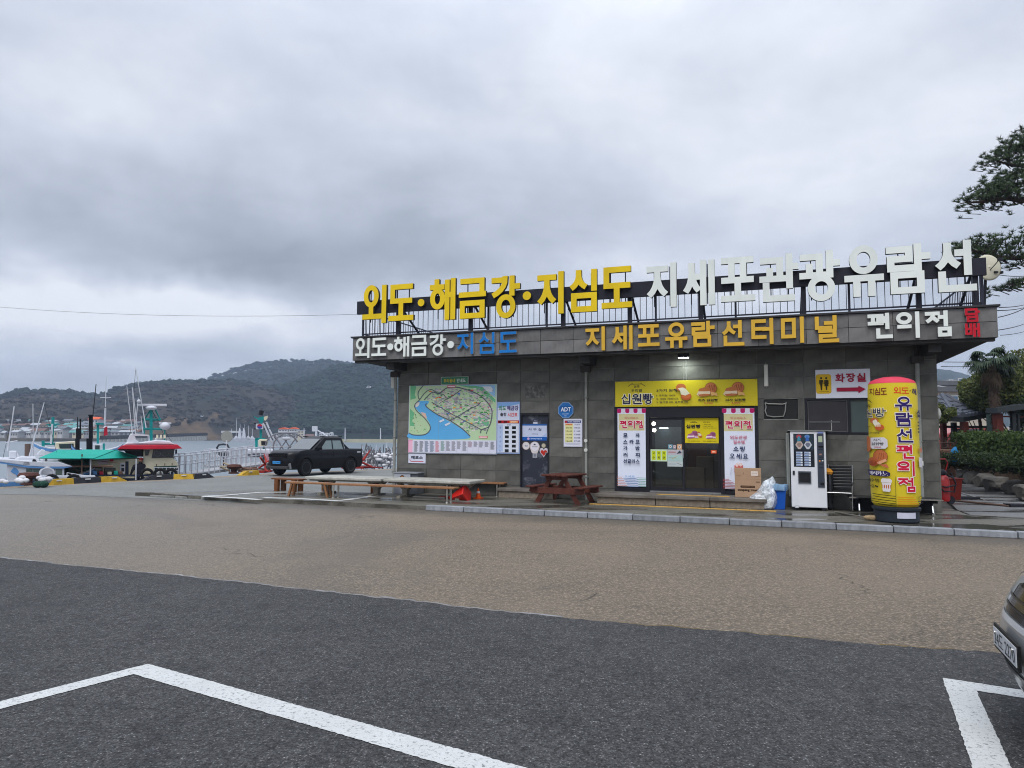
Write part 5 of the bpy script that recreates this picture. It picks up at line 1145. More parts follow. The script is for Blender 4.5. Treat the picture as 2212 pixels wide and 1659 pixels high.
# black cantilever chair
MBK=M('black_leather',(.012,.012,.014),.35,var=.2); MCR=M('chrome','#c8c8c8',.12,1.)
o=thingB('office_chair','black ribbed armchair on a chrome frame between vending machine and yellow column','chair',12.33,-.42,Z0,rz=R(-8))
for i in range(8): z=.50+i*.072; y=.20+i*.018; MB().mat(MBK).box(-.25,.25,y,y+.045,z,z+.066).build('back_rib',o,bevel=.012)
for i in range(6): y=-.28+i*.083; MB().mat(MBK).box(-.25,.25,y,y+.078,.42,.465).build('seat_rib',o,bevel=.012)
for s_ in (-1,1):
    MB().mat(MCR).tube([(s_*.275,.28,.02),(s_*.275,-.26,.02),(s_*.275,-.30,.06),(s_*.275,-.30,.60),(s_*.275,-.26,.64),(s_*.275,.24,.62),(s_*.265,.27,.56)],.014,8).build('frame_tube',o)
    MB().mat(MBK).box(s_*.275-.025,s_*.275+.025,-.25,.15,.655,.68).build('armrest',o,bevel=.008)
    MB().mat(MCR).cyl((s_*.26,.24,.42),(s_*.26,.38,1.08),.012).build('back_tube',o)
MB().mat(MCR).cyl((-.26,-.29,.44),(.26,-.29,.44),.014).build('cross_bar',o)
# black bag with yellow top between them
o=thingB('black_bin_bag','narrow black rubbish sack with yellow top squeezed beside the vending machine','sack',12.10,-.25,Z0)
crumple('sack',o,[ringsec(0,0,.05,.1,.004),ringsec(0,0,.09,.18,.05),ringsec(0,0,.10,.19,.5),ringsec(0,0,.09,.16,.85),ringsec(0,0,.03,.05,.93)],M('black_sack',(.012,.012,.016),.25),.03,5)
crumple('yellow_cloth',o,[ringsec(-.01,-.05,.10,.10,.86),ringsec(0,-.05,.11,.12,.92),ringsec(0,-.05,.06,.07,.98),ringsec(0,-.04,.02,.02,1.0)],M('yellow_cloth',(.62,.27,.03),.7),.03,8)
# black bench with chrome legs behind the column
o=thingB('waiting_bench','long black padded waiting bench with bright metal legs behind the yellow column','bench',13.45,-.52,Z0)
for i in range(3): a=-.95+i*.64; MB().mat(MBK).box(a,a+.62,-.25,.28,.33,.37).build('seat_pad',o,bevel=.015)
MB().mat(MCR).box(-.96,.96,-.275,-.255,.335,.36).build('front_trim',o)
for s_ in (-1,1): MB().mat(MCR).tube([(s_*.75,.2,.31),(s_*.75,-.05,.30),(s_*.75,-.20,.20),(s_*.75,-.26,.03)],[.03,.03,.028,.026],10).tube([(s_*.75,-.26,.03),(s_*.75,-.30,.02)],.035,8).build('leg',o)
B1_(-.9,.9,.0,.1,.25,.325,M('black_beam','#17171a',.4)).build('beam',o); B1_(-.85,.85,.22,.26,.005,.25,M('black_beam')).build('back_panel',o)
# mop lying on the pavement
o=thingB('mop','long handled mop lying on the pavement beside the column base','mop',0,0,0); a=L('C4',1460,560,Z0); b_=L('C4',1800,690,Z0)
a=(12.16,-.95); b_=(12.62,-2.35)
MB().mat(M('handle_grey','#77736a',.5)).cyl((a[0],a[1],Z0+.02),(b_[0],b_[1],Z0+.06),.014,n=8).build('handle',o); MB().mat(M('mop_head',(.30,.22,.13),.9,var=.4,vs=20,bump=1)).ball((b_[0]+.13,b_[1]-.06,Z0+.062),(.17,.07,.06),14,8).build('mop_head',o)
# inflatable column
C0=Vector((13.22,-2.35)); 
o=thingB('inflatable_column','tall yellow inflatable advertising column with pink dome top on a black drum base','advertising column',C0.x,C0.y,Z0)
RB=.445; HB=.33
MB().mat(M('drum_black',(.022,.028,.038),.45,var=.15,dirt=.2)).lathe([(.0,0),(.40,0),(.43,.03),(.42,HB-.09),(.455,HB-.07),(.46,HB-.03),(.42,HB),(.0,HB)],(0,0,0),36).build('drum_base',o)
RT=.465; HT=2.94
prof=[(.40,HB+.002),(.452,HB+.06),(RT,HB+.3),(RT+.005,1.6),(RT,2.76),(RT-.015,2.89)]
mb=MB().mat(M('inflated_yellow','#d2bc2a',.45,var=.05,vs=2,bump=.25,bs=3)); mb.lathe(prof,(0,0,0),64); mb.build('body',o)
MB().mat(M('inflated_pink','#c83a50',.45,var=.05,bump=.2,bs=3)).lathe([(RT-.012,2.885),(RT-.05,2.945),(RT-.14,2.99),(.18,3.03),(0,3.045)],(0,0,0),64).build('dome',o)
# printed skin: board wrapped on the cylinder. photo D4 x 118..645 spans the visible width
rzc=math.atan2(-(BW(C0.x,C0.y).x*U[0]+BW(C0.x,C0.y).y*U[1]),-(BW(C0.x,C0.y).x*V[0]+BW(C0.x,C0.y).y*V[1]))  # local angle from -y of the direction to the eye
def radius(z): 
    for (r0,z0),(r1,z1) in zip(prof,prof[1:]):
        if z<=z1: return r0+(r1-r0)*(z-z0)/(z1-z0)
    return prof[-1][0]
class Wrap(Print):
    def p(s,x,z):   # x = angle (deg) from the line of sight, z = height
        r_=radius(z)+.002+(-s.y); t=R(x)
        d=BW(C0.x,C0.y); vx,vy=-d.x,-d.y; l=math.hypot(vx,vy); ex=(vx*U[0]+vy*U[1])/l; ey=(vx*V[0]+vy*V[1])/l
        # direction of sight rotated by t (positive = to the right in view)
        dx=ex*math.cos(t)-ey*math.sin(t); dy=ex*math.sin(t)+ey*math.cos(t)
        return (dx*r_,dy*r_,z)
DEG=RT*math.pi/180
def clipx(pts,xa,keep_ge):
    out=[]
    for i in range(len(pts)):
        a,b=pts[i],pts[(i+1)%len(pts)]; ia=(a[0]>=xa)==keep_ge or a[0]==xa; ib=(b[0]>=xa)==keep_ge or b[0]==xa
        if ia: out.append(a)
        if ia!=ib: t=(xa-a[0])/(b[0]-a[0]); out.append((xa,a[1]+(b[1]-a[1])*t))
    return out
def wpoly(self,pts,h):
    x0=min(q[0] for q in pts); x1=max(q[0] for q in pts); n=max(1,int(math.ceil((x1-x0)/5.)))
    self.up(); self.col(h)
    for i in range(n):
        a=x0+(x1-x0)*i/n; b=x0+(x1-x0)*(i+1)/n; q=list(pts)
        if i>0: q=clipx(q,a,True)
        if i<n-1 and len(q)>2: q=clipx(q,b,False)
        if len(q)>2: self.b.face([self.b.av(self.p(*v)) for v in q])
    return self
Wrap.poly=wpoly
p=Wrap(0,0,1,1,0); p.w=1; p.h=1; p.step=.00012
def wgl(ch,x0,x1,z0,z1,h,th,oc,ow):
    for col,k_ in ((oc,ow),(h,0)):
        if col is None: continue
        T=th*(z1-z0); O_=k_*(z1-z0)
        for pl in strokes2d(ch,x0*DEG-O_,x1*DEG+O_,z0-O_,z1+O_,T+2*O_): p.poly([(q[0]/DEG,q[1]) for q in pl],col)
def ax(x): return math.degrees(math.asin(max(-1,min(1,(x-382)/264))))     # D4 x -> angle
def az(y): return 2.89-(y-85)/(1435-85)*(2.89-HB-.03)                       # D4 y -> height
def wt(t,x0,y0,x1,y1,h,bold=.03,outline=None,ow=.05):
    """text subdivided by glyph so that it follows the curve"""
    a0,a1=ax(x0),ax(x1); n=len(t)
    for i,ch in enumerate(t):
        if ch==' ': continue
        p.text(ch,a0+(a1-a0)*(i+.04)/n,az(y1),a0+(a1-a0)*(i+.96)/n,az(y0),h,bold,outline,ow)
def wr(x0,y0,x1,y1,h): p.rect(ax(x0),az(y1),ax(x1),az(y0),h,8)
def wd(cx_,cy_,rx,ry,h,n=18): p.poly([(ax(cx_+rx*math.cos(2*math.pi*i/n)),az(cy_+ry*math.sin(2*math.pi*i/n))) for i in range(n)],h)
def wp(pts,h): p.poly([(ax(x),az(y)) for x,y in pts],h)
wgl('외',ax(400),ax(470),az(212),az(138),'#d8481c',.14,None,0); wgl('도',ax(478),ax(552),az(210),az(142),'#d8481c',.14,None,0); [wgl(c_,ax(a_),ax(b_),az(218),az(142),'#7a2a1c',.13,None,0) for c_,a_,b_ in (('지',144,196),('심',203,262),('도',268,328))]; wt('해',580,150,632,222,'#3a2a5c',.03); wd(566,178,5,6,'#7a2a1c')
ys=[(245,395),(420,568),(598,745),(775,920),(950,1105),(1130,1278)]
for ch,(a,b_),h in zip('유람선편의점',ys,['#2e2060']*3+['#c4183c']*3):
    wgl(ch,ax(408),ax(575),az(b_+2),az(a-2),h,.15,'#ecd8d8' if h!='#2e2060' else '#e4dccc',.05)
wgl('원',ax(112),ax(182),az(465),az(372),'#2e3048',.13,'#ece4c0',.06); wgl('빵',ax(190),ax(318),az(465),az(368),'#2e3048',.12,'#ece4c0',.06); wt('우리밀',120,318,165,352,'#3a3420',.02); wp([(120,270),(150,264),(182,300),(176,302),(148,274)],'#33301c')
def wcoin(x,y,r,h='#b8693c',d='#8a4526'):
    wd(x,y,r,r*1.05,d); wd(x,y,r*.94,r*.98,h)
    for k_ in (-.2,.1,.4): wp([(x+r*(k_+.06),y-r*.5),(x+r*(k_+.14),y-r*.5),(x+r*(k_-.02),y+r*.45),(x+r*(k_-.10),y+r*.45)],d)
wd(200,505,42,32,'#bd6a3c'); wd(250,580,45,34,'#bd5a2c'); wp([(178,510),(215,490),(262,545),(265,572),(215,575),(195,545)],'#e4dcc6')
wt('글루텐0%',150,630,250,650,'#4a4426',.01); wt('100%',122,560,160,576,'#4a4426',.01)
wd(132,765,34,88,'#b8693c'); wp([(160,695),(290,690),(322,715),(325,790),(300,815),(170,818),(155,800)],'#cfccd2'); wt('치즈',185,705,262,735,'#3c3a34',.03); wt('십원빵',168,745,290,780,'#3c3a34',.03); wt('3,900',195,792,262,808,'#b03a4a',.02)
wcoin(250,900,72); wd(180,960,52,50,'#b05a34'); wd(175,975,42,30,'#8f3f20'); wp([(210,970),(300,925),(312,950),(240,990)],'#dba27c'); wp([(240,990),(310,985),(330,1028),(280,1015)],'#c06a48')
wp([(125,1050),(300,1058),(338,1078),(335,1110),(300,1120),(128,1112)],'#2b2454'); wt('메리카노',140,1064,318,1110,'#e6e0ea',.03)
wt('필수템',128,1145,235,1188,'#33301c',.03); wt('어요~',132,1215,222,1250,'#33301c',.03)
wp([(250,1155),(262,1140),(335,1142),(352,1158),(350,1185),(248,1182)],'#d9d4d4'); wp([(255,1185),(345,1188),(335,1275),(325,1285),(268,1282),(262,1270)],'#d9d4d4'); wp([(258,1208),(342,1210),(336,1250),(262,1247)],'#b9642e')
for j in range(5):
    y=1310+j*27; x0=[155,165,130,130,205][j]
    wp([(x0,y),(384,y+16),(384,y+23),(x0,y+7)],'#2a2418')
for j in range(5): y=1330+j*23; wp([(400,y+6),(555+j*12,y+2),(560+j*12,y+9),(400,y+13)],'#d98a1c')
wr(383,1115,387,1430,'#6a5c18')
wt('십',600,385,640,468,'#2e3048',.04); wp([(608,905),(640,915),(642,1020),(612,1010)],'#cfccd2'); wp([(612,820),(640,790),(642,850),(625,855)],'#c07a5a')
for j in range(4): wt('1가',608,515+j*35,634,535+j*35,'#5a5430',.01)
wp([(592,1382),(640,1376),(640,1383),(592,1389)],'#2a2440'); wp([(600,1402),(640,1398),(640,1406),(600,1410)],'#2a2440'); wd(617,1340,12,18,'#5a5430'); wd(617,1340,9,14,'#dcc420')
p.build('printed_skin',o)
pp=Print(0,0,1,1,0)
class Wr2(Wrap):
    pass
q=MB().mat(M('label_white','#c3c2d2',.5)); 
def cylpt(x,z,r_=.436):
    t=R(x); d=BW(C0.x,C0.y); vx,vy=-d.x,-d.y; l=math.hypot(vx,vy); ex=(vx*U[0]+vy*U[1])/l; ey=(vx*V[0]+vy*V[1])/l
    return ((ex*math.cos(t)-ey*math.sin(t))*r_,(ex*math.sin(t)+ey*math.cos(t))*r_,z)
for i in range(6): a=2+i*8.5; q.quad(cylpt(a,.105),cylpt(a+8.5,.105),cylpt(a+8.5,.225),cylpt(a,.225))
q.build('blank_label',o)
# ================================================================ VEHICLES
MTY=M('tyre_rubber',(.012,.012,.013),.8,var=.2); MRIM=M('black_rim',(.22,.22,.23),.3,.5); MGLD=M('tinted_glass',(.02,.024,.028),.04,spec=1.,coat=.5)
def outline(xf,xr,w,kf=.25,kr=.10,n=15,pw=4):
    pts=[]
    for i in range(n):
        s_=-1+2*i/(n-1); pts.append((xf-kf*abs(s_)**pw,s_*w))
    for i in range(n):
        s_=1-2*i/(n-1); pts.append((xr+kr*abs(s_)**pw,s_*w))
    return pts
def layers(mb,ls,**k):
    mb.loft([[(x,y,z) for x,y in outline(xf,xr,w,kf,kr)] for z,xf,xr,w,kf,kr in ls],**k)
def wheel(par,x,y,r,wd,rim,side):
    o=MB().mat(MTY).lathe([(r*.62,-wd/2),(r*.93,-wd/2),(r,-wd/2+.04),(r,wd/2-.04),(r*.93,wd/2),(r*.62,wd/2)],(0,0,0),30,'y').build('wheel',par,loc=(x,y,r))
    m=MB().mat(MTY).lathe([(.0,wd/2-.10),(r*.6,wd/2-.10)],(0,0,0),30,'y').mat(rim).lathe([(r*.58,wd/2-.09),(r*.60,wd/2-.01),(r*.66,wd/2+.003),(r*.67,wd/2-.02)],(0,0,0),30,'y')
    for k_ in range(6):
        a=k_*math.pi/3
        T=Matrix.Rotation(a,4,'Y'); m.T=T; m.box(0,r*.6,wd/2-.07,wd/2-.02,-.03,.03); m.T=None
    q=m.build('rim',o); q.scale=(1,side,1)
    return o
MBP=M('black_car_paint',(.004,.004,.006),.3,var=.1,coat=.12,spec=.22)
def pickup(loc,rz,sc):
    o=thing('pickup_truck','black double cab pickup truck with blue number plate parked near the quay','pickup',loc,rz); o.scale=(sc,sc,sc*1.06)
    mb=MB().mat(MBP); layers(mb,[(.30,2.36,-2.42,.87,.40,.15),(.40,2.46,-2.48,.92,.42,.15),(.60,2.50,-2.50,.945,.42,.15),(.80,2.49,-2.50,.95,.42,.15),(.93,2.47,-2.49,.935,.42,.15),(1.04,2.44,-2.48,.93,.42,.15),(1.10,2.36,-2.475,.92,.40,.15),(1.14,2.14,-2.47,.905,.3,.15),(1.17,1.70,-2.465,.89,.2,.15),(1.185,1.30,-2.46,.87,.1,.12)])
    bo=mb.build('body',o); cut=[]
    for s_ in (-1,1):
        for x in (1.55,-1.48):
            c_=MB().mat(M('arch_inner',(.004,.004,.004),.9)).cyl((x,s_*.62,.40),(x,s_*1.10,.40),.45,n=36).build('cut'); c_.parent=o; cut.append(c_); md=bo.modifiers.new('b','BOOLEAN'); md.operation='DIFFERENCE'; md.object=c_; md.solver='EXACT'; md.material_mode='TRANSFER'
    bpy.context.view_layer.update(); dg=bpy.context.evaluated_depsgraph_get(); nm_=bpy.data.meshes.new_from_object(bo.evaluated_get(dg)); bo.modifiers.clear(); bo.data=nm_
    for c_ in cut: bpy.data.objects.remove(c_)
    bo.data.set_sharp_from_angle(angle=R(35))
    mb=MB().mat(MBP); layers(mb,[(1.12,1.22,-1.16,.85,.12,.05),(1.45,.72,-1.12,.79,.12,.05),(1.70,.34,-1.04,.73,.10,.05),(1.765,.20,-.98,.68,.08,.05),(1.79,.06,-.90,.60,.08,.05)]); mb.build('cabin',o)
    for s_ in (-1,1):
        MB().mat(MBP).poly((-1.10,s_*.80,1.45),(-1.02,s_*.74,1.68),(-1.14,s_*.85,1.18),(-1.46,s_*.86,1.18)).build('rear_buttress',o)
        g=M('side_window',(.17,.23,.23),.08,spec=1.,coat=.6)
        MB().mat(g).prism([(.55,1.20),(-.22,1.20),(-.22,1.60),(.12,1.60)],0,.012).build('side_window',o).matrix_local=Matrix.Translation((0,s_*.850,0))@Matrix.Rotation(s_*.0,4,'X')
        for q in o.children:
            if q.name.startswith('side_window') and abs(q.location.y-s_*.850)<1e-4:
                q.data.transform(Matrix(((1,0,0,0),(0,1,-s_*.20,s_*.20*1.2),(0,0,1,0),(0,0,0,1))))
        w2=MB().mat(g).prism([(-.30,1.20),(-.98,1.20),(-.86,1.60),(-.30,1.60)],0,.012).build('rear_window',o); w2.location=(0,s_*.850,0); w2.data.transform(Matrix(((1,0,0,0),(0,1,-s_*.20,s_*.20*1.2),(0,0,1,0),(0,0,0,1))))
        MB().mat(MBP).box(.62,.78,s_*.88-.0,s_*1.06,1.16,1.30).build('mirror',o,bevel=.03)
        for x in (1.55,-1.48):
            ar=[(x+.45*math.cos(t),s_*.945,.40+.45*math.sin(t)) for t in np.linspace(-.25,math.pi+.25,17)]; MB().mat(M('arch_black',(.006,.006,.006),.7)).tube(ar,.032,6).build('wheel_arch',o)
            wheel(o,x,s_*.86,.385,.24,MRIM,s_)
        hl=MB().mat(M('head_lamp_dark',(.015,.015,.017),.7))
        for i in range(6): a_,b2=.50+i*.06,.56+i*.06; fx=lambda q:2.485-.42*(q/.935)**4; hl.quad((fx(a_),s_*a_,.93),(fx(b2),s_*b2,.93),(fx(b2)-.02,s_*b2,.98),(fx(a_)-.02,s_*a_,.98))
        hl.build('headlight',o)
        MB().mat(M('silver_trim','#a8a8aa',.3,.8)).prism([(2.30,.36),(2.40,.34),(2.44,.56),(2.36,.60)],s_*.72,s_*.80).build('bumper_trim',o)
        MB().mat(M('belt_trim','#9a9ca0',.3,.6)).box(-1.0,.55,s_*.868-.004,s_*.868+.008,1.175,1.195).build('belt_trim',o)
        MB().mat(M('spot_white','#b8b8bc',.4)).box(-2.2,-1.95,s_*.935-.004,s_*.935+.006,1.0,1.07).build('bed_spot',o)  # small white spot on each side of the bed
        for x in (-.0,-.85): MB().mat(MBP).box(x,x+.16,s_*.945-.01,s_*.945+.012,.98,1.005).build('door_handle',o)
        for x in (.58,-.25,-1.12): MB().mat(M('gap',(.002,.002,.002),.9)).box(x,x+.012,s_*.943-.004,s_*.9465+.0,.45,1.10).build('door_gap',o)
        MB().mat(MBP).box(-1.15,.35,s_*.60-.015,s_*.60+.015,1.765,1.80).build('roof_rail',o)
    MB().mat(M('windscreen_glass',(.05,.06,.065),.06,spec=1.,coat=1.)).quad((1.13,-.72,1.20),(1.13,.72,1.20),(.40,.64,1.68),(.40,-.64,1.68)).build('windscreen',o)
    MB().mat(M('grille_black',(.004,.004,.004),.4)).box(2.36,2.488,-.60,.60,.86,1.0).build('grille',o)
    for i in range(6): MB().mat(M('grille_bar','#3a3a3c',.3,.8)).box(2.489,2.495,-.5+i*.19,-.42+i*.19,.92,.95).build('grille_slot',o)
    MB().mat(M('bumper_grey',(.05,.05,.052),.5)).box(2.30,2.515,-.75,.75,.33,.46).build('bumper',o,bevel=.03)
    B1_(2.50,2.52,-.26,.26,.56,.68,M('plate_blue_ev','#3f8fd0',.4)).build('number_plate',o)
    p=MB().mat(M('plate_text','#10202c',.5)); vs,fs_=glyphs('12가 3456',.01); mn,mxx=vs.min(0),vs.max(0); base=len(p.v)
    for q in vs: p.av((2.5215,-.22+(q[0]-mn[0])/(mxx[0]-mn[0])*.44,.585+(q[1]-mn[1])/(mxx[1]-mn[1])*.07))
    for f in fs_: p.face([base+i for i in f])
    p.build('plate_lettering',o)
    B1_(-2.50,-1.55,-.80,.80,1.152,1.19,M('tonneau',(.02,.02,.022),.6)).build('bed_cover',o,bevel=.015)
    return o
fw=Vector(G('C8',620,903)+(0,)); rw=Vector(G('C8',1300,862)+(0,)); hd=(fw-rw).normalized(); 
rz=math.atan2(hd.y,hd.x); rgt=Vector((hd.y,-hd.x,0)); lft=-rgt
# visible side: the one nearer to us
side=lft if lft.y<0 else rgt
cen=(fw+rw)/2-side*.80; sc=(fw-rw).length/3.03; print('truck',sc,math.degrees(rz),cen)
SC=.93; cen=(fw+rw)/2-side*.85*SC
pickup((cen.x,cen.y,.004),math.radians(math.degrees(rz)),SC)
# near car at the right edge of the frame: its front corner shows
o=thing('parked_car','silver grey car whose front corner with number plate shows at the right edge','car',(3.03,4.27,.09),math.atan2(.39,-.92))
MSV=M('silver_paint','#9a9d9e',.3,0.,var=.03,coat=1.,spec=.6)
mb=MB().mat(MSV); LS=[(.20,-.06,-4.2,.80,.34,.2),(.34,.0,-4.3,.87,.40,.2),(.47,.02,-4.33,.90,.42,.2),(.60,.0,-4.33,.91,.42,.2),(.72,-.04,-4.32,.91,.42,.2),(.86,-.12,-4.3,.90,.42,.2),(.96,-.26,-4.28,.87,.42,.2),(1.02,-.5,-4.26,.84,.36,.2),(1.06,-1.0,-4.25,.82,.2,.2)]
layers(mb,LS); mb.build('body',o)
mb=MB().mat(MSV); layers(mb,[(1.05,-1.0,-4.2,.80,.2,.2),(1.35,-1.55,-4.05,.72,.18,.2),(1.52,-1.95,-3.9,.62,.15,.2),(1.56,-2.2,-3.6,.52,.1,.2)]); mb.build('cabin',o)
for s_ in (-1,1):
    g=MB().mat(MGLD).prism([(-1.55,1.10),(-3.7,1.10),(-3.5,1.40),(-1.95,1.40)],0,.012).build('side_window',o); g.location=(0,s_*.80,0); g.data.transform(Matrix(((1,0,0,0),(0,1,-s_*.28,s_*.28*1.1),(0,0,1,0),(0,0,0,1))))
    for x in (-.95,-3.45):
        MB().mat(M('arch_inner')).cyl((x,s_*.87,.34),(x,s_*.915,.34),.37,n=26).build('wheel_well',o); wheel(o,x,s_*.81,.33,.21,M('alloy','#8a8a8a',.3,.8),s_)
MB().mat(MGLD).quad((-1.18,-.68,1.10),(-1.18,.68,1.10),(-1.95,.56,1.48),(-1.95,-.56,1.48)).build('windscreen',o)
def fz_(s_,z):
    for (z0,x0,_,w0,k0,_),(z1,x1,_,w1,k1,_) in zip(LS,LS[1:]):
        if z<=z1: t=(z-z0)/(z1-z0); return x0+(x1-x0)*t-(k0+(k1-k0)*t)*abs(s_/(w0+(w1-w0)*t))**3
    return LS[-1][1]
def patch(name,m,s0,s1,zl,zh,outw,n=14,par=o):
    mb=MB().mat(m)
    for i in range(n):
        a,b_=s0+(s1-s0)*i/n,s0+(s1-s0)*(i+1)/n
        for j in range(5):
            def zz(s_,t): return zl(s_)+(zh(s_)-zl(s_))*t
            q=[(a,zz(a,j/5)),(b_,zz(b_,j/5)),(b_,zz(b_,(j+1)/5)),(a,zz(a,(j+1)/5))]
            mb.quad(*[(fz_(x,z)+outw,x,z) for x,z in q])
    return mb.build(name,par)
# lateral s: which sign is the far side (left in the picture)?  local +y of the car points away to the near side or far; both sides get lamps
MGR=M('grille_gloss_black',(.006,.006,.007),.15,spec=.8); MCH=M('chrome')
zl_=lambda q:.655+.24*(abs(q)/.80)**5
patch('grille',MGR,-.79,.79,lambda q:zl_(q),lambda q:.93,.010,n=28)
patch('grille_trim',M('trim_bright','#d4d6d8',.2,.3),-.80,.80,lambda q:zl_(q)-.040,lambda q:zl_(q)-.004,.018,n=28)
for s_ in (-1,1):
    a,b_=sorted((s_*.46,s_*.70)); patch('headlight',M('headlight_lens',(.05,.055,.065),.08,spec=1.,coat=1.),a,b_,lambda q:max(zl_(q)+.03,.74),lambda q:.90,.018)
    a,b_=sorted((s_*.54,s_*.62)); patch('lamp_reflector',M('reflector','#b0b4b8',.15,.9),a,b_,lambda q:.80,lambda q:.87,.024)
    a,b_=sorted((s_*.64,s_*.70)); patch('indicator',M('amber',(.6,.2,.03),.3),a,b_,lambda q:.87,lambda q:.90,.024)
for z_ in (.70,.75): patch('grille_bar',M('grille_bar','#3a3a3c',.3,.8),-.42,.42,lambda q:z_,lambda q:z_+.012,.016)
patch('lower_intake',MGR,-.7,.7,lambda s:.25,lambda s:.36,.010)
B1_(.035,.05,-.28,.28,.42,.57,M('plate_holder',(.01,.01,.01),.5)).build('plate_holder',o,bevel=.004)
B1_(.052,.056,-.26,.26,.442,.552,M('plate_white','#c8cacc',.4,var=.02)).build('number_plate',o)
mb=MB().mat(M('plate_text')); vs,fs_=glyphs('24도 2270',.0); mn,mxx=vs.min(0),vs.max(0)
for q in vs: mb.av((.0575,-.235+(q[0]-mn[0])/(mxx[0]-mn[0])*.47,.455+(q[1]-mn[1])/(mxx[1]-mn[1])*.082))
for f in fs_: mb.face(list(f))
mb.build('plate_lettering',o)
for y in (-.2,.2): MB().mat(MCH).cyl((.056,y,.525),(.064,y,.525),.012).build('plate_bolt',o)
# ================================================================ QUAY EDGE THINGS
MKY=M('kerb_yellow',(.46,.29,.03),.6,var=.2,vs=5,dirt=.35); MKB=M('kerb_black',(.028,.028,.034),.6,var=.3,vs=5,dirt=.2); MKW=M('reflector_white','#c8c8c8',.4)
def kb(a,b_,m,label,s0=0,s1=0):
    a=Vector(a).to_3d(); b_=Vector(b_).to_3d(); d=b_-a; l=d.length; o=thing('edge_block',label,'kerb block',(a.x,a.y,.006),math.atan2(d.y,d.x),'blocks along the edge of the quay')
    MB().mat(m).loft([[(x,y,z) for y,z in ((-.0,0),(.32,0),(.32-t,h),(.05,h))] for x,h,t in (((0,.02,.02),(.35,.2,.05)) if s0 else ((0.006,.2,.05),))+(((l-.35,.2,.05),(l,.02,.02)) if s1 else ((l-.006,.2,.05),))],smooth=False).build('block',o)
    MB().mat(MKW).box(l/2-.09,l/2+.09,-.004,.03,.13,.17).build('reflector',o)
g=lambda c,x,y: G(c,x,y,.006)
kb(g('C7',545,231),g('C7',925,207),MKY,'yellow sloped concrete block at the left end of the long quay edge row',1,0)
kb(g('C7',925,207),g('C7',1260,188),MKB,'black concrete block between two yellow ones in front of the awning boat')
kb(g('C7',1260,188),g('C7',1585,172),MKY,'yellow concrete block just left of the gap in the row',0,1)
kb(g('C7',1800,166),g('C7',2155,150),MKB,'black sloped concrete block just right of the gap in the row',1,0)
kb(g('C7',2155,150),g('C1',315,184),MKY,'bright yellow concrete block in front of the sloping gangway')
kb(g('C1',315,184),g('C1',540,166),MKB,'black concrete block right of the bright yellow one, its end on the ground',0,1)
kb(g('C1',835,148),g('C1',1030,136),MKY,'short bright yellow sloped block left of the pickup truck',1,0)
MRU=M('rust_brown',(.085,.035,.028),.7,var=.35,vs=8,bump=.5,bs=30)
def bollard(x,y,label,ln=.0):
    o=thing('bollard',label,'bollard',(x,y,.006),0)
    MB().mat(MRU).lathe([(0,0),(.24,0),(.24,.04),(.13,.07),(.13,.20),(.30,.25),(.34,.33),(.28,.42),(0,.45)],(0,0,0),20).build('bollard_body',o)
q=G('C7',275,225); bollard(q[0],q[1]+.3,'rusty brown mushroom bollard at the far left on the quay edge')
q=G('D3',1165,1475); bollard(q[0],q[1]+.3,'rusty brown bollard with rope right of the gangway')
o=thing('rope','pale thick rope looped beside the rusty bollard','rope',(q[0]-.5,q[1]+.25,.01)); MB().mat(M('rope_pale',(.42,.35,.25),.9,var=.3,vs=20)).tube([(0.1+.22*math.cos(t),.1*math.sin(t),.05+.04*t+.12*abs(math.sin(t/2))) for t in np.arange(0,9,.5)],.04,7).build('coil',o)
MRR2=M('anchor_red',(.30,.028,.022),.6,var=.3,vs=6,dirt=.3)
def anchor(loc,label,s,rz):
    o=thing('anchor',label,'anchor',loc,rz); o.scale=(s,s,s)
    MB().mat(MRR2).cyl((-.9,0,.75),(.5,.1,.08),.05).cyl((-.2,-.6,.9),(-.2,.6,.05),.045).build('shank',o)
    MB().mat(MRR2).tube([(-.9,-.45,.08),(-.5,-.1,.12),(-.2,0,.35),(.1,.1,.45),(.4,.4,.9)],[.03,.07,.09,.07,.02]).build('fluke',o)
    MB().mat(MRR2).tube([(-.9,.5,.05),(-.5,.25,.07),(.3,.3,.07),(1.0,.45,.04)],[.03,.05,.05,.02]).build('fluke',o)
    MB().mat(MRR2).box(-.9,.1,-.2,.3,.02,.12).build('stock',o)
a=G('C8',1500,790,0); anchor((a[0],a[1],.0),'red iron anchor lying behind the tail of the pickup truck',1.15,.2)
a=G('D3',1960,1440,0); anchor((a[0],a[1],.0),'red iron anchor standing left of the front of the pickup truck',1.0,1.5)
o=thing('rope_heap','tangled brown ropes on the ground left of the truck','rope',(a[0]-.7,a[1]-.3,.01)); mb=MB().mat(M('rope_brown',(.16,.10,.075),.9,var=.4,vs=15))
for k_ in range(5): mb.tube([(random.uniform(-.6,.6)+.35*math.cos(t+k_),random.uniform(-.05,.05)+.25*math.sin(t*1.1),.05+.05*k_*abs(math.sin(t))) for t in np.arange(0,6,.6)],.035,6)
mb.build('rope',o)
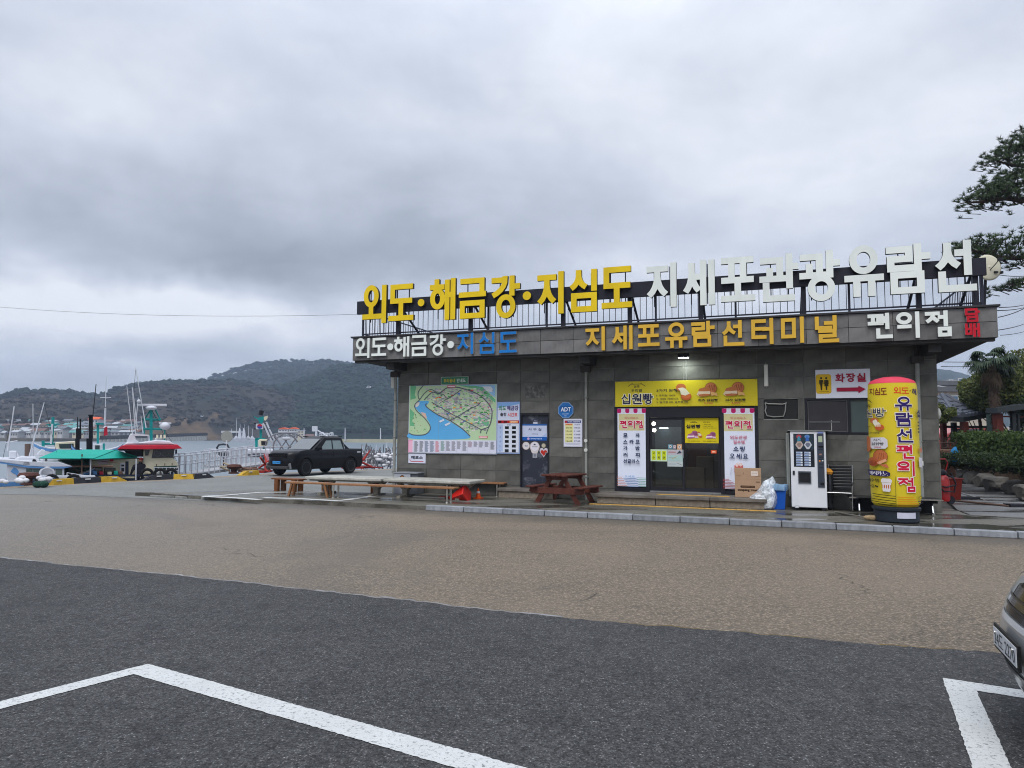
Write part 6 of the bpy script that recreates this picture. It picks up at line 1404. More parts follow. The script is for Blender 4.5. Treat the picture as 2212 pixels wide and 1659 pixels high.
# ================================================================ BOATS
MWH=M('boat_white','#c9ccd4',.35,var=.06,vs=2,dirt=.12); MCRM=M('boat_cream','#cfc8b0',.4,var=.06,dirt=.12); MBL=M('boat_blue','#5f8fc4',.4,dirt=.2); MTL=M('boat_teal',(.012,.25,.25),.45,var=.1,dirt=.15); MRD=M('boat_red','#b8283a',.4); MGRN=M('tarp_teal',(.010,.32,.25),.6,var=.1,vs=2,bump=.3,bs=4); MNV=M('hull_navy',(.02,.03,.06),.5); MNET=M('net_green',(.015,.05,.035),.9,var=.5,vs=12,bump=1,bs=30); MWN=M('boat_window',(.03,.035,.04),.1,spec=.8)
MPL=M('pole_white','#c2c4cc',.4)
class At:
    """a moored boat: parts are given by photo points on the plane Y, then given true depth"""
    def __init__(s,name,label,cat,c,Y,x,y,group=None):
        q=P(c,x,y,Y); s.c=c; s.Y=Y; s.a=math.atan2(q[0],Y); s.o=thing(name,label,cat,(q[0],Y,WZ),-s.a,group); s.or_=Vector((q[0],Y,WZ))
    def mb(s,m): b=MB().mat(m); b.T=Matrix.Translation(-s.or_); return b
    def xz(s,x,y,dy=0,c=None):
        d=ray(c or s.c,x,y); nx,ny=math.sin(s.a),math.cos(s.a); t=(s.or_.x*nx+s.Y*ny+dy)/(d[0]*nx+d[1]*ny); u=(t*d[0]-s.or_.x)*ny-(t*d[1]-s.Y)*nx
        return (s.or_.x+u,CH+t*d[2])
    def at(s,x,y,dy): q=s.xz(x,y,dy); return (q[0],s.Y+dy,q[1])
    def pr(s,name,pts,d0,d1,m,par=None,c=None,bevel=0):
        """outline in photo points, spanning from depth Y+d0 to Y+d1"""
        b=s.mb(m); b.prism([s.xz(x,y,d0,c=c) for x,y in pts],s.Y+d0,s.Y+d1); return b.build(name,par or s.o,bevel=bevel)
    def rc(s,name,x0,y0,x1,y1,d0,d1,m,par=None,c=None,bevel=0): return s.pr(name,[(x0,y0),(x1,y0),(x1,y1),(x0,y1)],d0,d1,m,par,c,bevel)
    def rod(s,name,a,b_,r,m,d=0,c=None,r1=None):
        A=s.xz(*a,c=c); B=s.xz(*b_,c=c); q=s.mb(m); q.cyl((A[0],s.Y+d,A[1]),(B[0],s.Y+d,B[1]),r,r1,7); return q.build(name,s.o)
    def hull(s,x0,x1,zd,beam,m,bow=1,dy=0,m2=None,z0=None):
        A=s.xz(x0,1400)[0]; B=s.xz(x1,1400)[0]
        if bow<0: A,B=B,A
        secs=[]
        for t,w,sh in ((0,.78,0),(.15,.95,0),(.4,1,0),(.65,.9,.05),(.85,.55,.18),(.96,.22,.33),(1,.03,.42)):
            x=A+(B-A)*t; w*=beam/2; z1=zd+sh
            secs.append([(x,s.Y+dy-w,z1),(x,s.Y+dy-w*.98,z1-.25),(x,s.Y+dy-w*.7,WZ-.2),(x,s.Y+dy+w*.7,WZ-.2),(x,s.Y+dy+w*.98,z1-.25),(x,s.Y+dy+w,z1)])
        b=s.mb(m); b.loft(secs); o=b.build('hull',s.o)
        b=s.mb(m2 or MBL)
        for a,c_ in zip(secs,secs[1:]):
            for i,j in ((0,1),(5,4)):
                d=-.02 if i==0 else .02; b.quad((a[i][0],a[i][1]+d,a[i][2]-.05),(c_[i][0],c_[i][1]+d,c_[i][2]-.05),(c_[j][0],c_[j][1]+d,c_[j][2]+.05),(a[j][0],a[j][1]+d,a[j][2]+.05))
        b.build('rub_strake',o); return o
def zA(c,y,Y,x=400): return P(c,x,y,Y)[2]
# --- white and blue fishing boat at the left edge
b=At('fishing_boat','white fishing boat with blue edged canopy and blue fish drawing moored at the far left','boat','A1',27.2,400,1400)
b.hull(-260,1050,zA('A1',1480,27.2),2.6,MWH,1,.3)
b.pr('canopy',[(-200,1262),(30,1264),(420,1292),(640,1292),(700,1312),(790,1346),(700,1352),(480,1352),(300,1342),(0,1298),(-200,1290)],-1.0,1.5,MWH,bevel=.03); b.pr('canopy_edge',[(-200,1292),(0,1300),(300,1344),(480,1354),(700,1354),(790,1348),(700,1366),(480,1368),(300,1358),(0,1312),(-200,1304)],-1.02,1.52,MBL)
cb=b.pr('cabin',[(75,1315),(280,1350),(700,1362),(700,1440),(280,1445),(200,1520),(75,1520)],-.95,1.2,MWH,bevel=.02)
for x0,y0,x1,y1 in ((285,1368,355,1436),(362,1370,465,1436),(475,1372,600,1438),(608,1374,675,1438)): b.rc('window',x0,y0,x1,y1,-.975,-.945,M('boat_window_green',(.07,.10,.09),.15))
pts=[(115,1400),(150,1355),(185,1370),(205,1400),(195,1430),(185,1460),(170,1430),(140,1420)]; b.pr('fish_drawing',pts,-.962,-.952,MBL)
A=b.xz(508,1407); q=b.mb(MPL); q.T=b.mb(MPL).T@Matrix.Translation((A[0],26.2,A[1])); q.lathe([(.20,-.04),(.26,0),(.20,.04),(.14,0),(.20,-.04)],(0,0,0),20,'y'); q.build('lifebuoy',b.o)
b.rc('deck_box',98,1178,180,1262,-.3,.5,MWH,bevel=.03); b.pr('deck_wedge',[(180,1178),(215,1245),(215,1262),(180,1262)],-.3,.5,MWH); b.pr('engine_hood',[(150,1295),(165,1255),(220,1238),(380,1242),(430,1270),(440,1298)],-.5,.8,MWH,bevel=.04); b.pr('roof_pillar',[(395,1220),(450,1160),(490,1170),(520,1285),(470,1285),(460,1230)],-.3,.3,MWH,bevel=.02)
for x0,x1 in ((250,330),(350,400)): b.pr('roof_vent',[(x0,1325 if x0<300 else 1290),(x0+10,1300 if x0<300 else 1265),(x1-15,1300 if x0<300 else 1268),(x1,1330 if x0<300 else 1292)],-1.0,-.95,MDK)
b.rod('exhaust',(298,1240),(300,1100),.10,M('exhaust_rust',(.14,.10,.085),.7),.3)
b.rod('antenna',(82,1180),(155,690),.03,MPL,0,r1=.018); b.rod('antenna',(320,1235),(482,648),.03,MPL,.1,r1=.016); b.rod('antenna',(362,1240),(358,660),.014,MPL,.4); b.rod('lamp_arm',(60,1090),(190,1065),.02,MPL)
b.rc('gunwale_tarp',300,1445,1040,1482,-1.15,-.9,MWH,bevel=.03); b.pr('blue_tarp',[(290,1440),(500,1470),(640,1480),(500,1494),(320,1482)],-1.22,-1.16,MBL)
for k_,(xa,xb) in enumerate(((720,1030),)):
    for i in range(7): x_=xa+(xb-xa)*i/6; b.rod('rail_post',(x_,1400+8*i),(x_,1450+6*i),.016,MPL,-1.1)
    b.rod('deck_rail',(xa,1400),(xb,1448),.014,MPL,-1.1)
b.rod('stay',(155,695),(30,1265),.007,MDK,0); b.rod('stay',(480,652),(640,1290),.007,MDK,.1)
for x_ in (330,560,800):
    A=b.xz(x_,1500,-1.2); q=b.mb(MTY); q.tube([(A[0]+.2*math.cos(t),b.Y-1.25,A[1]+.2*math.sin(t)) for t in np.arange(0,6.5,.5)],.06,6); q.build('tyre_fender',b.o)
b.pr('coiled_net',[(700,1440),(730,1415),(800,1410),(860,1430),(870,1460),(700,1462)],-.6,.3,MNET,bevel=.05)
# --- awning boat
b=At('fishing_boat','boat under a large teal green tarpaulin awning in the middle of the left moorings','boat','A1',28.6,900,1400)
b.hull(380,1500,zA('A1',1455,28.6),3.0,MNV,1,.6,MWH)
def pt(x,y,Y): return b.at(x,y,Y-28.6)
q=b.mb(MGRN); e=[pt(425,1252,26.9),pt(880,1258,26.9),pt(1020,1264,26.9)]; r_=[pt(640,1160,28.6),pt(900,1168,28.6),pt(1255,1172,28.6)]; k_=[pt(470,1236,30.2),pt(900,1240,30.2),pt(1440,1244,30.2)]; hr=pt(1495,1244,28.4)
for u_,v_ in ((e,r_),(r_,k_)):
    for i in range(2): q.quad(u_[i],u_[i+1],v_[i+1],v_[i])
q.poly(e[2],hr,r_[2]); q.poly(r_[2],hr,k_[2]); aw=q.build('awning',b.o); sm=aw.modifiers.new('thick','SOLIDIFY'); sm.thickness=.03
MPO=M('rust_post',(.12,.07,.05),.8)
for x,y0 in ((895,1200),(985,1250),(1460,1250),(520,1250)): b.rod('awning_post',(x,y0),(x-5,1470),.025,MPO if x<900 else MPL,-1.5)
b.rod('awning_beam',(640,1330),(1220,1330),.04,MPO,-1.4)
b.rc('net_heap',640,1275,975,1445,-.2,.9,MNET)
cbn=b.rc('cabin',980,1262,1560,1435,-.4,1.6,MCRM,bevel=.03)
for x0,y0,x1,y1 in ((1015,1362,1108,1424),(1142,1368,1250,1432)): b.rc('window_frame',x0-8,y0-8,x1+8,y1+8,-.43,-.405,MDK); b.rc('window',x0,y0,x1,y1,-.45,-.43,MWN)
b.rc('door',1365,1290,1400,1440,-.43,-.405,MNV); b.rc('ladder',1310,1310,1360,1420,-.6,-.56,MPL); b.rc('ladder_gap',1320,1325,1352,1345,-.62,-.601,MDK); b.rc('ladder_gap',1320,1360,1352,1400,-.62,-.601,MDK)
b.rc('name_banner',1060,1275,1180,1318,-.5,-.45,M('banner_pink','#cfb6c0',.6)); b.rc('red_tag',1195,1262,1235,1292,-.55,-.46,MRD)
b.rc('deck_rail',900,1436,1760,1452,-1.2,-1.1,MNV)
for i,x_ in enumerate((1010,1080,1170,1240,1290)): b.rc('deck_crate',x_,1395+5*(i%3),x_+46,1436,-1.0,-.7,(MBL,MRD,MCRM,MGRN,MPO)[i],bevel=.02)
for a,c_ in (((700,1340),(960,1400)),((760,1300),(880,1440)),((1000,1270),(1300,1300))): b.rod('rope',a,c_,.012,MPO,-1.0)
# --- wheelhouse boat with red roof
b=At('fishing_boat','cream wheelhouse boat with a bright red roof edge, teal mast and white radar bar','boat','A1',30.2,1700,1400)
b.hull(1250,1960,zA('A1',1440,30.2,1700),3.2,MCRM,1,.5,MNV)
b.pr('red_roof',[(1275,1158),(1325,1118),(1935,1110),(1988,1150),(1900,1156),(1560,1160)],-1.3,1.6,MRD,bevel=.02); b.pr('roof_underside',[(1275,1162),(1560,1164),(1530,1178),(1300,1174)],-1.2,1.5,MDK)
b.pr('roof_top',[(1345,1112),(1395,1075),(1480,1092),(1700,1058),(1850,1070),(1905,1106)],-1.0,1.3,MWH,bevel=.04)
b.pr('roof_arch',[(1365,1110),(1412,1000),(1440,990),(1465,1000),(1480,1050),(1510,1078),(1490,1100)],-.9,-.6,MWH,bevel=.02); b.pr('roof_arch',[(1440,990),(1622,1000),(1622,1016),(1455,1012)],-.9,-.6,MWH); b.rod('arch_post',(1618,1008),(1625,1075),.04,MWH,-.75)
b.pr('wheelhouse',[(1560,1152),(1905,1150),(1880,1262),(1932,1300),(1938,1342),(1690,1350),(1670,1425),(1560,1425)],-.9,1.2,MCRM,bevel=.03)
b.pr('windscreen',[(1668,1160),(1904,1156),(1884,1250),(1650,1254)],-.93,-.905,MWN); b.pr('side_opening',[(1345,1165),(1560,1162),(1560,1240),(1400,1240)],-.3,1.2,MDK); b.pr('window',[(1575,1168),(1632,1166),(1615,1225),(1580,1228)],-.93,-.905,MWN)
for x_ in (1715,1795):
    A=b.xz(x_,1198); q=b.mb(MPL); q.mat(M('clear_view_ring','#6c6e72',.5)).tube([(A[0]+.12*math.cos(t),29.255,A[1]+.12*math.sin(t)) for t in np.arange(0,6.5,.4)],.018,5); q.build('clear_view_ring',b.o)
b.pr('green_cover',[(1680,1345),(1930,1338),(1900,1395),(1690,1400)],-1.0,-.92,MNET); b.rc('fender',1908,1160,1928,1206,-1.1,-.95,MDK)
tm=b.rc('mast',1628,715,1662,1065,-.10,.10,MTL)
for a,c_,r in (((1645,720),(1570,835),.03),((1690,725),(1748,840),.03),((1560,832),(1748,838),.05),((1560,935),(1790,942),.05),((1570,835),(1570,990),.03),((1690,725),(1645,715),.03)): b.rod('mast_brace',a,c_,r,MTL)
b.pr('radar_bar',[(1492,664),(1815,664),(1818,690),(1492,686)],-.25,-.05,MPL,bevel=.02); A=b.xz(1648,708); q=b.mb(MPL); q.ball((A[0],30.05,A[1]),(.22,.22,.10),16,8); q.build('radar_motor',b.o)
b.pr('small_radar_bar',[(1728,866),(1865,868),(1865,884),(1728,882)],-.3,-.1,MPL,bevel=.015); A=b.xz(1795,905); q=b.mb(MPL); q.ball((A[0],30.0,A[1]),(.22,.2,.17),16,8); q.build('radar_dome',b.o); b.rod('radar_post',(1795,930),(1790,1060),.03,MTL,-.2)
for a,c_ in (((1448,1000),(1385,478)),((1478,985),(1442,484)),((1500,950),(1448,500)),((1592,925),(1478,275)),((1482,880),(1508,600)),((1560,985),(1536,795)),((1440,930),(1445,1000))): b.rod('antenna',a,c_,.022,MPL,-.4,r1=.012)
A=b.xz(1515,640); q=b.mb(MPL); q.ball((A[0],29.8,A[1]),.08,10,6); q.build('masthead_lamp',b.o)
for x_ in (1420,1470,1700,1740,1780): b.rc('roof_lamp',x_,985 if x_<1500 else 1000,x_+24,1010 if x_<1500 else 1040,-.5,-.35,M('lamp_casing') if x_<1500 else MCRM)
# rails, stays and tyre fenders on the three near boats
def rails(b,x0,x1,y0,y1,n,d,c='A1',sl=0):
    for k_ in (0,.5): b.rod('deck_rail',(x0,y0+(y1-y0)*k_*1.),(x1,y0+sl+(y1-y0)*k_),.014,MPL,d)
    for i in range(n+1): t=i/n; b.rod('rail_post',(x0+(x1-x0)*t,y0+sl*t),(x0+(x1-x0)*t,y1+sl*t),.016,MPL,d)
BO=[o_ for o_ in bpy.data.objects if o_.get('category')=='boat']
rails(b,1680,1935,1345,1415,6,-1.05)
for a,c_ in (((1645,720),(1400,1090)),((1645,720),(1890,1110)),((1478,300),(1420,1000)),((1645,715),(1930,1300))): b.rod('stay',a,c_,.007,MDK,-.2)
for x_ in (1600,1740,1860):
    A=b.xz(x_,1430,-1.7); q=b.mb(MTY); q.tube([(A[0]+.2*math.cos(t),b.Y-1.75,A[1]+.2*math.sin(t)) for t in np.arange(0,6.5,.5)],.06,6); q.build('tyre_fender',b.o)
b.rc('roof_box',1690,1035,1760,1062,-.4,.1,MWH,bevel=.02); b.rc('search_lamp',1840,1075,1862,1112,-.8,-.6,MDK)
for x_,y_ in ((1700,1318),(1790,1312),(1870,1306)): b.rc('rust_streak',x_,y_,x_+8,y_+28,-.912,-.903,MPO)
# --- boats behind
b=At('fishing_boat','distant cream cabin boat with thin teal mast behind the green awning','boat','A1',40,600,1150)
b.hull(330,880,zA('A1',1150,40),3,MWH,-1,.5); b.pr('cabin',[(600,1170),(605,1085),(820,1072),(825,1170)],-.8,1,MCRM,bevel=.03); b.pr('window',[(640,1102),(800,1096),(805,1150),(650,1150)],-.83,-.80,MWN); b.rc('teal_locker',452,1065,486,1130,-.3,.3,MTL)
b.rod('mast',(562,1110),(578,810),.08,MTL); b.pr('crosstree',[(488,882),(650,882),(600,905),(540,905)],-.1,.1,MTL); b.rod('pole',(555,1100),(570,882),.05,MPL,-.1); b.rod('mast_foot',(480,1100),(600,1100),.06,MTL)
b=At('fishing_boat','distant small boat with thick teal mast, white cabin and red flag behind the awning','boat','A1',40,1070,1150)
b.hull(880,1330,zA('A1',1165,40),3,MWH,1,.5); b.rc('cabin',1010,1100,1130,1170,-.6,.8,MWH,bevel=.03); b.rc('window',1035,1115,1085,1160,-.63,-.6,MWN); b.rc('teal_panel',1118,1095,1142,1172,-.7,-.4,MTL); b.rc('mast',1052,885,1078,1100,-.15,.15,MTL); b.pr('mast_top',[(1040,868),(1130,875),(1130,890),(1040,890)],-.3,.3,MTL); b.pr('red_flag',[(1135,925),(1168,905),(1172,1005),(1130,1012)],-.1,-.06,MRD); b.rod('antenna',(1140,905),(1148,710),.05,MPL); b.rod('antenna',(1148,700),(1155,370),.02,MPL); b.rod('spreader',(1090,598),(1210,598),.02,MPL)
b=At('work_boat','dark boat with two tall black exhaust columns rising behind the awning','boat','A1',36,900,1150)
b.hull(760,1080,zA('A1',1185,36),3,MNV,-1,.5)
for x0,y0,x1,y1,nm in ((818,1040,868,1180,'stack_base'),(826,930,886,1045,'stack'),(838,808,848,935,'stack_pipe'),(866,826,884,935,'stack_pipe'),(940,1040,1008,1180,'stack_base'),(966,790,1012,1042,'stack')): b.rc(nm,x0,y0,x1,y1,-.12,.12,M('stack_black',(.006,.006,.009),.5),bevel=.02)
b.rc('stack_cap',960,782,1018,796,-.5,.5,M('stack_black')); b.rod('antenna',(1012,790),(1046,450),.02,MDK)
# --- teal mast boat with flag
b=At('fishing_boat','boat with stout teal mast carrying a white Korean flag plate, left of the truck','boat','D3',37.5,1800,1100)
b.rc('hull_pink',1900,1030,2280,1260,-1.2,1.0,M('hull_pink','#b98a96',.6,dirt=.3),bevel=.05); b.rc('deck_house',1470,935,2080,1030,-1.0,1.0,MWH,bevel=.05); b.rc('hull_white',1480,1000,2150,1110,-.6,1.0,M('boat_grey','#8f929a',.5,dirt=.3),bevel=.05)
b.pr('mast',[(1772,240),(1850,240),(1832,700),(1782,700)],-.15,.15,MTL); b.pr('mast_top',[(1650,205),(1700,235),(1760,255),(1770,235),(1880,215),(1870,300),(1840,360),(1785,360),(1740,280),(1660,235)],-.2,.2,MTL); b.pr('mast_foot',[(1680,690),(1745,680),(1735,1010),(1690,1010)],-.15,.15,MTL); b.rod('mast_foot',(1885,860),(1880,1230),.09,MTL,-.2); b.rc('mast_beam',1690,690,1900,740,-.15,.15,MTL)
f_=b.rc('flag_plate',1700,378,1862,497,-.3,-.27,MPL); A=b.xz(1785,437); q=b.mb(M('flag_red','#b0283a',.5)); n_=12
q.poly(*[(A[0]+.13*math.cos(math.pi*i/n_),37.19,A[1]+.13*math.sin(math.pi*i/n_)) for i in range(n_+1)]); q.mat(M('flag_blue','#2a4a94',.5)); q.poly(*[(A[0]+.13*math.cos(-math.pi*i/n_),37.19,A[1]+.13*math.sin(-math.pi*i/n_)) for i in range(n_+1)]); q.mat(MDK)
for sx_,sz_ in ((-1,1),(1,1),(-1,-1),(1,-1)): x_,z_=A[0]+sx_*.24,A[1]+sz_*.14; q.quad((x_-.05,37.19,z_-.03),(x_+.05,37.19,z_-.03),(x_+.05,37.19,z_+.03),(x_-.05,37.19,z_+.03))
q.build('flag_emblem',f_)
b.pr('winch_cover',[(1755,740),(1790,712),(1950,720),(1975,760),(1940,860),(1760,870)],-.5,.3,MCRM,bevel=.03); b.pr('winch_opening',[(1815,755),(1950,760),(1930,845),(1820,840)],-.53,-.50,MDK)
b.rod('top_lamp',(1800,190),(1830,90),.12,MDK); b.pr('side_lamp',[(1870,230),(1960,200),(1955,260),(1910,310),(1880,300)],-.2,.1,MCRM)
for a,c_ in (((1860,370),(2110,900)),((1925,340),(1985,480)),((1990,500),(2160,850)),((2140,620),(2240,820)),((1920,500),(2080,870))): b.rod('boom',a,c_,.045,MPL,-.3)
for k_,x_ in enumerate((1130,1215)):
    A=b.xz(x_,1130,c='A2'); q=b.mb(M('drum_metal','#8b8b90',.4,.6)); 
    for d_ in (-.6,-.1):
        q.tube([(A[0]+.85*math.cos(t),37.5+d_,A[1]+.75*math.sin(t)) for t in np.arange(0,6.5,.4)],.035,6)
        for t in (0,1.05,2.1): q.cyl((A[0]-.8*math.cos(t),37.5+d_,A[1]-.7*math.sin(t)),(A[0]+.8*math.cos(t),37.5+d_,A[1]+.7*math.sin(t)),.025,n=5)
    q.build('net_drum',b.o)
b.rc('life_raft',1140,1022,1226,1056,-.8,-.3,MPL,c='A2',bevel=.05)
# --- small white boats, plus balls and poles standing in for boat clutter
for i,(x,y,w,Y,lb) in enumerate(((250,1235,150,47,'small white open boat nearest the truck tail'),(400,1225,150,52,'small white open boat in the middle behind the white clutter'),(510,1200,130,50,'small white boat close to the building corner'))):
    b=At('small_boat',lb,'boat','A3',Y,x,y); A=b.xz(x-w/2,y); B=b.xz(x+w/2,y); secs=[]
    for t,ww,sh in ((0,.75,0),(.5,1,0),(.85,.6,.15),(1,.05,.3)):
        X_=A[0]+(B[0]-A[0])*t; secs.append([(X_,Y-ww*.9,A[1]+sh),(X_,Y-ww*.6,WZ-.1),(X_,Y+ww*.6,WZ-.1),(X_,Y+ww*.9,A[1]+sh)])
    q=b.mb(MWH); q.loft(secs); q.build('hull',b.o); b.rc('cabin',x-w*.2,y-45,x+w*.15,y-2,-.5,.5,MWH,bevel=.03); b.rc('window',x-w*.15,y-38,x+w*.1,y-20,-.52,-.5,MWN)
    for dx in (-.3,.25): b.rod('pole',(x+w*dx,y-10),(x+w*dx+10,y-120),.025,MPL if dx<0 else MDK)
fl=[];q=MB().mat(M('clutter_white','#c4c4c8',.5,var=.15,vs=2,dirt=.2)); random.seed(11)
base=Vector((-6.9,39.6,0))
for i in range(190):
    c_=P('A3',random.uniform(185,560),random.uniform(1205,1355),random.uniform(40.5,43)); r_=random.uniform(.06,.14)
    q.ball((c_[0],c_[1],max(c_[2],.1)),(r_*random.uniform(.8,1.6),r_,r_*random.uniform(.6,1)),8,5)
q.mat(M('clutter_grey','#6f6f74',.7,var=.3))
for i in range(120):
    c_=P('A3',random.uniform(185,560),random.uniform(1180,1350),random.uniform(40.5,43)); q.cyl((c_[0],c_[1],c_[2]-.2),(c_[0]+random.uniform(-.3,.3),c_[1],c_[2]+random.uniform(.1,.5)),.03,n=5)
tag(q.build('harbour_clutter'),'white clutter of moored boats shaped as small balls and poles right of the truck','floats',kind='stuff')
q=MB().mat(M('clutter_white')); 
for i in range(14):
    c_=G('C7',random.uniform(-60,500),random.uniform(208,232),.1); r_=random.uniform(.06,.10)
    if 190<0: pass
    q.ball((c_[0],c_[1]+random.uniform(.1,.6),.14+random.uniform(0,.18)),(r_*1.5,r_,r_),9,6)
q.mat(MNET)
for i in range(2): c_=G('C7',random.uniform(370,470),226,.1); q.ball((c_[0],c_[1]+.3,.12),(.16,.14,.12),8,5)
tag(q.build('harbour_clutter'),'white floats and green net bundles heaped along the quay edge at the far left','floats',kind='stuff')
# --- gangway to the floating pier
MRW=M('rail_white','#b9bbc2',.45)
def gangway(name,label,c,a0,a1,Y0,Y1,rise,wd_,npost,zoff=0):
    """a0,a1: photo points of the deck's near edge"""
    A=Vector(P(c,*a0,Y0)); B=Vector(P(c,*a1,Y1)); o=thing(name,label,'gangway',A,0)
    d=(B-A); nrm=Vector((-d.y,d.x,0)).normalized()*wd_
    if nrm.y<0: nrm=-nrm
    q=MB().mat(M('deck_grey','#9b9ca0',.6,dirt=.3)); z=Vector((0,0,.12)); zero=Vector()
    q.loft([[zero-z,nrm-z,nrm,zero],[d-z,d+nrm-z,d+nrm,d]],smooth=False); q.build('deck',o)
    for s_ in (zero,nrm):
        for h in (rise,rise*.55): MB().mat(MRW).cyl(s_+Vector((0,0,h)),d+s_+Vector((0,0,h)),.022,n=6).build('rail',o)
        for i in range(npost+1): p_=s_+d*(i/npost); MB().mat(MRW).cyl(p_+Vector((0,0,-.14)),p_+Vector((0,0,rise)),.028,n=6).build('post',o)
    return o
gangway('gangway','sloping white railed gangway from the quay to the landing stage','D3',(-240,1545),(2000,1235),30.0,35.5,.85,1.2,19)
gangway('gangway','lower white railed landing stage behind the sloping gangway','D3',(700,1300),(2050,1225),39,41,.9,1.5,12)
o=thing('landing_stage','long dark floating pontoon lying on the water under the gangway','pontoon',(-14,33,WZ)); MB().mat(M('pontoon_dark',(.06,.06,.062),.8,dirt=.3)).box(-4,12,-.3,4,.0,.75).mat(M('deck_grey')).box(-4.05,12.05,-.35,4.05,.752,.80).build('float_body',o)
# round sign pole and loudspeaker hoop
o=thing('round_sign','round grey sign on a white pole seen from behind beyond the gangway','sign',(P('D3',1060,900,36)[0],36,0)); 
z=lambda y:P('D3',1060,y,36)[2]
MB().mat(MPL).cyl((0,0,0),(0,0,z(740)),.045).build('pole',o); MB().mat(M('sign_grey','#8d8d88',.6)).cyl((0,-.02,z(660)),(0,.02,z(660)),.30,n=22).build('disc',o); B1_(-.25,.3,-.1,.1,z(1000),z(965),MPL).build('lamp_box',o)
o=thing('life_ring_stand','dark hoop shaped life ring stand beside the round sign','stand',(P('D3',985,900,36)[0],36,0)); q=MB().mat(M('hoop_dark','#3c4048',.6)); zz=z
q.tube([(-.25,0,zz(960)),(-.31,0,zz(900)),(-.22,0,zz(840)),(0,0,zz(825)),(.22,0,zz(840)),(.31,0,zz(900)),(.2,0,zz(970))],.05,7).prism([(-.33,zz(1000)),(.28,zz(1000)),(.25,zz(1095)),(-.05,zz(1090))],-.15,.15); q.build('hoop',o); MB().mat(MDK).cyl((.05,0,0),(.05,0,zz(1090)),.04).build('post',o)
# --- person on the boat
Yp=29.0; hx=P('A1',1520,1280,Yp); o=thing('person','person in a dark jacket and reddish cap standing on deck beside the wheelhouse','person',(hx[0],Yp,hx[2]-1.55),R(60))
def skin(name,verts,edges,rad,m,par,sub=2):
    me=bpy.data.meshes.new(name); me.from_pydata(verts,edges,[]); me.materials.append(m); ob=bpy.data.objects.new(name,me); COL.objects.link(ob); ob.parent=par
    ob.modifiers.new('skin','SKIN'); 
    for v_,r_ in zip(me.skin_vertices[0].data,rad): v_.radius=(r_,r_)
    me.skin_vertices[0].data[0].use_root=True
    s_=ob.modifiers.new('sub','SUBSURF'); s_.levels=sub-1; s_.render_levels=sub; return ob
vv=[(0,0,.88),(0,.02,1.10),(.02,.04,1.32),(.05,.03,1.42),(.07,.02,1.52),(-.10,0,.86),(-.12,.03,.48),(-.12,-.02,.08),(-.12,.1,.04),(.10,0,.86),(.13,.05,.48),(.13,0,.08),(.13,.12,.04),(-.19,.03,1.33),(-.25,.10,1.08),(-.16,.30,.98),(.23,.03,1.33),(.28,.12,1.08),(.18,.32,1.0),(-.13,.37,.97),(.16,.39,.99)]
ee=[(0,1),(1,2),(2,3),(3,4),(0,5),(5,6),(6,7),(7,8),(0,9),(9,10),(10,11),(11,12),(2,13),(13,14),(14,15),(2,16),(16,17),(17,18),(15,19),(18,20)]
rr_=[.14,.13,.14,.06,.075,.09,.065,.05,.045,.09,.065,.05,.045,.075,.055,.04,.075,.055,.04,.035,.035]
skin('body',vv,ee,rr_,M('dark_jacket',(.018,.018,.026),.8),o)
MB().mat(M('skin_tone',(.42,.24,.16),.6)).ball((.07,.035,1.56),(.075,.09,.105),14,10).ball((.07,.125,1.55),(.012,.02,.018),6,4).ball((-.005,.03,1.56),(.012,.02,.028),6,4).ball((.145,.03,1.56),(.012,.02,.028),6,4).build('head',o)
MB().mat(M('cap_red',(.22,.03,.03),.8)).ball((.07,.02,1.60),(.085,.10,.075),14,8).box(.01,.13,.09,.18,1.60,1.612).build('cap',o)
# ================================================================ FAR SHORE
def hillmat(name,ev,br,oc,sc,thr,oth):
    m,n,k,b=newmat(name); p=gpos(n,k); b.inputs['Roughness'].default_value=1.; b.inputs['Specular IOR Level'].default_value=.05
    c=mx_(n,k,mr_(n,k,nz(n,k,p,sc,7,.62,.6),thr,thr+.10),ev,br)
    c=mx_(n,k,mr_(n,k,nz(n,k,p,sc*.8,6,.6,.5),oth,oth+.05),c,oc)
    t=nz(n,k,p,.22,6,.75); c=mx_(n,k,mr_(n,k,t,.38,.66,.0,.55),c,tuple(x*.35 for x in ev))
    k.new(c,b.inputs['Base Color'])
    bp=n.new('ShaderNodeBump'); bp.inputs['Distance'].default_value=3; bp.inputs['Strength'].default_value=.35; k.new(t,bp.inputs['Height']); k.new(bp.outputs[0],b.inputs['Normal']); return m
MH1=hillmat('winter_hill_brown',(.022,.030,.027),(.056,.047,.038),(.13,.09,.055),.011,.42,.57)
MH2=hillmat('wooded_ridge',(.020,.028,.030),(.042,.036,.036),(.07,.05,.04),.008,.50,.70)
MH3=hillmat('dark_pine_hill',(.014,.026,.020),(.028,.034,.026),(.085,.055,.045),.010,.56,.68)
HG={}
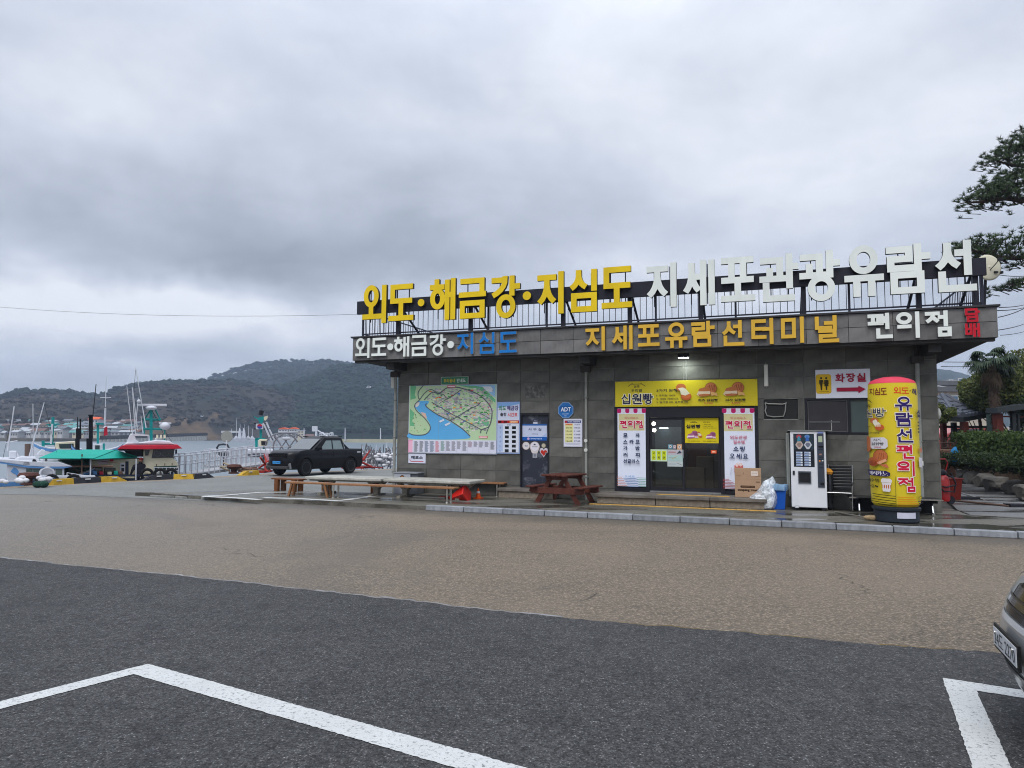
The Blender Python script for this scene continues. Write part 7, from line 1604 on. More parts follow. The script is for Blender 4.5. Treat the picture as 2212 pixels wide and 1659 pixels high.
def hill(name,ridge,Yr,foot,m,nx=150,ny=60,rough=1.,back=.5,bulge=.12):
    """ridge: (X,Z) at distance Yr; foot: (X,Y) shoreline points"""
    rx=[p[0] for p in ridge]; rz=[p[1] for p in ridge]; fx=[p[0] for p in foot]; fy=[p[1] for p in foot]
    X0=np.linspace(rx[0],rx[-1],nx); vs=[];fs=[]
    for i,x in enumerate(X0):
        t=i/(nx-1); zr=np.interp(x,rx,rz); f0=np.array((np.interp(t,np.linspace(0,1,len(fx)),fx),np.interp(t,np.linspace(0,1,len(fy)),fy)))
        for j in range(ny):
            s_=j/(ny-1)
            if s_<=.72:
                q=s_/.72; xx=f0[0]+(x-f0[0])*q; yy=f0[1]+(Yr-f0[1])*q
                e=q*q*(3-2*q)*.55+q*.45; z=-1.7+(zr+1.7)*e
                amp=zr*bulge*math.sin(math.pi*q)
                z+=amp*(mnoise.fractal(Vector((xx*.008,yy*.008,3)),1,2,5)*1.3)
                z+=rough*2.2*mnoise.fractal(Vector((xx*.06,yy*.06,1)),1,2,4)*min(1,q*4)
            else:
                q=(s_-.72)/.28; xx=x; yy=Yr+q*260; z=zr*(1-back*q*q)+rough*2.2*mnoise.fractal(Vector((xx*.06,yy*.06,1)),1,2,4)
            vs.append((xx,yy,z))
    for i in range(nx-1):
        for j in range(ny-1): a=i*ny+j; fs.append((a,a+ny,a+ny+1,a+1))
    me=bpy.data.meshes.new(name); me.from_pydata(vs,[],fs); me.materials.append(m); me.polygons.foreach_set('use_smooth',[True]*len(fs)); me.update()
    o=bpy.data.objects.new(name,me); COL.objects.link(o); tag(o,kind='structure'); HG[name+m.name]=(vs,nx,ny); return vs
def R_(c,pts,Y): return [(P(c,x,y,Y)[0],P(c,x,y,Y)[2]) for x,y in pts]
r1=[(-640,36),(-560,30)]+R_('A1',[(0,590),(100,560),(230,530),(400,525),(560,530),(660,545),(760,570),(900,588),(1060,582)],600)+R_('A1',[(1200,565),(1300,535),(1400,495)],600)+[(-310,46),(-280,47),(-240,47),(-200,40),(-150,24)]
h1=hill('hill',r1,600,[(-420,330),(-300,310),(-230,305),(-200,330),(-170,380),(-150,430)],MH1,150,60)
r2=R_('A1',[(900,640),(1200,590),(1400,490),(1500,474),(1650,462),(1750,478),(1900,474),(2000,460),(2212,425)],1000)+R_('A2',[(60,458),(230,438),(500,378),(850,318),(1200,262),(1500,226),(1700,220),(1900,245),(2212,310)],1000)+[(-120,86),(-60,92),(0,80),(80,60),(160,40)]
h2=hill('hill',r2,1000,[(-330,470),(-250,500),(-190,520),(-130,560),(-20,600),(100,640)],MH2,190,60)
r3=[(-345,2),(-325,8)]+R_('A2',[(330,815),(500,735),(700,650),(1000,530),(1400,410),(1700,300),(2000,245),(2212,248)],700)+R_('A3',[(150,245),(300,268),(560,340)],700)+[(-90,56),(-40,44),(20,30),(80,14)]
h3=hill('hill',r3,700,[(-205,430),(-175,430),(-150,440),(-110,430),(-70,410),(-10,420),(40,440)],MH3,170,60,bulge=.06)
r4=[(380,60)]+R_('D6',[(180,740),(240,745),(380,765),(480,790),(580,815),(700,850)],900)+[(680,75),(760,60)]
hill('hill',r4,900,[(170,460),(240,480),(330,500),(420,520)],M('blue_far_hill',(.030,.042,.036),1.,var=.4,vs=.02,spec=.05),60,30)
# woods on the hills: clumps of crowns (nobody could count them)
def crowns(name,vs,nx,ny,cnt,js,size,m,label,seed,zmin=6):
    rs=np.random.RandomState(seed); V_=[];F_=[]; ico=[(0,0,1),(.89,0,.45),(.28,.85,.45),(-.72,.53,.45),(-.72,-.53,.45),(.28,-.85,.45),(.5,.5,-.4),(-.5,.5,-.4),(-.5,-.5,-.4),(.5,-.5,-.4)]
    fc=[(0,1,2),(0,2,3),(0,3,4),(0,4,5),(0,5,1),(1,6,2),(2,7,3),(3,8,4),(4,9,5),(5,9,1),(1,9,6),(2,6,7),(3,7,8),(4,8,9)]
    k_=0
    while k_<cnt:
        i=rs.randint(0,nx-1); j=int(js[0]+(js[1]-js[0])*rs.rand()); v_=vs[i*ny+min(j,ny-1)]
        if v_[2]<zmin: k_+=.2; continue
        dx=(vs[(i+1)*ny+j][0]-v_[0]) if i<nx-1 else 1; s_=size*rs.uniform(.6,1.35); base=len(V_)
        cx_,cy_,cz_=v_[0]+dx*rs.rand(),v_[1]+rs.uniform(-3,3),v_[2]+s_*.35
        for a in ico: V_.append((cx_+a[0]*s_*rs.uniform(.7,1.2),cy_+a[1]*s_*rs.uniform(.7,1.2),cz_+a[2]*s_*rs.uniform(.6,1.0)))
        F_+=[(base+a,base+b_,base+c_) for a,b_,c_ in fc]; k_+=1
    me=bpy.data.meshes.new(name); me.from_pydata(V_,[],F_); me.materials.append(m); o=bpy.data.objects.new(name,me); COL.objects.link(o); tag(o,label,'woods',kind='stuff')
MW1=M('far_crown_dark',(.018,.028,.022),1.,var=.5,vs=.05,spec=.05); MW2=M('far_crown_brown',(.042,.038,.032),1.,var=.5,vs=.05,spec=.05); MW3=M('far_crown_pine',(.014,.028,.018),1.,var=.5,vs=.08,spec=.05)
crowns('hill_woods',h1,150,60,1500,(36,46),2.4,MW1,'dark tree crowns along the top of the brown left hill',1); crowns('hill_woods',h1,150,60,1500,(8,38),2.0,MW2,'bare brown winter trees on the slope of the left hill',2)
crowns('hill_woods',h2,190,60,4500,(12,45),3.8,MW1,'blue grey tree crowns covering the long middle ridge',3)
crowns('hill_woods',h3,170,60,8000,(3,45),3.2,MW3,'dense dark pine wood covering the nearest hill behind the harbour',4,3)
# pines standing along the ridge skyline, trunks visible against the sky
MPT2=M('ridge_trunk',(.03,.025,.022),1.)
rs=np.random.RandomState(5)
q=MB()
for i in range(120):
    t=min(1,max(0,rs.normal(.5,.24))); x=420+t*950; ridge=np.interp(x,[230,500,850,1200,1500],[438,378,318,262,226]); a=P('A2',x,ridge+4,1000)
    h_=rs.uniform(7,13)*(.6+.4*math.sin(math.pi*t)); q.mat(MPT2).cyl((a[0],995,a[2]-3),(a[0]+rs.uniform(-1,1),995,a[2]+h_*.7),.45,.3,4,cap=False); q.mat(MW1)
    for z_ in range(3): q.ball((a[0]+rs.uniform(-3,3),995+rs.uniform(-2,2),a[2]+h_*rs.uniform(.7,1.05)),(rs.uniform(2,4),rs.uniform(2,4),rs.uniform(1,2)),6,4)
tag(q.build('ridge_pines'),'row of tall pines on the skyline of the middle ridge','trees',kind='stuff')
def tr(x,y,c,Y,s_,label):
    a=P(c,x,y,Y); o=thing('hilltop_tree',label,'tree',(a[0],Y,a[2]-1),0,'lone trees on the left hilltop skyline'); MB().mat(MPT2).cyl((0,0,0),(0,0,s_*.8),.3,.2,5).build('trunk',o); q=MB().mat(MW1)
    for k_ in range(5): q.ball((random.uniform(-.25,.25)*s_,0,s_*random.uniform(.35,.95)),(s_*.28,s_*.28,s_*.22),7,5)
    q.build('crown',o)
tr(1205,560,'A1',600,6,'small dark tree standing alone on the hilltop skyline, farther left'); tr(1270,558,'A1',600,7.5,'dark cone shaped tree on the hilltop skyline beside the lone one'); tr(1110,568,'A1',600,4,'low bushy tree on the dip of the left hilltop')
# the land at the water's edge
sheet('shore_land',[(-600,318),(-300,292),(-222,296),(-195,292),(-178,330),(-178,372),(-174,420),(-168,470),(-120,462),(-64,430),(60,430),(60,520),(-600,520)],-.3,M('shore_ground',(.11,.10,.085),.9,var=.4,vs=.08,spec=.1),2.5)
# --- houses of the village
MHW=[M('house_white','#b4b5b8',.7,var=.06,vs=.3),M('house_cream','#b9b09c',.7,var=.06,vs=.3),M('house_grey','#8b8d92',.7,var=.06,vs=.3)]
MRF=[M('roof_grey','#6e737a',.7,var=.1,vs=.3),M('roof_teal','#5f9290',.7,var=.1,vs=.3),M('roof_blue','#5a86b4',.7,var=.1,vs=.3),M('roof_brown','#6d544c',.7,var=.1,vs=.3),M('roof_orange','#d25a28',.7,var=.1,vs=.3),M('roof_white','#a4a8ad',.7,var=.1,vs=.3)]
hn=['white walled','cream walled','grey walled']; rn=['grey','teal green','blue','brown','orange','white']
MWF=M('far_window',(.05,.055,.065),.3)
USED=set()
def house(x,y,Y,w,h,d,wm,rm_,label,group,floors=1,gable=True,c='A1',win=3):
    for ad in ('','faded','tidy','weathered','boxy','older','newer'):
        lb_=(ad+' '+label).strip()
        if lb_ not in USED: break
    USED.add(lb_); label=lb_
    a=P(c,x,y,Y); o=thing('village_house',label,'house',(a[0],Y,a[2]),random.uniform(-.25,.25),group)
    B1_(-w/2,w/2,-d/2,d/2,-4,h,MHW[wm]).build('wall',o)
    q=MB().mat(MRF[rm_])
    if gable: q.prism([(-d/2-.4,h+.01),(d/2+.4,h+.01),(0,h+d*.28)],-w/2-.4,w/2+.4,'x')
    else: q.box(-w/2-.2,w/2+.2,-d/2-.2,d/2+.2,h+.01,h+.35)
    q.build('roof',o)
    for f in range(floors):
        for i in range(win): x_=-w/2+w*(i+.5)/win; z_=h*(f+.35)/floors; B1_(x_-w/win*.28,x_+w/win*.28,-d/2-.04,-d/2-.005,z_,z_+h/floors*.4,MWF).build('window',o)
    return o
random.seed(21); sz_=['tiny','small','low','squat','plain','little','slim','wide','neat','dull','bright','modest','short']; ct_={}
def rs2():
    ct_['i']=ct_.get('i',-1)+1; return sz_[ct_['i']%13]
pos=[(x,y) for x in range(-60,1500,50) for y in (885,925,965,1005)]
used=set(); gv='houses of the village across the bay'
dup={}
for x,y in pos:
    if random.random()<.22: continue
    Y=320+(1010-y)*.62+random.uniform(0,10); x_=x+random.uniform(-22,22); wm=random.choice((0,0,1,2)); rm_=random.choice((0,0,0,1,3,5,5,3)); 
    zone='far left' if x_<300 else ('behind the awning' if x_<900 else 'left of red boat roof')
    lvl={885:'highest',925:'upper',965:'lower',1005:'waterside'}[y]
    house(x_,y+random.uniform(-8,8)+14,Y,random.uniform(3,6.2),random.uniform(1.6,2.6),random.uniform(3,5),wm,rm_,f'{rs2()} {hn[wm]} {rn[rm_]}-roofed house in the {lvl} village row, {zone}',gv,1,random.random()<.65)
for x,y,w,rm_,lb in ((1045,878,9,4,'small house with orange red roof high in the village behind the teal mast'),):
    house(x,y,380,w*.6,2.2,5,0,rm_,lb,gv)
for x in range(1880,2212,48): house(x,990,430,random.uniform(3,5),random.uniform(1.8,2.8),4,random.choice((0,1,2)),random.choice((0,5,3)),f'{rs2()} pale waterside house right of the red boat roof',gv,1,True)
house(100,990,430,6,3.4,5,1,0,'grey gabled house left of the orange roofed one by the far jetty',gv,1,True,'A2')
o=house(235,985,430,8.5,4.6,5,0,4,'white house with orange roof at the landward end of the far jetty',gv,2,True,'A2',4)
# large white hotel with orange roofs
a=P('A2',1210,1030,405); o=thing('hotel','three storey white hotel with two orange roof humps on the far shore behind the truck','hotel',(a[0],405,a[2]-.5)); o.scale=(.44,.44,.46); 
B1_(-14.5,14.5,0,10,-3,8.2,MHW[0]).build('wall',o); B1_(-14.3,-1.5,0.2,9,8.21,11.4,MHW[0]).build('wall',o); B1_(-.5,11,0.2,9,8.21,11.8,MHW[0]).build('wall',o)
for x0,x1,z in ((-14.8,-1,11.4),(-.8,11.5,11.8)): MB().mat(MRF[4]).prism([(x0,z),(x1,z),(x1-2.5,z+1.4),((x0+x1)/2,z+2.3),(x0+2.5,z+1.4)],-.5,9.4).build('roof',o)
for f,z in enumerate((1.0,4.6)):
    for i in range(5): x_=-12+i*6; B1_(x_-2.1,x_+2.1,-.05,.0-.005,z,z+2.0,MWF).build('window',o)
for x_ in (-12,-8,-4.5,2,5,8.5): B1_(x_-1,x_+1,.13,.19,9.3,10.6,MWF).build('window',o)
for z in (3.9,7.8): B1_(-14.8,14.8,-1.2,-.06,z,z+.3,MHW[0]).build('balcony',o)
house(1345,1015,400,3.4,3,4,1,5,'cream building joined to the right side of the far hotel',gv,2,False,'A2',2)
house(1440,1045,400,4,1.6,4,0,3,'low house with brown roof between the hotel and the domed building',gv,1,True,'A2',2)
# domed pale building with arches
a=P('A2',1620,1045,400); o=thing('arched_pavilion','pale rounded building with arched openings on the far shore right of the hotel','building',(a[0],400,a[2]-.5)); o.scale=(.45,.45,.40)
for i,(x_,w_,h_) in enumerate(((-7,6,11),(-1,5.5,10),(5,4,11),(10,5,6))): MB().mat(MHW[0]).prism([(x_-w_/2,-2),(x_+w_/2,-2),(x_+w_/2,h_*.7)]+[(x_+w_/2*math.cos(t),h_*.7+h_*.3*math.sin(t)) for t in np.arange(.3,3.1,.35)]+[(x_-w_/2,h_*.7)],0,6+i).build('wall',o)
for x_,z in ((-8.5,4),(-5.5,4),(-8.5,7.6),(-5.5,7.6),(-1,4),(-1,7.2),(5,4.2),(5,8),(10,2)): MB().mat(MWF).prism([(x_-.8,z-1.2),(x_+.8,z-1.2),(x_+.8,z),(x_,z+.9),(x_-.8,z)],-.05,-.005).build('window',o)
# --- long pier on piles, seawall, lamp poles, sailing boats
def span(name,label,cat,c,p0,p1,Y0,Y1,th,np_,m1,m2,drop,w=3):
    A=Vector(P(c[0],*p0,Y0)); B=Vector(P(c[1],*p1,Y1)); o=thing(name,label,cat,A); d=B-A
    q=MB().mat(m1); q.loft([[(0,0,-th),(0,w,-th),(0,w,0),(0,0,0)],[(d.x,d.y,d.z-th),(d.x,d.y+w,d.z-th),(d.x,d.y+w,d.z),(d.x,d.y,d.z)]],smooth=False); q.build('deck',o)
    for i in range(np_):
        p_=d*(i/(np_-1)); MB().mat(m2).box(p_.x-.5,p_.x+.5,p_.y+.2,p_.y+1.2,p_.z-drop,p_.z-th-.01).build('pile',o)
    return o
MDP=M('dark_pier',(.045,.042,.042),.8); MPP=M('pier_pile','#9b9b98',.7)
span('jetty','long dark jetty on pale piles reaching across the water in front of the village','jetty',('A1','A2'),(1085,1012),(300,978),290,385,1.6,34,MDP,MPP,5.5)
o=span('breakwater','low grey breakwater with small pale blocks running out to the teal mast boat','breakwater',('A2','A2'),(290,1032),(880,1040),400,400,3,20,M('breakwater_grey',(.09,.088,.08),.9),MPP,3.2,4)
span('seawall','long pale concrete seawall right of the truck on the far shore','seawall',('A3','A3'),(-430,1045),(620,1050),345,335,2.2,22,M('seawall_concrete','#a8a48c',.8,var=.15,vs=.2),M('seawall_rib','#8f8b78',.8),2.5,5)
for x,y0,y1,c,lb in ((25,925,1045,'A3','tall pale lamp pole on the seawall nearest the truck'),(410,930,1045,'A3','tall pale lamp pole on the seawall nearest the building'),(215,900,1050,'A3','thin dark pole leaning between two lamp poles on the seawall'),(1375,930,1085,'A2','white pole standing in the water right of the hotel')):
    a=P(c,x,y1,340); b_=P(c,x+(6 if 'dark' in lb else 0),y0,340); o=thing('pole',lb,'pole',a); MB().mat(MDP if 'dark' in lb else MPL).cyl((0,0,-1),(b_[0]-a[0],0,b_[2]-a[2]),.32,.22,6).build('shaft',o)
a=P('A2',1505,1078,120); b_=P('A2',1503,945,120); o=thing('lamp_post','white lamp post with short arm rising behind the truck roof','lamp post',(a[0],120,WZ)); z_=b_[2]-WZ
MB().mat(MPL).cyl((0,0,0),(0,0,z_),.26,.2,8).cyl((0,0,z_),(2,0,z_-1.2),.12).box(-.7,.2,-.2,.2,z_-.3,z_+.6).build('post',o)
for i,(x,y,Y,h_,c) in enumerate(((1165,690,330,18,'D3'),(1270,670,330,38,'D3'),(1350,680,330,26,'D3'),(1440,670,330,26,'D3'),(1535,675,330,24,'D3'),(1620,690,330,18,'D3'))):
    a=P(c,x,y,Y); lbs=['leftmost small sailing boat moored at the far breakwater','tall masted sailing boat second from the left at the far breakwater','narrow white sailing boat third from the left at the breakwater','narrow white sailing boat fourth from the left at the breakwater','broad white sailing boat left of the flag plate','low white sailing boat hidden partly by the teal mast']
    o=thing('sailing_boat',lbs[i],'sailing boat',(a[0],Y,WZ),0,'sailing boats at the far breakwater'); w_=1.3 if i in (2,3) else 3
    MB().mat(MPL).loft([[(-w_,-1,1.6),(-w_*.8,-.5,0),(-w_*.8,.5,0),(-w_,1,1.6)],[(w_*.4,-1,1.6),(w_*.3,-.6,0),(w_*.3,.6,0),(w_*.4,1,1.6)],[(w_*1.1,-.1,2),(w_,-.05,0),(w_,.05,0),(w_*1.1,.1,2)]],smooth=False).build('hull',o)
    MB().mat(MPL).cyl((0,0,1.5),(0,0,1.5+h_*.26),.14,.08,6).build('mast',o); MB().mat(MPL).prism([(-.9,1.6),(.9,1.6),(.3,2.6 if w_>2 else 5.5),(-.3,2.8 if w_>2 else 6.5)],-.4,.4).build('sail_cover',o)
a=P('D3',1155,560,345); o=thing('shed','low white roofed boat shed on the breakwater','shed',(a[0],345,a[2]-2)); B1_(-4,4,0,4,0,1.6,MDP).build('wall',o); B1_(-4.6,4.6,-.5,4.5,1.61,2.6,MHW[0]).build('roof',o)
# gull
for x,y,c,Y,lb in ((2078,485,'A2',60,'white gull gliding in front of the dark hill'),(262,801,'A2',110,'tiny pale gull above the far shore')):
    a=P(c,x,y,Y); o=thing('seagull',lb,'gull',a,0); q=MB().mat(MPL); q.ball((0,0,0),(.22,.09,.07),10,6); q.poly((-.05,0,.02),(.08,0,.02),(.15,-.5,.15),(.0,-.75,.08)).poly((-.05,0,.02),(.08,0,.02),(.15,.5,.15),(.0,.75,.08)); q.build('gull_body',o)
# overhead cables
MCB=M('cable_black',(.03,.03,.035),.6)
def cable(A,B,sag,r,label):
    A,B=Vector(A),Vector(B); o=thing('cable',label,'cable',A); n_=14
    MB().mat(MCB).tube([(B-A)*(i/n_)+Vector((0,0,-4*sag*(i/n_)*(1-i/n_))) for i in range(n_+1)],r,5).build('wire',o)
cable(P('F0',-60,658,42),P('F0',800,678,34),.35,.008,'thin overhead wire crossing the sky from the left to the roof railing')
for (c,a,b_,Y0,Y1,lb) in (('B4',(1600,990),(1990,935),17,30,'upper of two close cables leaving the roof edge at the right'),('B4',(1575,1030),(1990,970),17,30,'lower of two close cables leaving the roof edge at the right'),('B4',(1590,1115),(1990,960),17,22,'cable rising steeply from the right roof edge'),('B4',(1590,1275),(1990,1165),17,30,'thick cable leaving the bottom of the fascia to the right'),('B4',(1620,1340),(1990,1270),24,34,'faint cable below the thick one at the right'),('D6',(240,645),(1445,632),60,60,'upper of two faint wires behind the palm'),('D6',(240,712),(900,700),60,60,'lower of two faint wires behind the palm'),('B4',(1590,580),(1990,585),20,28,'thin cable leaving the satellite dish to the right')):
    cable(P(c,*a,Y0),P(c,*b_,Y1),.05,.012 if Y0<25 else .03,lb)
# ================================================================ RIGHT SIDE: rocks, hedge, trees, pavilion, houses
def leafmesh(name,pts,size,m,parent=None,aspect=.55,seed=0,up=.3,norm=None):
    rs=np.random.RandomState(seed); n=len(pts); pts=np.asarray(pts,float)
    a=rs.randn(n,3); a[:,2]=np.abs(a[:,2])*up+ (0 if norm is None else 0)
    a/=np.linalg.norm(a,axis=1)[:,None]; b_=np.cross(a,rs.randn(n,3)); b_/=np.linalg.norm(b_,axis=1)[:,None]
    s_=size*rs.uniform(.6,1.3,n)[:,None]; c_=np.cross(a,b_)
    L_=b_*s_; W_=c_*s_*aspect
    v=np.stack([pts-L_*.5,pts+W_*.5,pts+L_*.5+a*s_*.12,pts-W_*.5],1).reshape(-1,3)
    f=np.arange(4*n).reshape(-1,4)
    me=bpy.data.meshes.new(name); me.from_pydata(v.tolist(),[],f.tolist()); me.materials.append(m)
    o=bpy.data.objects.new(name,me); COL.objects.link(o)
    if parent is not None: o.parent=parent
    return o
def leafmat(name,c0,c1,sc=1.2,rough=.5):
    m,n,k,b=newmat(name); g=n.new('ShaderNodeNewGeometry'); 
    rnd=g.outputs['Random Per Island']; c=mx_(n,k,rnd,c0,c1); v=nz(n,k,g.outputs['Position'],sc,4,.6)
    c=mx_(n,k,mr_(n,k,v,.35,.65,0,.6),c,tuple(x*.55 for x in c0)); k.new(c,b.inputs['Base Color']); b.inputs['Roughness'].default_value=rough; b.inputs['Specular IOR Level'].default_value=.3
    return m
ML1=leafmat('camellia_leaf',(.040,.070,.020),(.20,.21,.05)); ML2=leafmat('hedge_leaf',(.035,.075,.018),(.13,.19,.04)); ML3=leafmat('low_hedge_leaf',(.018,.035,.010),(.05,.08,.02)); MLP=leafmat('pine_needle',(.028,.055,.024),(.095,.14,.05),3); MLF=leafmat('palm_leaf',(.012,.030,.014),(.04,.07,.03))
def clump(n,c,r,k_=14,seed=0,shell=.55):
    rs=np.random.RandomState(seed); cs=[];out=[]
    for i in range(k_):
        d=rs.randn(3); d/=np.linalg.norm(d); cs.append((np.array(d)*rs.uniform(.45,.85),rs.uniform(.28,.5)))
    per=n//k_
    for c0,s_ in cs:
        d=rs.randn(per,3); d/=np.linalg.norm(d,axis=1)[:,None]; d*=(shell+(1-shell)*rs.rand(per,1)); d[:,2]*=.8; out.append((c0+d*s_))
    p_=np.concatenate(out)*np.array(r)+np.array(c); return p_
MBARK=M('bark_brown',(.075,.055,.042),.9,var=.4,vs=6,bump=.8,bs=20)
def tree(loc,H,r,n,m,label,seed,k_=16,leaf=.13,trunk=.12):
    o=thing('camellia_tree',label,'tree',loc,0); MB().mat(MBARK).tube([(0,0,-.2),(.05,0,H*.3),(-.05,.05,H*.55)],[trunk,trunk*.8,trunk*.5],8).build('trunk',o)
    q=MB().mat(MBARK)
    for i in range(7): t=i*.9; q.cyl((0,0,H*.25+i*.05),(r[0]*.6*math.cos(t),r[1]*.6*math.sin(t),H*.45+random.uniform(0,H*.2)),trunk*.35,.015,6)
    q.build('limb',o)
    x=leafmesh('crown',clump(n,(0,0,H-r[2]),r,k_,seed),leaf,m,o,seed=seed); return o
gz=.0
# rocks along the raised bed
MRK=M('garden_rock',(.15,.14,.125),.9,var=.45,vs=2.2,bump=1.,bs=9,dirt=.4,rnd=.2)
def rock(p,sx_,sy,sz,label,seed):
    o=thing('garden_rock',label,'rock',p,random.uniform(-.3,.3),'rocks edging the planted bed')
    bm=bmesh.new(); bmesh.ops.create_icosphere(bm,subdivisions=3,radius=1)
    for v_ in bm.verts:
        c=v_.co.copy(); d=1+.28*mnoise.noise(c*1.3+Vector((seed*3.1,0,0)))+.10*mnoise.noise(c*3.5+Vector((seed,2,0))); c*=d; c=Vector([max(-.78,min(.78,q)) for q in c]); v_.co=Vector((c.x*sx_,c.y*sy,c.z*sz))
    me=bpy.data.meshes.new('rock'); bm.to_mesh(me); bm.free(); me.materials.append(MRK); r_=bpy.data.objects.new('rock_body',me); COL.objects.link(r_); r_.parent=o
rb=[G('C5',x,y,.085) for x,y in ((1120,665),(1310,690),(1480,700),(1680,725),(1880,765),(2090,815),(2300,870),(2560,960))]
lb=['dark rock closest to the building corner at the start of the bed edging','rounded grey rock second from the building in the bed edging','pale flat topped rock lit brightest in the bed edging','brown rock with pale top behind the red bucket area','wide dark rock in the middle of the visible bed edging','rounded dark rock near the right edge of the picture','rock cut by the right edge of the picture','rock beyond the right edge of the picture']
for i,(x,y) in enumerate(rb):
    d_=math.hypot(x,y); rock((x,y+.5,.30),.55+.12*(i%3),.5,.46-.03*min(i,5),lb[i],i*7+1)
bed=[(x,y+.45) for x,y in rb]
sheet('planted_bed',bed+[(30,24),(40,60),(24,60),(bed[0][0]-.5,46),(bed[0][0]-1.2,bed[0][1]+.3)],.80,M('bark_soil',(.135,.085,.05),.95,var=.4,vs=3,bump=1,bs=18),.75)
# low hedge and high hedge
def hedgebox(name,label,A,B,w,z0,z1,n,m,leaf,seed,jit=.12):
    rs=np.random.RandomState(seed); A=np.array(A);B=np.array(B); d=B-A; nr=np.array((-d[1],d[0]))/np.linalg.norm(d)
    if nr[1]<0: nr=-nr
    t=rs.rand(n); s_=rs.rand(n); f=rs.rand(n); 
    P_=A+d*t[:,None]; bump=np.array([mnoise.noise(Vector((a*5.5,seed,0))) for a in t*np.linalg.norm(d)*.2])*.22
    face=rs.rand(n)<.5
    off_=np.where(face,rs.rand(n)**3*.5,s_)*w; zz=np.where(face,z0+(z1-z0)*f,z1-rs.rand(n)**2*.25)+bump*np.where(face,f,1)
    pts=np.concatenate([P_+nr*off_[:,None]+rs.randn(n,2)*jit*.5,zz[:,None]+rs.randn(n,1)*jit*.5],1)
    o=thing(name,label,'hedge',(A[0],A[1],0)); pts[:,0]-=A[0]; pts[:,1]-=A[1]; leafmesh('foliage',pts,leaf,m,o,seed=seed)
    q=MB().mat(MBARK)
    L_=np.linalg.norm(d)
    for i in range(int(L_/.5)):
        c=d*(i+.5)/(L_/.5)+nr*w*.5; q.cyl((c[0],c[1],.75),(c[0]+random.uniform(-.2,.2),c[1],z1-.3),.03,.02,5)
    tag(q.build('stems',o),kind='stuff')
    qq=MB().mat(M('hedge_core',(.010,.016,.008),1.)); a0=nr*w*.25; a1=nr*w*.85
    qq.loft([[(a0[0],a0[1],z0+.15),(a1[0],a1[1],z0+.15),(a1[0],a1[1],z1-.25),(a0[0],a0[1],z1-.25)],[(d[0]+a0[0],d[1]+a0[1],z0+.15),(d[0]+a1[0],d[1]+a1[1],z0+.15),(d[0]+a1[0],d[1]+a1[1],z1-.25),(d[0]+a0[0],d[1]+a0[1],z1-.25)]],smooth=False); qq.build('core_block',o)  # solid dark block filling the middle of the foliage
X_=lambda c,x,y,Y:P(c,x,y,Y)
a=P('C5',1255,450,25.5); b_=P('C5',2400,560,21.0)
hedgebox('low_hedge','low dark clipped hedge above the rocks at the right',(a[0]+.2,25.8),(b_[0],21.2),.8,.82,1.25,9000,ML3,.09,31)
a=P('C5',1240,350,27.5); b_=P('C5',2500,350,23.5)
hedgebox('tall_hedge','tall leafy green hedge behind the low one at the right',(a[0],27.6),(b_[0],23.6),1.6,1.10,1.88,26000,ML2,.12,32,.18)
# camellia trees
c=P('D6',800,960,31); tree((c[0],31,.2),4.75,(1.05,1.2,1.15),12000,ML1,'round camellia tree left of the palm trunk',41)
c=P('D6',1250,800,29.5); tree((c[0],29.5,.2),5.35,(2.1,1.8,1.6),22000,ML1,'large bright topped camellia tree right of the palm',42,20)
c=P('D6',1450,1000,28.5); tree((c[0]+.8,28.5,.2),4.6,(1.9,1.6,1.6),15000,ML3,'dark evergreen tree at the right edge behind the shelter',43,18)
c=P('D6',320,1450,27); tree((c[0],27,.1),3.25,(.6,.6,.5),4500,ML1,'small yellow green shrub tree beside the building corner',44,10,.11,.05)
# palm
c=P('D6',1045,1340,28); o=thing('windmill_palm','windmill palm with shaggy brown trunk and drooping fan leaves','palm',(c[0]+.05,28,.3)); top=P('D6',930,660,28)[2]-.3
MPB=M('palm_fibre',(.075,.052,.040),1.,var=.5,vs=14,bump=1.,bs=30)
lean=-.20
MB().mat(MPB).tube([(0,0,0),(.0,0,1.2),(-.10,0,2.4),(-.16,0,3.2),(lean,0,top)],[.13,.12,.13,.17,.11],12).build('trunk',o)
q=MB().mat(MPB)
for i in range(260):
    t=random.random(); z_=2.0+t*(top-2.0); a_=random.uniform(0,6.28); r_=.11+.05*math.sin(min(1,t*1.4)*3.1); x0=lean*(z_/top)+r_*math.cos(a_); y0=r_*math.sin(a_)
    q.poly((x0,y0,z_),(x0+.05,y0,z_),(x0+.10*math.cos(a_),y0+.1*math.sin(a_),z_-random.uniform(.08,.2)))
q.build('trunk_fibre',o)
random.seed(8)
def fan(par,ang,el,ln,m,s_=.62):
    hub=Vector((lean,0,top-.05)); d=Vector((math.cos(ang)*math.cos(el),math.sin(ang)*math.cos(el),math.sin(el))); tip=hub+d*ln; tip.z-=ln*ln*.10*(1.2-el)
    f=MB().mat(m).tube([hub,(hub+tip)/2+Vector((0,0,.05)),tip],[.02,.015,.01],5)
    dd=(tip-hub).normalized(); sd_=dd.cross(Vector((0,0,1))).normalized(); up_=sd_.cross(dd)
    for i in range(15):
        a_=R(-95+190*i/14); v_=(dd*math.cos(a_)+sd_*math.sin(a_)).normalized(); w_=(sd_*math.cos(a_)-dd*math.sin(a_))*.035; e=tip+v_*s_*random.uniform(.85,1.05)+Vector((0,0,-.16-random.uniform(0,.12)))+up_*(-.05); md=tip+v_*s_*.55+Vector((0,0,.03))
        f.poly(tip,md-w_,md+w_).poly(md-w_,e,md+w_)
    f.build('frond',par)
for i in range(26):
    el=random.uniform(-.5,1.15); fan(o,i*2.399,el,random.uniform(.4,.68),MLF,random.uniform(.34,.46))
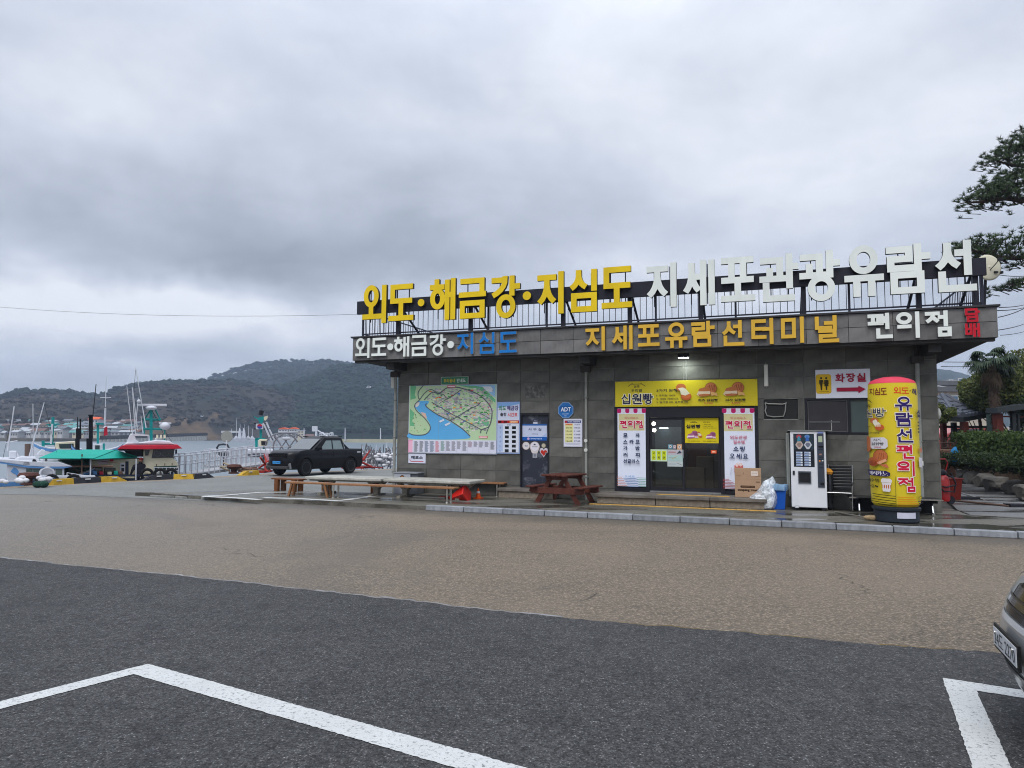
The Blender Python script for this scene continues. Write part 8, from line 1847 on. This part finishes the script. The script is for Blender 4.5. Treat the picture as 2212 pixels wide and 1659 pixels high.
for a_,el in ((math.pi,.15),(math.pi+.3,-.1),(0,.2),(-.3,.35),(3.5,.55),(-1.2,.3),(-1.9,.2),(.2,-.2)): fan(o,a_,el,.72,MLF,.45)
for i in range(10): fan(o,i*.7+.2,-1.1,random.uniform(.4,.6),M('dead_frond',(.10,.075,.05),1.),.4)
# pavilion with tiled roof
MTI=M('roof_tile_dark','#565a64',.55,var=.25,vs=4,rnd=.15); MPR=M('pillar_red_brown','#5c2c24',.6,var=.15); MBD=M('pavilion_beam_dark','#2f3436',.7)
ap=P('D6',215,1155,31.5); ev0=P('D6',560,1440,29.0); ev1=P('D6',1010,1365,30.5)
o=thing('pavilion','open Korean pavilion with dark curved tiled roof and red brown pillars behind the hedge','pavilion',(ev0[0],29.0,.3))
Zp=.3; A_=Vector((ap[0]-ev0[0],2.3,ap[2]-Zp)); E0=Vector((0,0,ev0[2]-Zp)); E1=Vector((ev1[0]-ev0[0],1.5,ev1[2]-Zp)); Em=Vector((-3.2,-.6,ev0[2]-Zp+.1))
def tiles(p0,p1,top0,top1,ncol):
    for i in range(ncol):
        t=(i+.5)/ncol; b0=p0.lerp(p1,t); tt_=top0.lerp(top1,t); l=(tt_-b0).length; n_=max(2,int(l/.34))
        for j in range(n_):
            a=b0.lerp(tt_,j/n_); c=b0.lerp(tt_,(j+1)/n_); sg=-.10*math.sin(math.pi*(j/n_))*2; sg2=-.10*math.sin(math.pi*((j+1)/n_))*2
            a=a+Vector((0,0,sg+.03)); c=c+Vector((0,0,sg2)); MB().mat(MTI).cyl(a,c+(c-a)*.06,.085,.075,7).build('roof_tile',o)
    q=MB().mat(MTI)
    for j in range(6):
        a0,a1=j/6,(j+1)/6; s0=-.2*math.sin(math.pi*a0)-.03; s1_=-.2*math.sin(math.pi*a1)-.03
        q.quad(p0.lerp(top0,a0)+Vector((0,0,s0)),p1.lerp(top1,a0)+Vector((0,0,s0)),p1.lerp(top1,a1)+Vector((0,0,s1_)),p0.lerp(top0,a1)+Vector((0,0,s1_)))
    q.build('roof_bed',o)
tiles(Em,E0,A_+Vector((-.5,0,0)),A_,14); tiles(E0,E1,A_,A_+Vector((.35,.3,0)),9)
for a,b_ in ((E0,A_),(E1,A_+Vector((.35,.3,0)))): 
    MB().mat(MTI).tube([a.lerp(b_,t)+Vector((0,0,.10-.24*math.sin(math.pi*t))) for t in (0,.2,.4,.6,.8,1)],.11,8).build('hip_ridge',o)
MB().mat(MBD).prism([(Em.x,Em.z-.03),(0,E0.z-.03),(0,E0.z-.22),(Em.x,Em.z-.22)],-.05,.15).build('eave_beam',o)
q=MB().mat(MBD); q.loft([[(0,0,E0.z-.22),(0,.2,E0.z-.22),(0,.2,E0.z-.03),(0,0,E0.z-.03)],[(E1.x,E1.y,E1.z-.22),(E1.x,E1.y+.2,E1.z-.22),(E1.x,E1.y+.2,E1.z-.03),(E1.x,E1.y,E1.z-.03)]],smooth=False); q.build('eave_beam',o)
for x0,x1,dy,m_ in ((580,660,.1,MPR),(515,580,1.2,MPR),(740,800,1.5,MBD)):
    A=P('D6',x0,1440,29)[0]-ev0[0]; B=P('D6',x1,1440,29)[0]-ev0[0]; MB().mat(m_).box(A,B,dy,dy+B-A,-.2,E0.z-.2).build('pillar',o)
for z_ in (E0.z-.45,): MB().mat(MBD).box(-2.6,2.2,1.5,1.62,z_,z_+.10).build('tie_beam',o)
# second shelter with flat dark roof at the right edge
a=P('D6',1100,1350,27.5); b_=P('D6',1700,1260,27.5); o=thing('shelter','long low shelter with dark roof edge and red brown posts at the right edge','shelter',(a[0],27.5,.3))
q=MB().mat(M('shelter_roof','#3a3f42',.7)); z0_,z1_=a[2]-.3,b_[2]-.3; dx=b_[0]-a[0]
q.loft([[(-.1,0,z0_-.1),(-.1,.7,z0_-.1),(-.1,.7,z0_+.12),(-.1,0,z0_+.10)],[(dx,0,z1_-.1),(dx,.7,z1_-.1),(dx,.7,z1_+.12),(dx,0,z1_+.12)]],smooth=False); q.build('roof',o)
for x0,x1,m_ in ((1100,1195,MPR),(1330,1380,MBD),(1410,1440,MBD)):
    A=P('D6',x0,1440,27.5)[0]-a[0]; B=P('D6',x1,1440,27.5)[0]-a[0]; MB().mat(m_).box(A,B,.2,.2+B-A,-.2,z0_-.11).build('post',o)
MB().mat(MPR).box(.1,dx,.3,.36,z0_-.26,z0_-.2).build('tie_beam',o)
# white standing stone / sign
a=P('D6',975,1400,28.6); b_=P('D6',1100,1640,28.6); o=thing('stone_marker','tall pale tapering stone marker leaning against the palm trunk','stone',(a[0],28.6,0.8)); w_=b_[0]-a[0]
MB().mat(M('pale_stone','#b4b6b4',.7,var=.08)).prism([(0,a[2]-.8),(.40*w_,a[2]-.8),(w_,b_[2]-.8),(w_,0),(.05,0)],-.12,.12).build('stone_slab',o,bevel=.02)
MB().mat(M('marker_side','#4c5c58',.7)).prism([(-.10,a[2]-.82),(-.003,a[2]-.82),(.045,0),(-.06,0)],-.11,.2).build('stone_side',o)
# red car parked beyond the bed
a=P('A6',1330,900,33); o=thing('red_car','red vehicle parked beyond the building corner, partly hidden by shrubs','vehicle',(a[0]+.9,33,.3)); z_=lambda y:P('A6',1400,y,33)[2]-.3
MB().mat(M('car_red','#c8301e',.3,coat=1.)).prism([(-1.1,.4),(2.1,.4),(2.1,z_(860)),(1.2,z_(850)),(.7,z_(785)),(-.7,z_(790)),(-1.1,z_(850))],-.8,.8).build('body',o,bevel=.06)
MB().mat(MHW[1]).box(.75,1.7,-.7,.7,z_(850),z_(785)).build('load',o); MB().mat(MGLD).prism([(-.95,z_(848)),(.55,z_(848)),(.45,z_(800)),(-.75,z_(803))],-.83,-.81).build('window',o)
for x in (-.6,1.5): wheel(o,x,-.7,.34,.2,MRIM,-1)
# steel hand rail and blue bag near the corner
o=thing('handrail','thin brown handrail beside the building corner','handrail',(P('C5',1055,210,26.8)[0],26.8,.3)); z_=lambda y:P('C5',1100,y,26.8)[2]-.3; xx=lambda x:P('C5',x,210,26.8)[0]-o.location.x
for y in (155,215): MB().mat(M('rail_brown','#4a3630',.6)).cyl((xx(1050),0,z_(y)),(xx(1235),0,z_(y)),.025).build('rail',o)
for x in (1060,1225): MB().mat(M('rail_brown')).cyl((xx(x),0,0),(xx(x),0,z_(150)),.03).build('post',o)
a=P('C5',1250,330,25.0); o=thing('blue_bag','bright blue plastic bag caught in the shrub beside the hedge','bag',(a[0],25.0,a[2]-.3)); crumple('bag_body',o,[ringsec(0,0,.06,.06,.01),ringsec(0,0,.14,.12,.12),ringsec(0,0,.16,.12,.35),ringsec(0,0,.10,.08,.52),ringsec(0,0,.03,.03,.62)],M('bag_blue',(.02,.22,.50),.4),.04,2)
# earthen wall behind the corner
a=P('C5',1070,240,26); b_=P('C5',1215,240,26); o=thing('brick_planter','reddish brown earth bank beside the building corner','bank',(a[0]-2,26,.2)); B1_(0,b_[0]-a[0]+2.1,0,.5,0,a[2]-.2,M('bank_brown',(.15,.085,.06),.95,var=.4,vs=4,bump=1,bs=12)).build('bank',o,bevel=.05)
# houses behind
MB2=M('beige_wall','#b7afa2',.8,var=.06,vs=.8,dirt=.1)
def bld(x0,x1,yt,yb,Y,m,label,c='D6',wins=(),roof=None,d=8,name='house'):
    A=P(c,x0,yt,Y); B=P(c,x1,yb,Y); o=thing(name,label,'house',(A[0],Y,0)); w_=B[0]-A[0]; h_=A[2]
    B1_(0,w_,0,d,0,h_,m).build('wall',o)
    if roof: MB().mat(roof).box(-.3,w_+.3,-.3,d+.3,h_+.01,h_+.4).build('roof',o)
    for a,b1,c_,d1 in wins:
        p0=P(c,a,b1,Y); p1=P(c,c_,d1,Y); f=B1_(p0[0]-A[0]-.12,p1[0]-A[0]+.12,-.06,-.005,p1[2]-.12,p0[2]+.12,MHW[0]).build('window_frame',o); B1_(p0[0]-A[0],p1[0]-A[0],-.09,-.062,p1[2],p0[2],M('pane_blue','#4a6880',.2)).build('pane',f)
    return o
bld(200,1010,1080,1400,56,MB2,'long beige rendered house with blue windows behind the pavilion',wins=((405,1145,475,1200),(605,1170,680,1195),(690,1240,760,1260)),roof=M('slate_roof','#5e6064',.7))
bld(330,700,905,1010,75,M('grey_house','#9b9b9c',.8),'grey upper house with two dark windows above the beige one',wins=((370,915,400,970),(500,895,530,940)))
bld(200,560,985,1080,62,M('grey_house'),'low grey house with gable between the beige and the upper house',roof=M('slate_roof'))
a=P('D6',420,1040,59); o=thing('awning_roof','bright white awning roof on the low grey house','awning',(a[0],59,0)); z_=lambda y:P('D6',420,y,59)[2]; MB().mat(MHW[0]).prism([(-3.2,z_(1020)),(3.4,z_(1015)),(3.4,z_(1035)),(-1.8,z_(1060))],0,1.5).build('awning_sheet',o)
a=P('D6',240,1000,58); o=thing('gable','white bargeboard gable at the left of the low grey house','gable',(a[0],58,0)); z_=lambda y:P('D6',240,y,58)[2]; MB().mat(MHW[0]).prism([(-1.2,z_(1030)),(-.2,z_(985)),(3.0,z_(1075)),(2.6,z_(1080)),(-.2,z_(1000)),(-1.1,z_(1045))],0,.6).build('bargeboard',o)
a=P('D6',750,1285,55.5); o=thing('red_sign','small red sign strip on the beige house','sign',(a[0],55.6,a[2])); B1_(-1.4,1.3,-.1,.1,-.25,.25,M('sign_red','#cc3a28',.5)).build('panel',o)
a=P('D6',420,1600,40); o=thing('glass_shopfront','white low shop with windows seen under the pavilion','shop',(a[0]-3,42,0)); B1_(0,14,0,5,0,2.6,MHW[0]).build('wall',o)
for i in range(7): B1_(.6+i*1.9,1.8+i*1.9,-.05,-.005,.9,2.1,MWF).build('window',o)
# fire extinguisher trolley and red bucket beside the corner
q0=G('C5',1145,990,.09); o=thing('extinguisher_trolley','red wheeled fire extinguisher with black hose beside the building corner','fire extinguisher',(q0[0]-.05,q0[1]+.15,.09))
MFR=M('extinguisher_red','#a81c1c',.35,var=.08)
MB().mat(MFR).lathe([(0,.06),(.17,.08),(.19,.14),(.19,.62),(.15,.74),(.06,.80),(0,.80)],(0,0,0),24).build('cylinder',o); MB().mat(MDK).tube([(.05,-.2,.78),(.22,-.18,.70),(.26,-.2,.52),(-.02,-.24,.46),(-.2,-.2,.50),(-.1,-.24,.36),(.2,-.22,.34),(.27,-.18,.58),(.2,-.1,.84)],.022,7).build('hose',o)
MB().mat(MDK).ball((-.02,-.04,.84),(.14,.10,.10),12,8).build('valve_head',o); MB().mat(MFR).tube([(-.42,.05,1.18),(.16,.05,1.20),(.22,.05,1.10),(.12,.05,.78),(.14,.1,.10)],.016,7).build('handle_frame',o)
MB().mat(MDK).cyl((.20,-.07,.11),(.20,-.01,.11),.11,n=18).build('wheel',o)
q0=G('C5',1240,925,.09); o=thing('red_bucket','tall square red plastic bin behind the fire extinguisher','bin',(q0[0],q0[1]+.1,.09)); MB().mat(M('bucket_red','#6e2016',.5,dirt=.2)).loft([[(s_*a,s_*b,z) for a,b in ((-1,-1),(1,-1),(1,1),(-1,1))] for s_,z in ((.15,0),(.19,.58),(.215,.58),(.215,.62))],smooth=False).build('bin_body',o,bevel=.01)
# broom / pole on the ground and drain cover
a=G('C5',1225,945,.09); b_=G('C5',1935,1015,.09); o=thing('long_pole','long reddish pole with brush end lying on the wet road','pole',(a[0],a[1],.11)); dx,dy=b_[0]-a[0],b_[1]-a[1]
B=MB().mat(M('pole_brownish','#6f5a50',.6)); B.cyl((0,0,0),(dx,dy,0),.03,n=6).cyl((.05,-.12,0),(dx,dy-.12,0),.02,n=6); B.build('shaft',o); l=math.hypot(dx,dy)
MB().mat(MDK).box(dx,dx+.45,dy-.2,dy+.1,-.02,.05).build('brush',o)
a=G('C5',1400,920,.09); o=thing('loose_brush','short dark brush lying on the wet road beside the red bin','brush',(a[0],a[1],.10)); B1_(-.35,.35,-.08,.08,0,.06,MDK).build('brush_head',o)
a=G('C5',1310,835,.09); b_=G('C5',1640,935,.09); o=thing('pale_stick','pale thin stick lying on the wet road','stick',(a[0],a[1],.10)); MB().mat(M('stick_pale','#9a9a98',.6)).cyl((0,0,.01),(b_[0]-a[0],b_[1]-a[1],.01),.018,n=5).build('stick',o)
# weeds in the kerb joint
a=BW(16.1,-3.56,.0); o=thing('weed','small green weed tuft at the foot of the kerb','weed',a); pts=np.random.RandomState(4).randn(160,3)*np.array((.16,.04,.03))+np.array((0,0,.03)); pts[:,2]=np.abs(pts[:,2]); leafmesh('leaves',pts,.045,ML2,o,seed=9)
# pine tree: trunk just outside the frame at the right, branches reaching in
o=thing('pine_tree','dark green pine whose layered branches reach in from the right edge above the roof','pine',(18.0,21.0,.0))
MBK2=M('pine_bark',(.06,.045,.04),1.,var=.4,vs=5,bump=1,bs=15)
MB().mat(MBK2).tube([(0,0,0),(.2,0,2.5),(.0,0,5.5),(-.3,.1,8),(-.5,.1,10.5),(-.5,0,12.6)],[.27,.24,.2,.16,.11,.05],12).build('trunk',o)
def tuft(pts_out,c,n,r,rs,big=.30):
    for i in range(n): pts_out.append((c[0]+rs.randn()*r[0],c[1]+rs.randn()*r[1],c[2]+rs.randn()*r[2]))
rs=np.random.RandomState(77); TF=[]
def branch(pts,w=.05):
    pp=[Vector((x-18.0,y-21.0,z)) for x,y,z in pts]; MB().mat(MBK2).tube(spline(pp,3),[w*(1-.8*i/(len(spline(pp,3))-1))+.01 for i in range(len(spline(pp,3)))],6).build('branch',o)
def b5(x,y,Y=21): return P('B5',x,y,Y)
T0=(17.6,21,9.6)
branch([T0,b5(820,760),b5(640,745),b5(470,770),b5(370,775)],.09); branch([(17.5,21,10.8),b5(820,480),b5(700,490),b5(560,450)],.08); branch([(17.6,21,11.4),b5(850,330),b5(700,400)],.06); branch([b5(720,540),b5(640,590)],.03)
branch([(17.7,21,8.3),b5(830,1180),b5(640,1200),b5(470,1160),b5(300,1130)],.09); branch([(17.8,21,6.9),b5(850,1400),b5(720,1395),b5(650,1410)],.05)
def cl(x0,y0,x1,y1,n,rx,rz,ry=.55):
    for i in range(n):
        t=rs.rand(); p_=b5(x0+(x1-x0)*t,y0+(y1-y0)*t); TF.append((p_[0]-18+rs.randn()*rx,rs.randn()*ry,p_[2]+rs.randn()*rz))
cl(395,735,830,735,180,.10,.13); cl(440,680,660,640,90,.12,.13); cl(600,650,790,690,60,.12,.10); cl(370,740,400,760,22,.10,.07)
cl(510,430,800,440,110,.13,.13); cl(620,360,800,350,80,.13,.16); cl(760,260,850,290,60,.14,.16); cl(600,540,760,580,70,.12,.11)
cl(420,1100,800,1120,150,.14,.14); cl(420,1180,620,1230,60,.14,.10); cl(240,1140,420,1100,60,.10,.09); cl(660,1200,830,1230,50,.12,.09)
cl(655,1410,830,1390,75,.10,.07); cl(950,660,1300,640,90,.2,.2,.9); cl(950,1120,1500,1000,120,.25,.2,.9); cl(900,260,1400,0,150,.25,.3,.9)
V_=[];F_=[]
for c in TF:
    nd=28; 
    for i in range(nd):
        d=rs.randn(3); d[2]=abs(d[2])*1.1+.1; d/=np.linalg.norm(d); l=rs.uniform(.10,.18); w_=np.cross(d,rs.randn(3)); w_/=np.linalg.norm(w_); w_*=.011
        b0=len(V_); c0=np.array(c); V_+=[tuple(c0-w_),tuple(c0+w_),tuple(c0+d*l)]; F_.append((b0,b0+1,b0+2))
me=bpy.data.meshes.new('needles'); me.from_pydata(V_,[],F_); me.materials.append(MLP); n_=bpy.data.objects.new('needles',me); COL.objects.link(n_); n_.parent=o; n_['kind']='stuff'
q=MB().mat(MBK2)
for c in TF[::3]: q.cyl(c,(c[0]+.10,c[1]*.6,c[2]-.14),.012,.016,4,cap=False)
tag(q.build('twigs',o),kind='stuff')
# ================================================================ air
hz=MB().box(-1285,1285,-75,1285,-4.4,135); h=hz.build('haze'); tag(h,'thin even sea haze over the harbour and hills',None,kind='stuff')
m=bpy.data.materials.new('haze'); m.use_nodes=True; n=m.node_tree.nodes; k=m.node_tree.links; n.remove(n['Principled BSDF']); v=n.new('ShaderNodeVolumePrincipled'); v.inputs['Color'].default_value=(.62,.76,1,1); v.inputs['Density'].default_value=.00045; v.inputs['Anisotropy'].default_value=.2; k.new(v.outputs[0],n['Material Output'].inputs['Volume']); h.data.materials.clear(); h.data.materials.append(m)
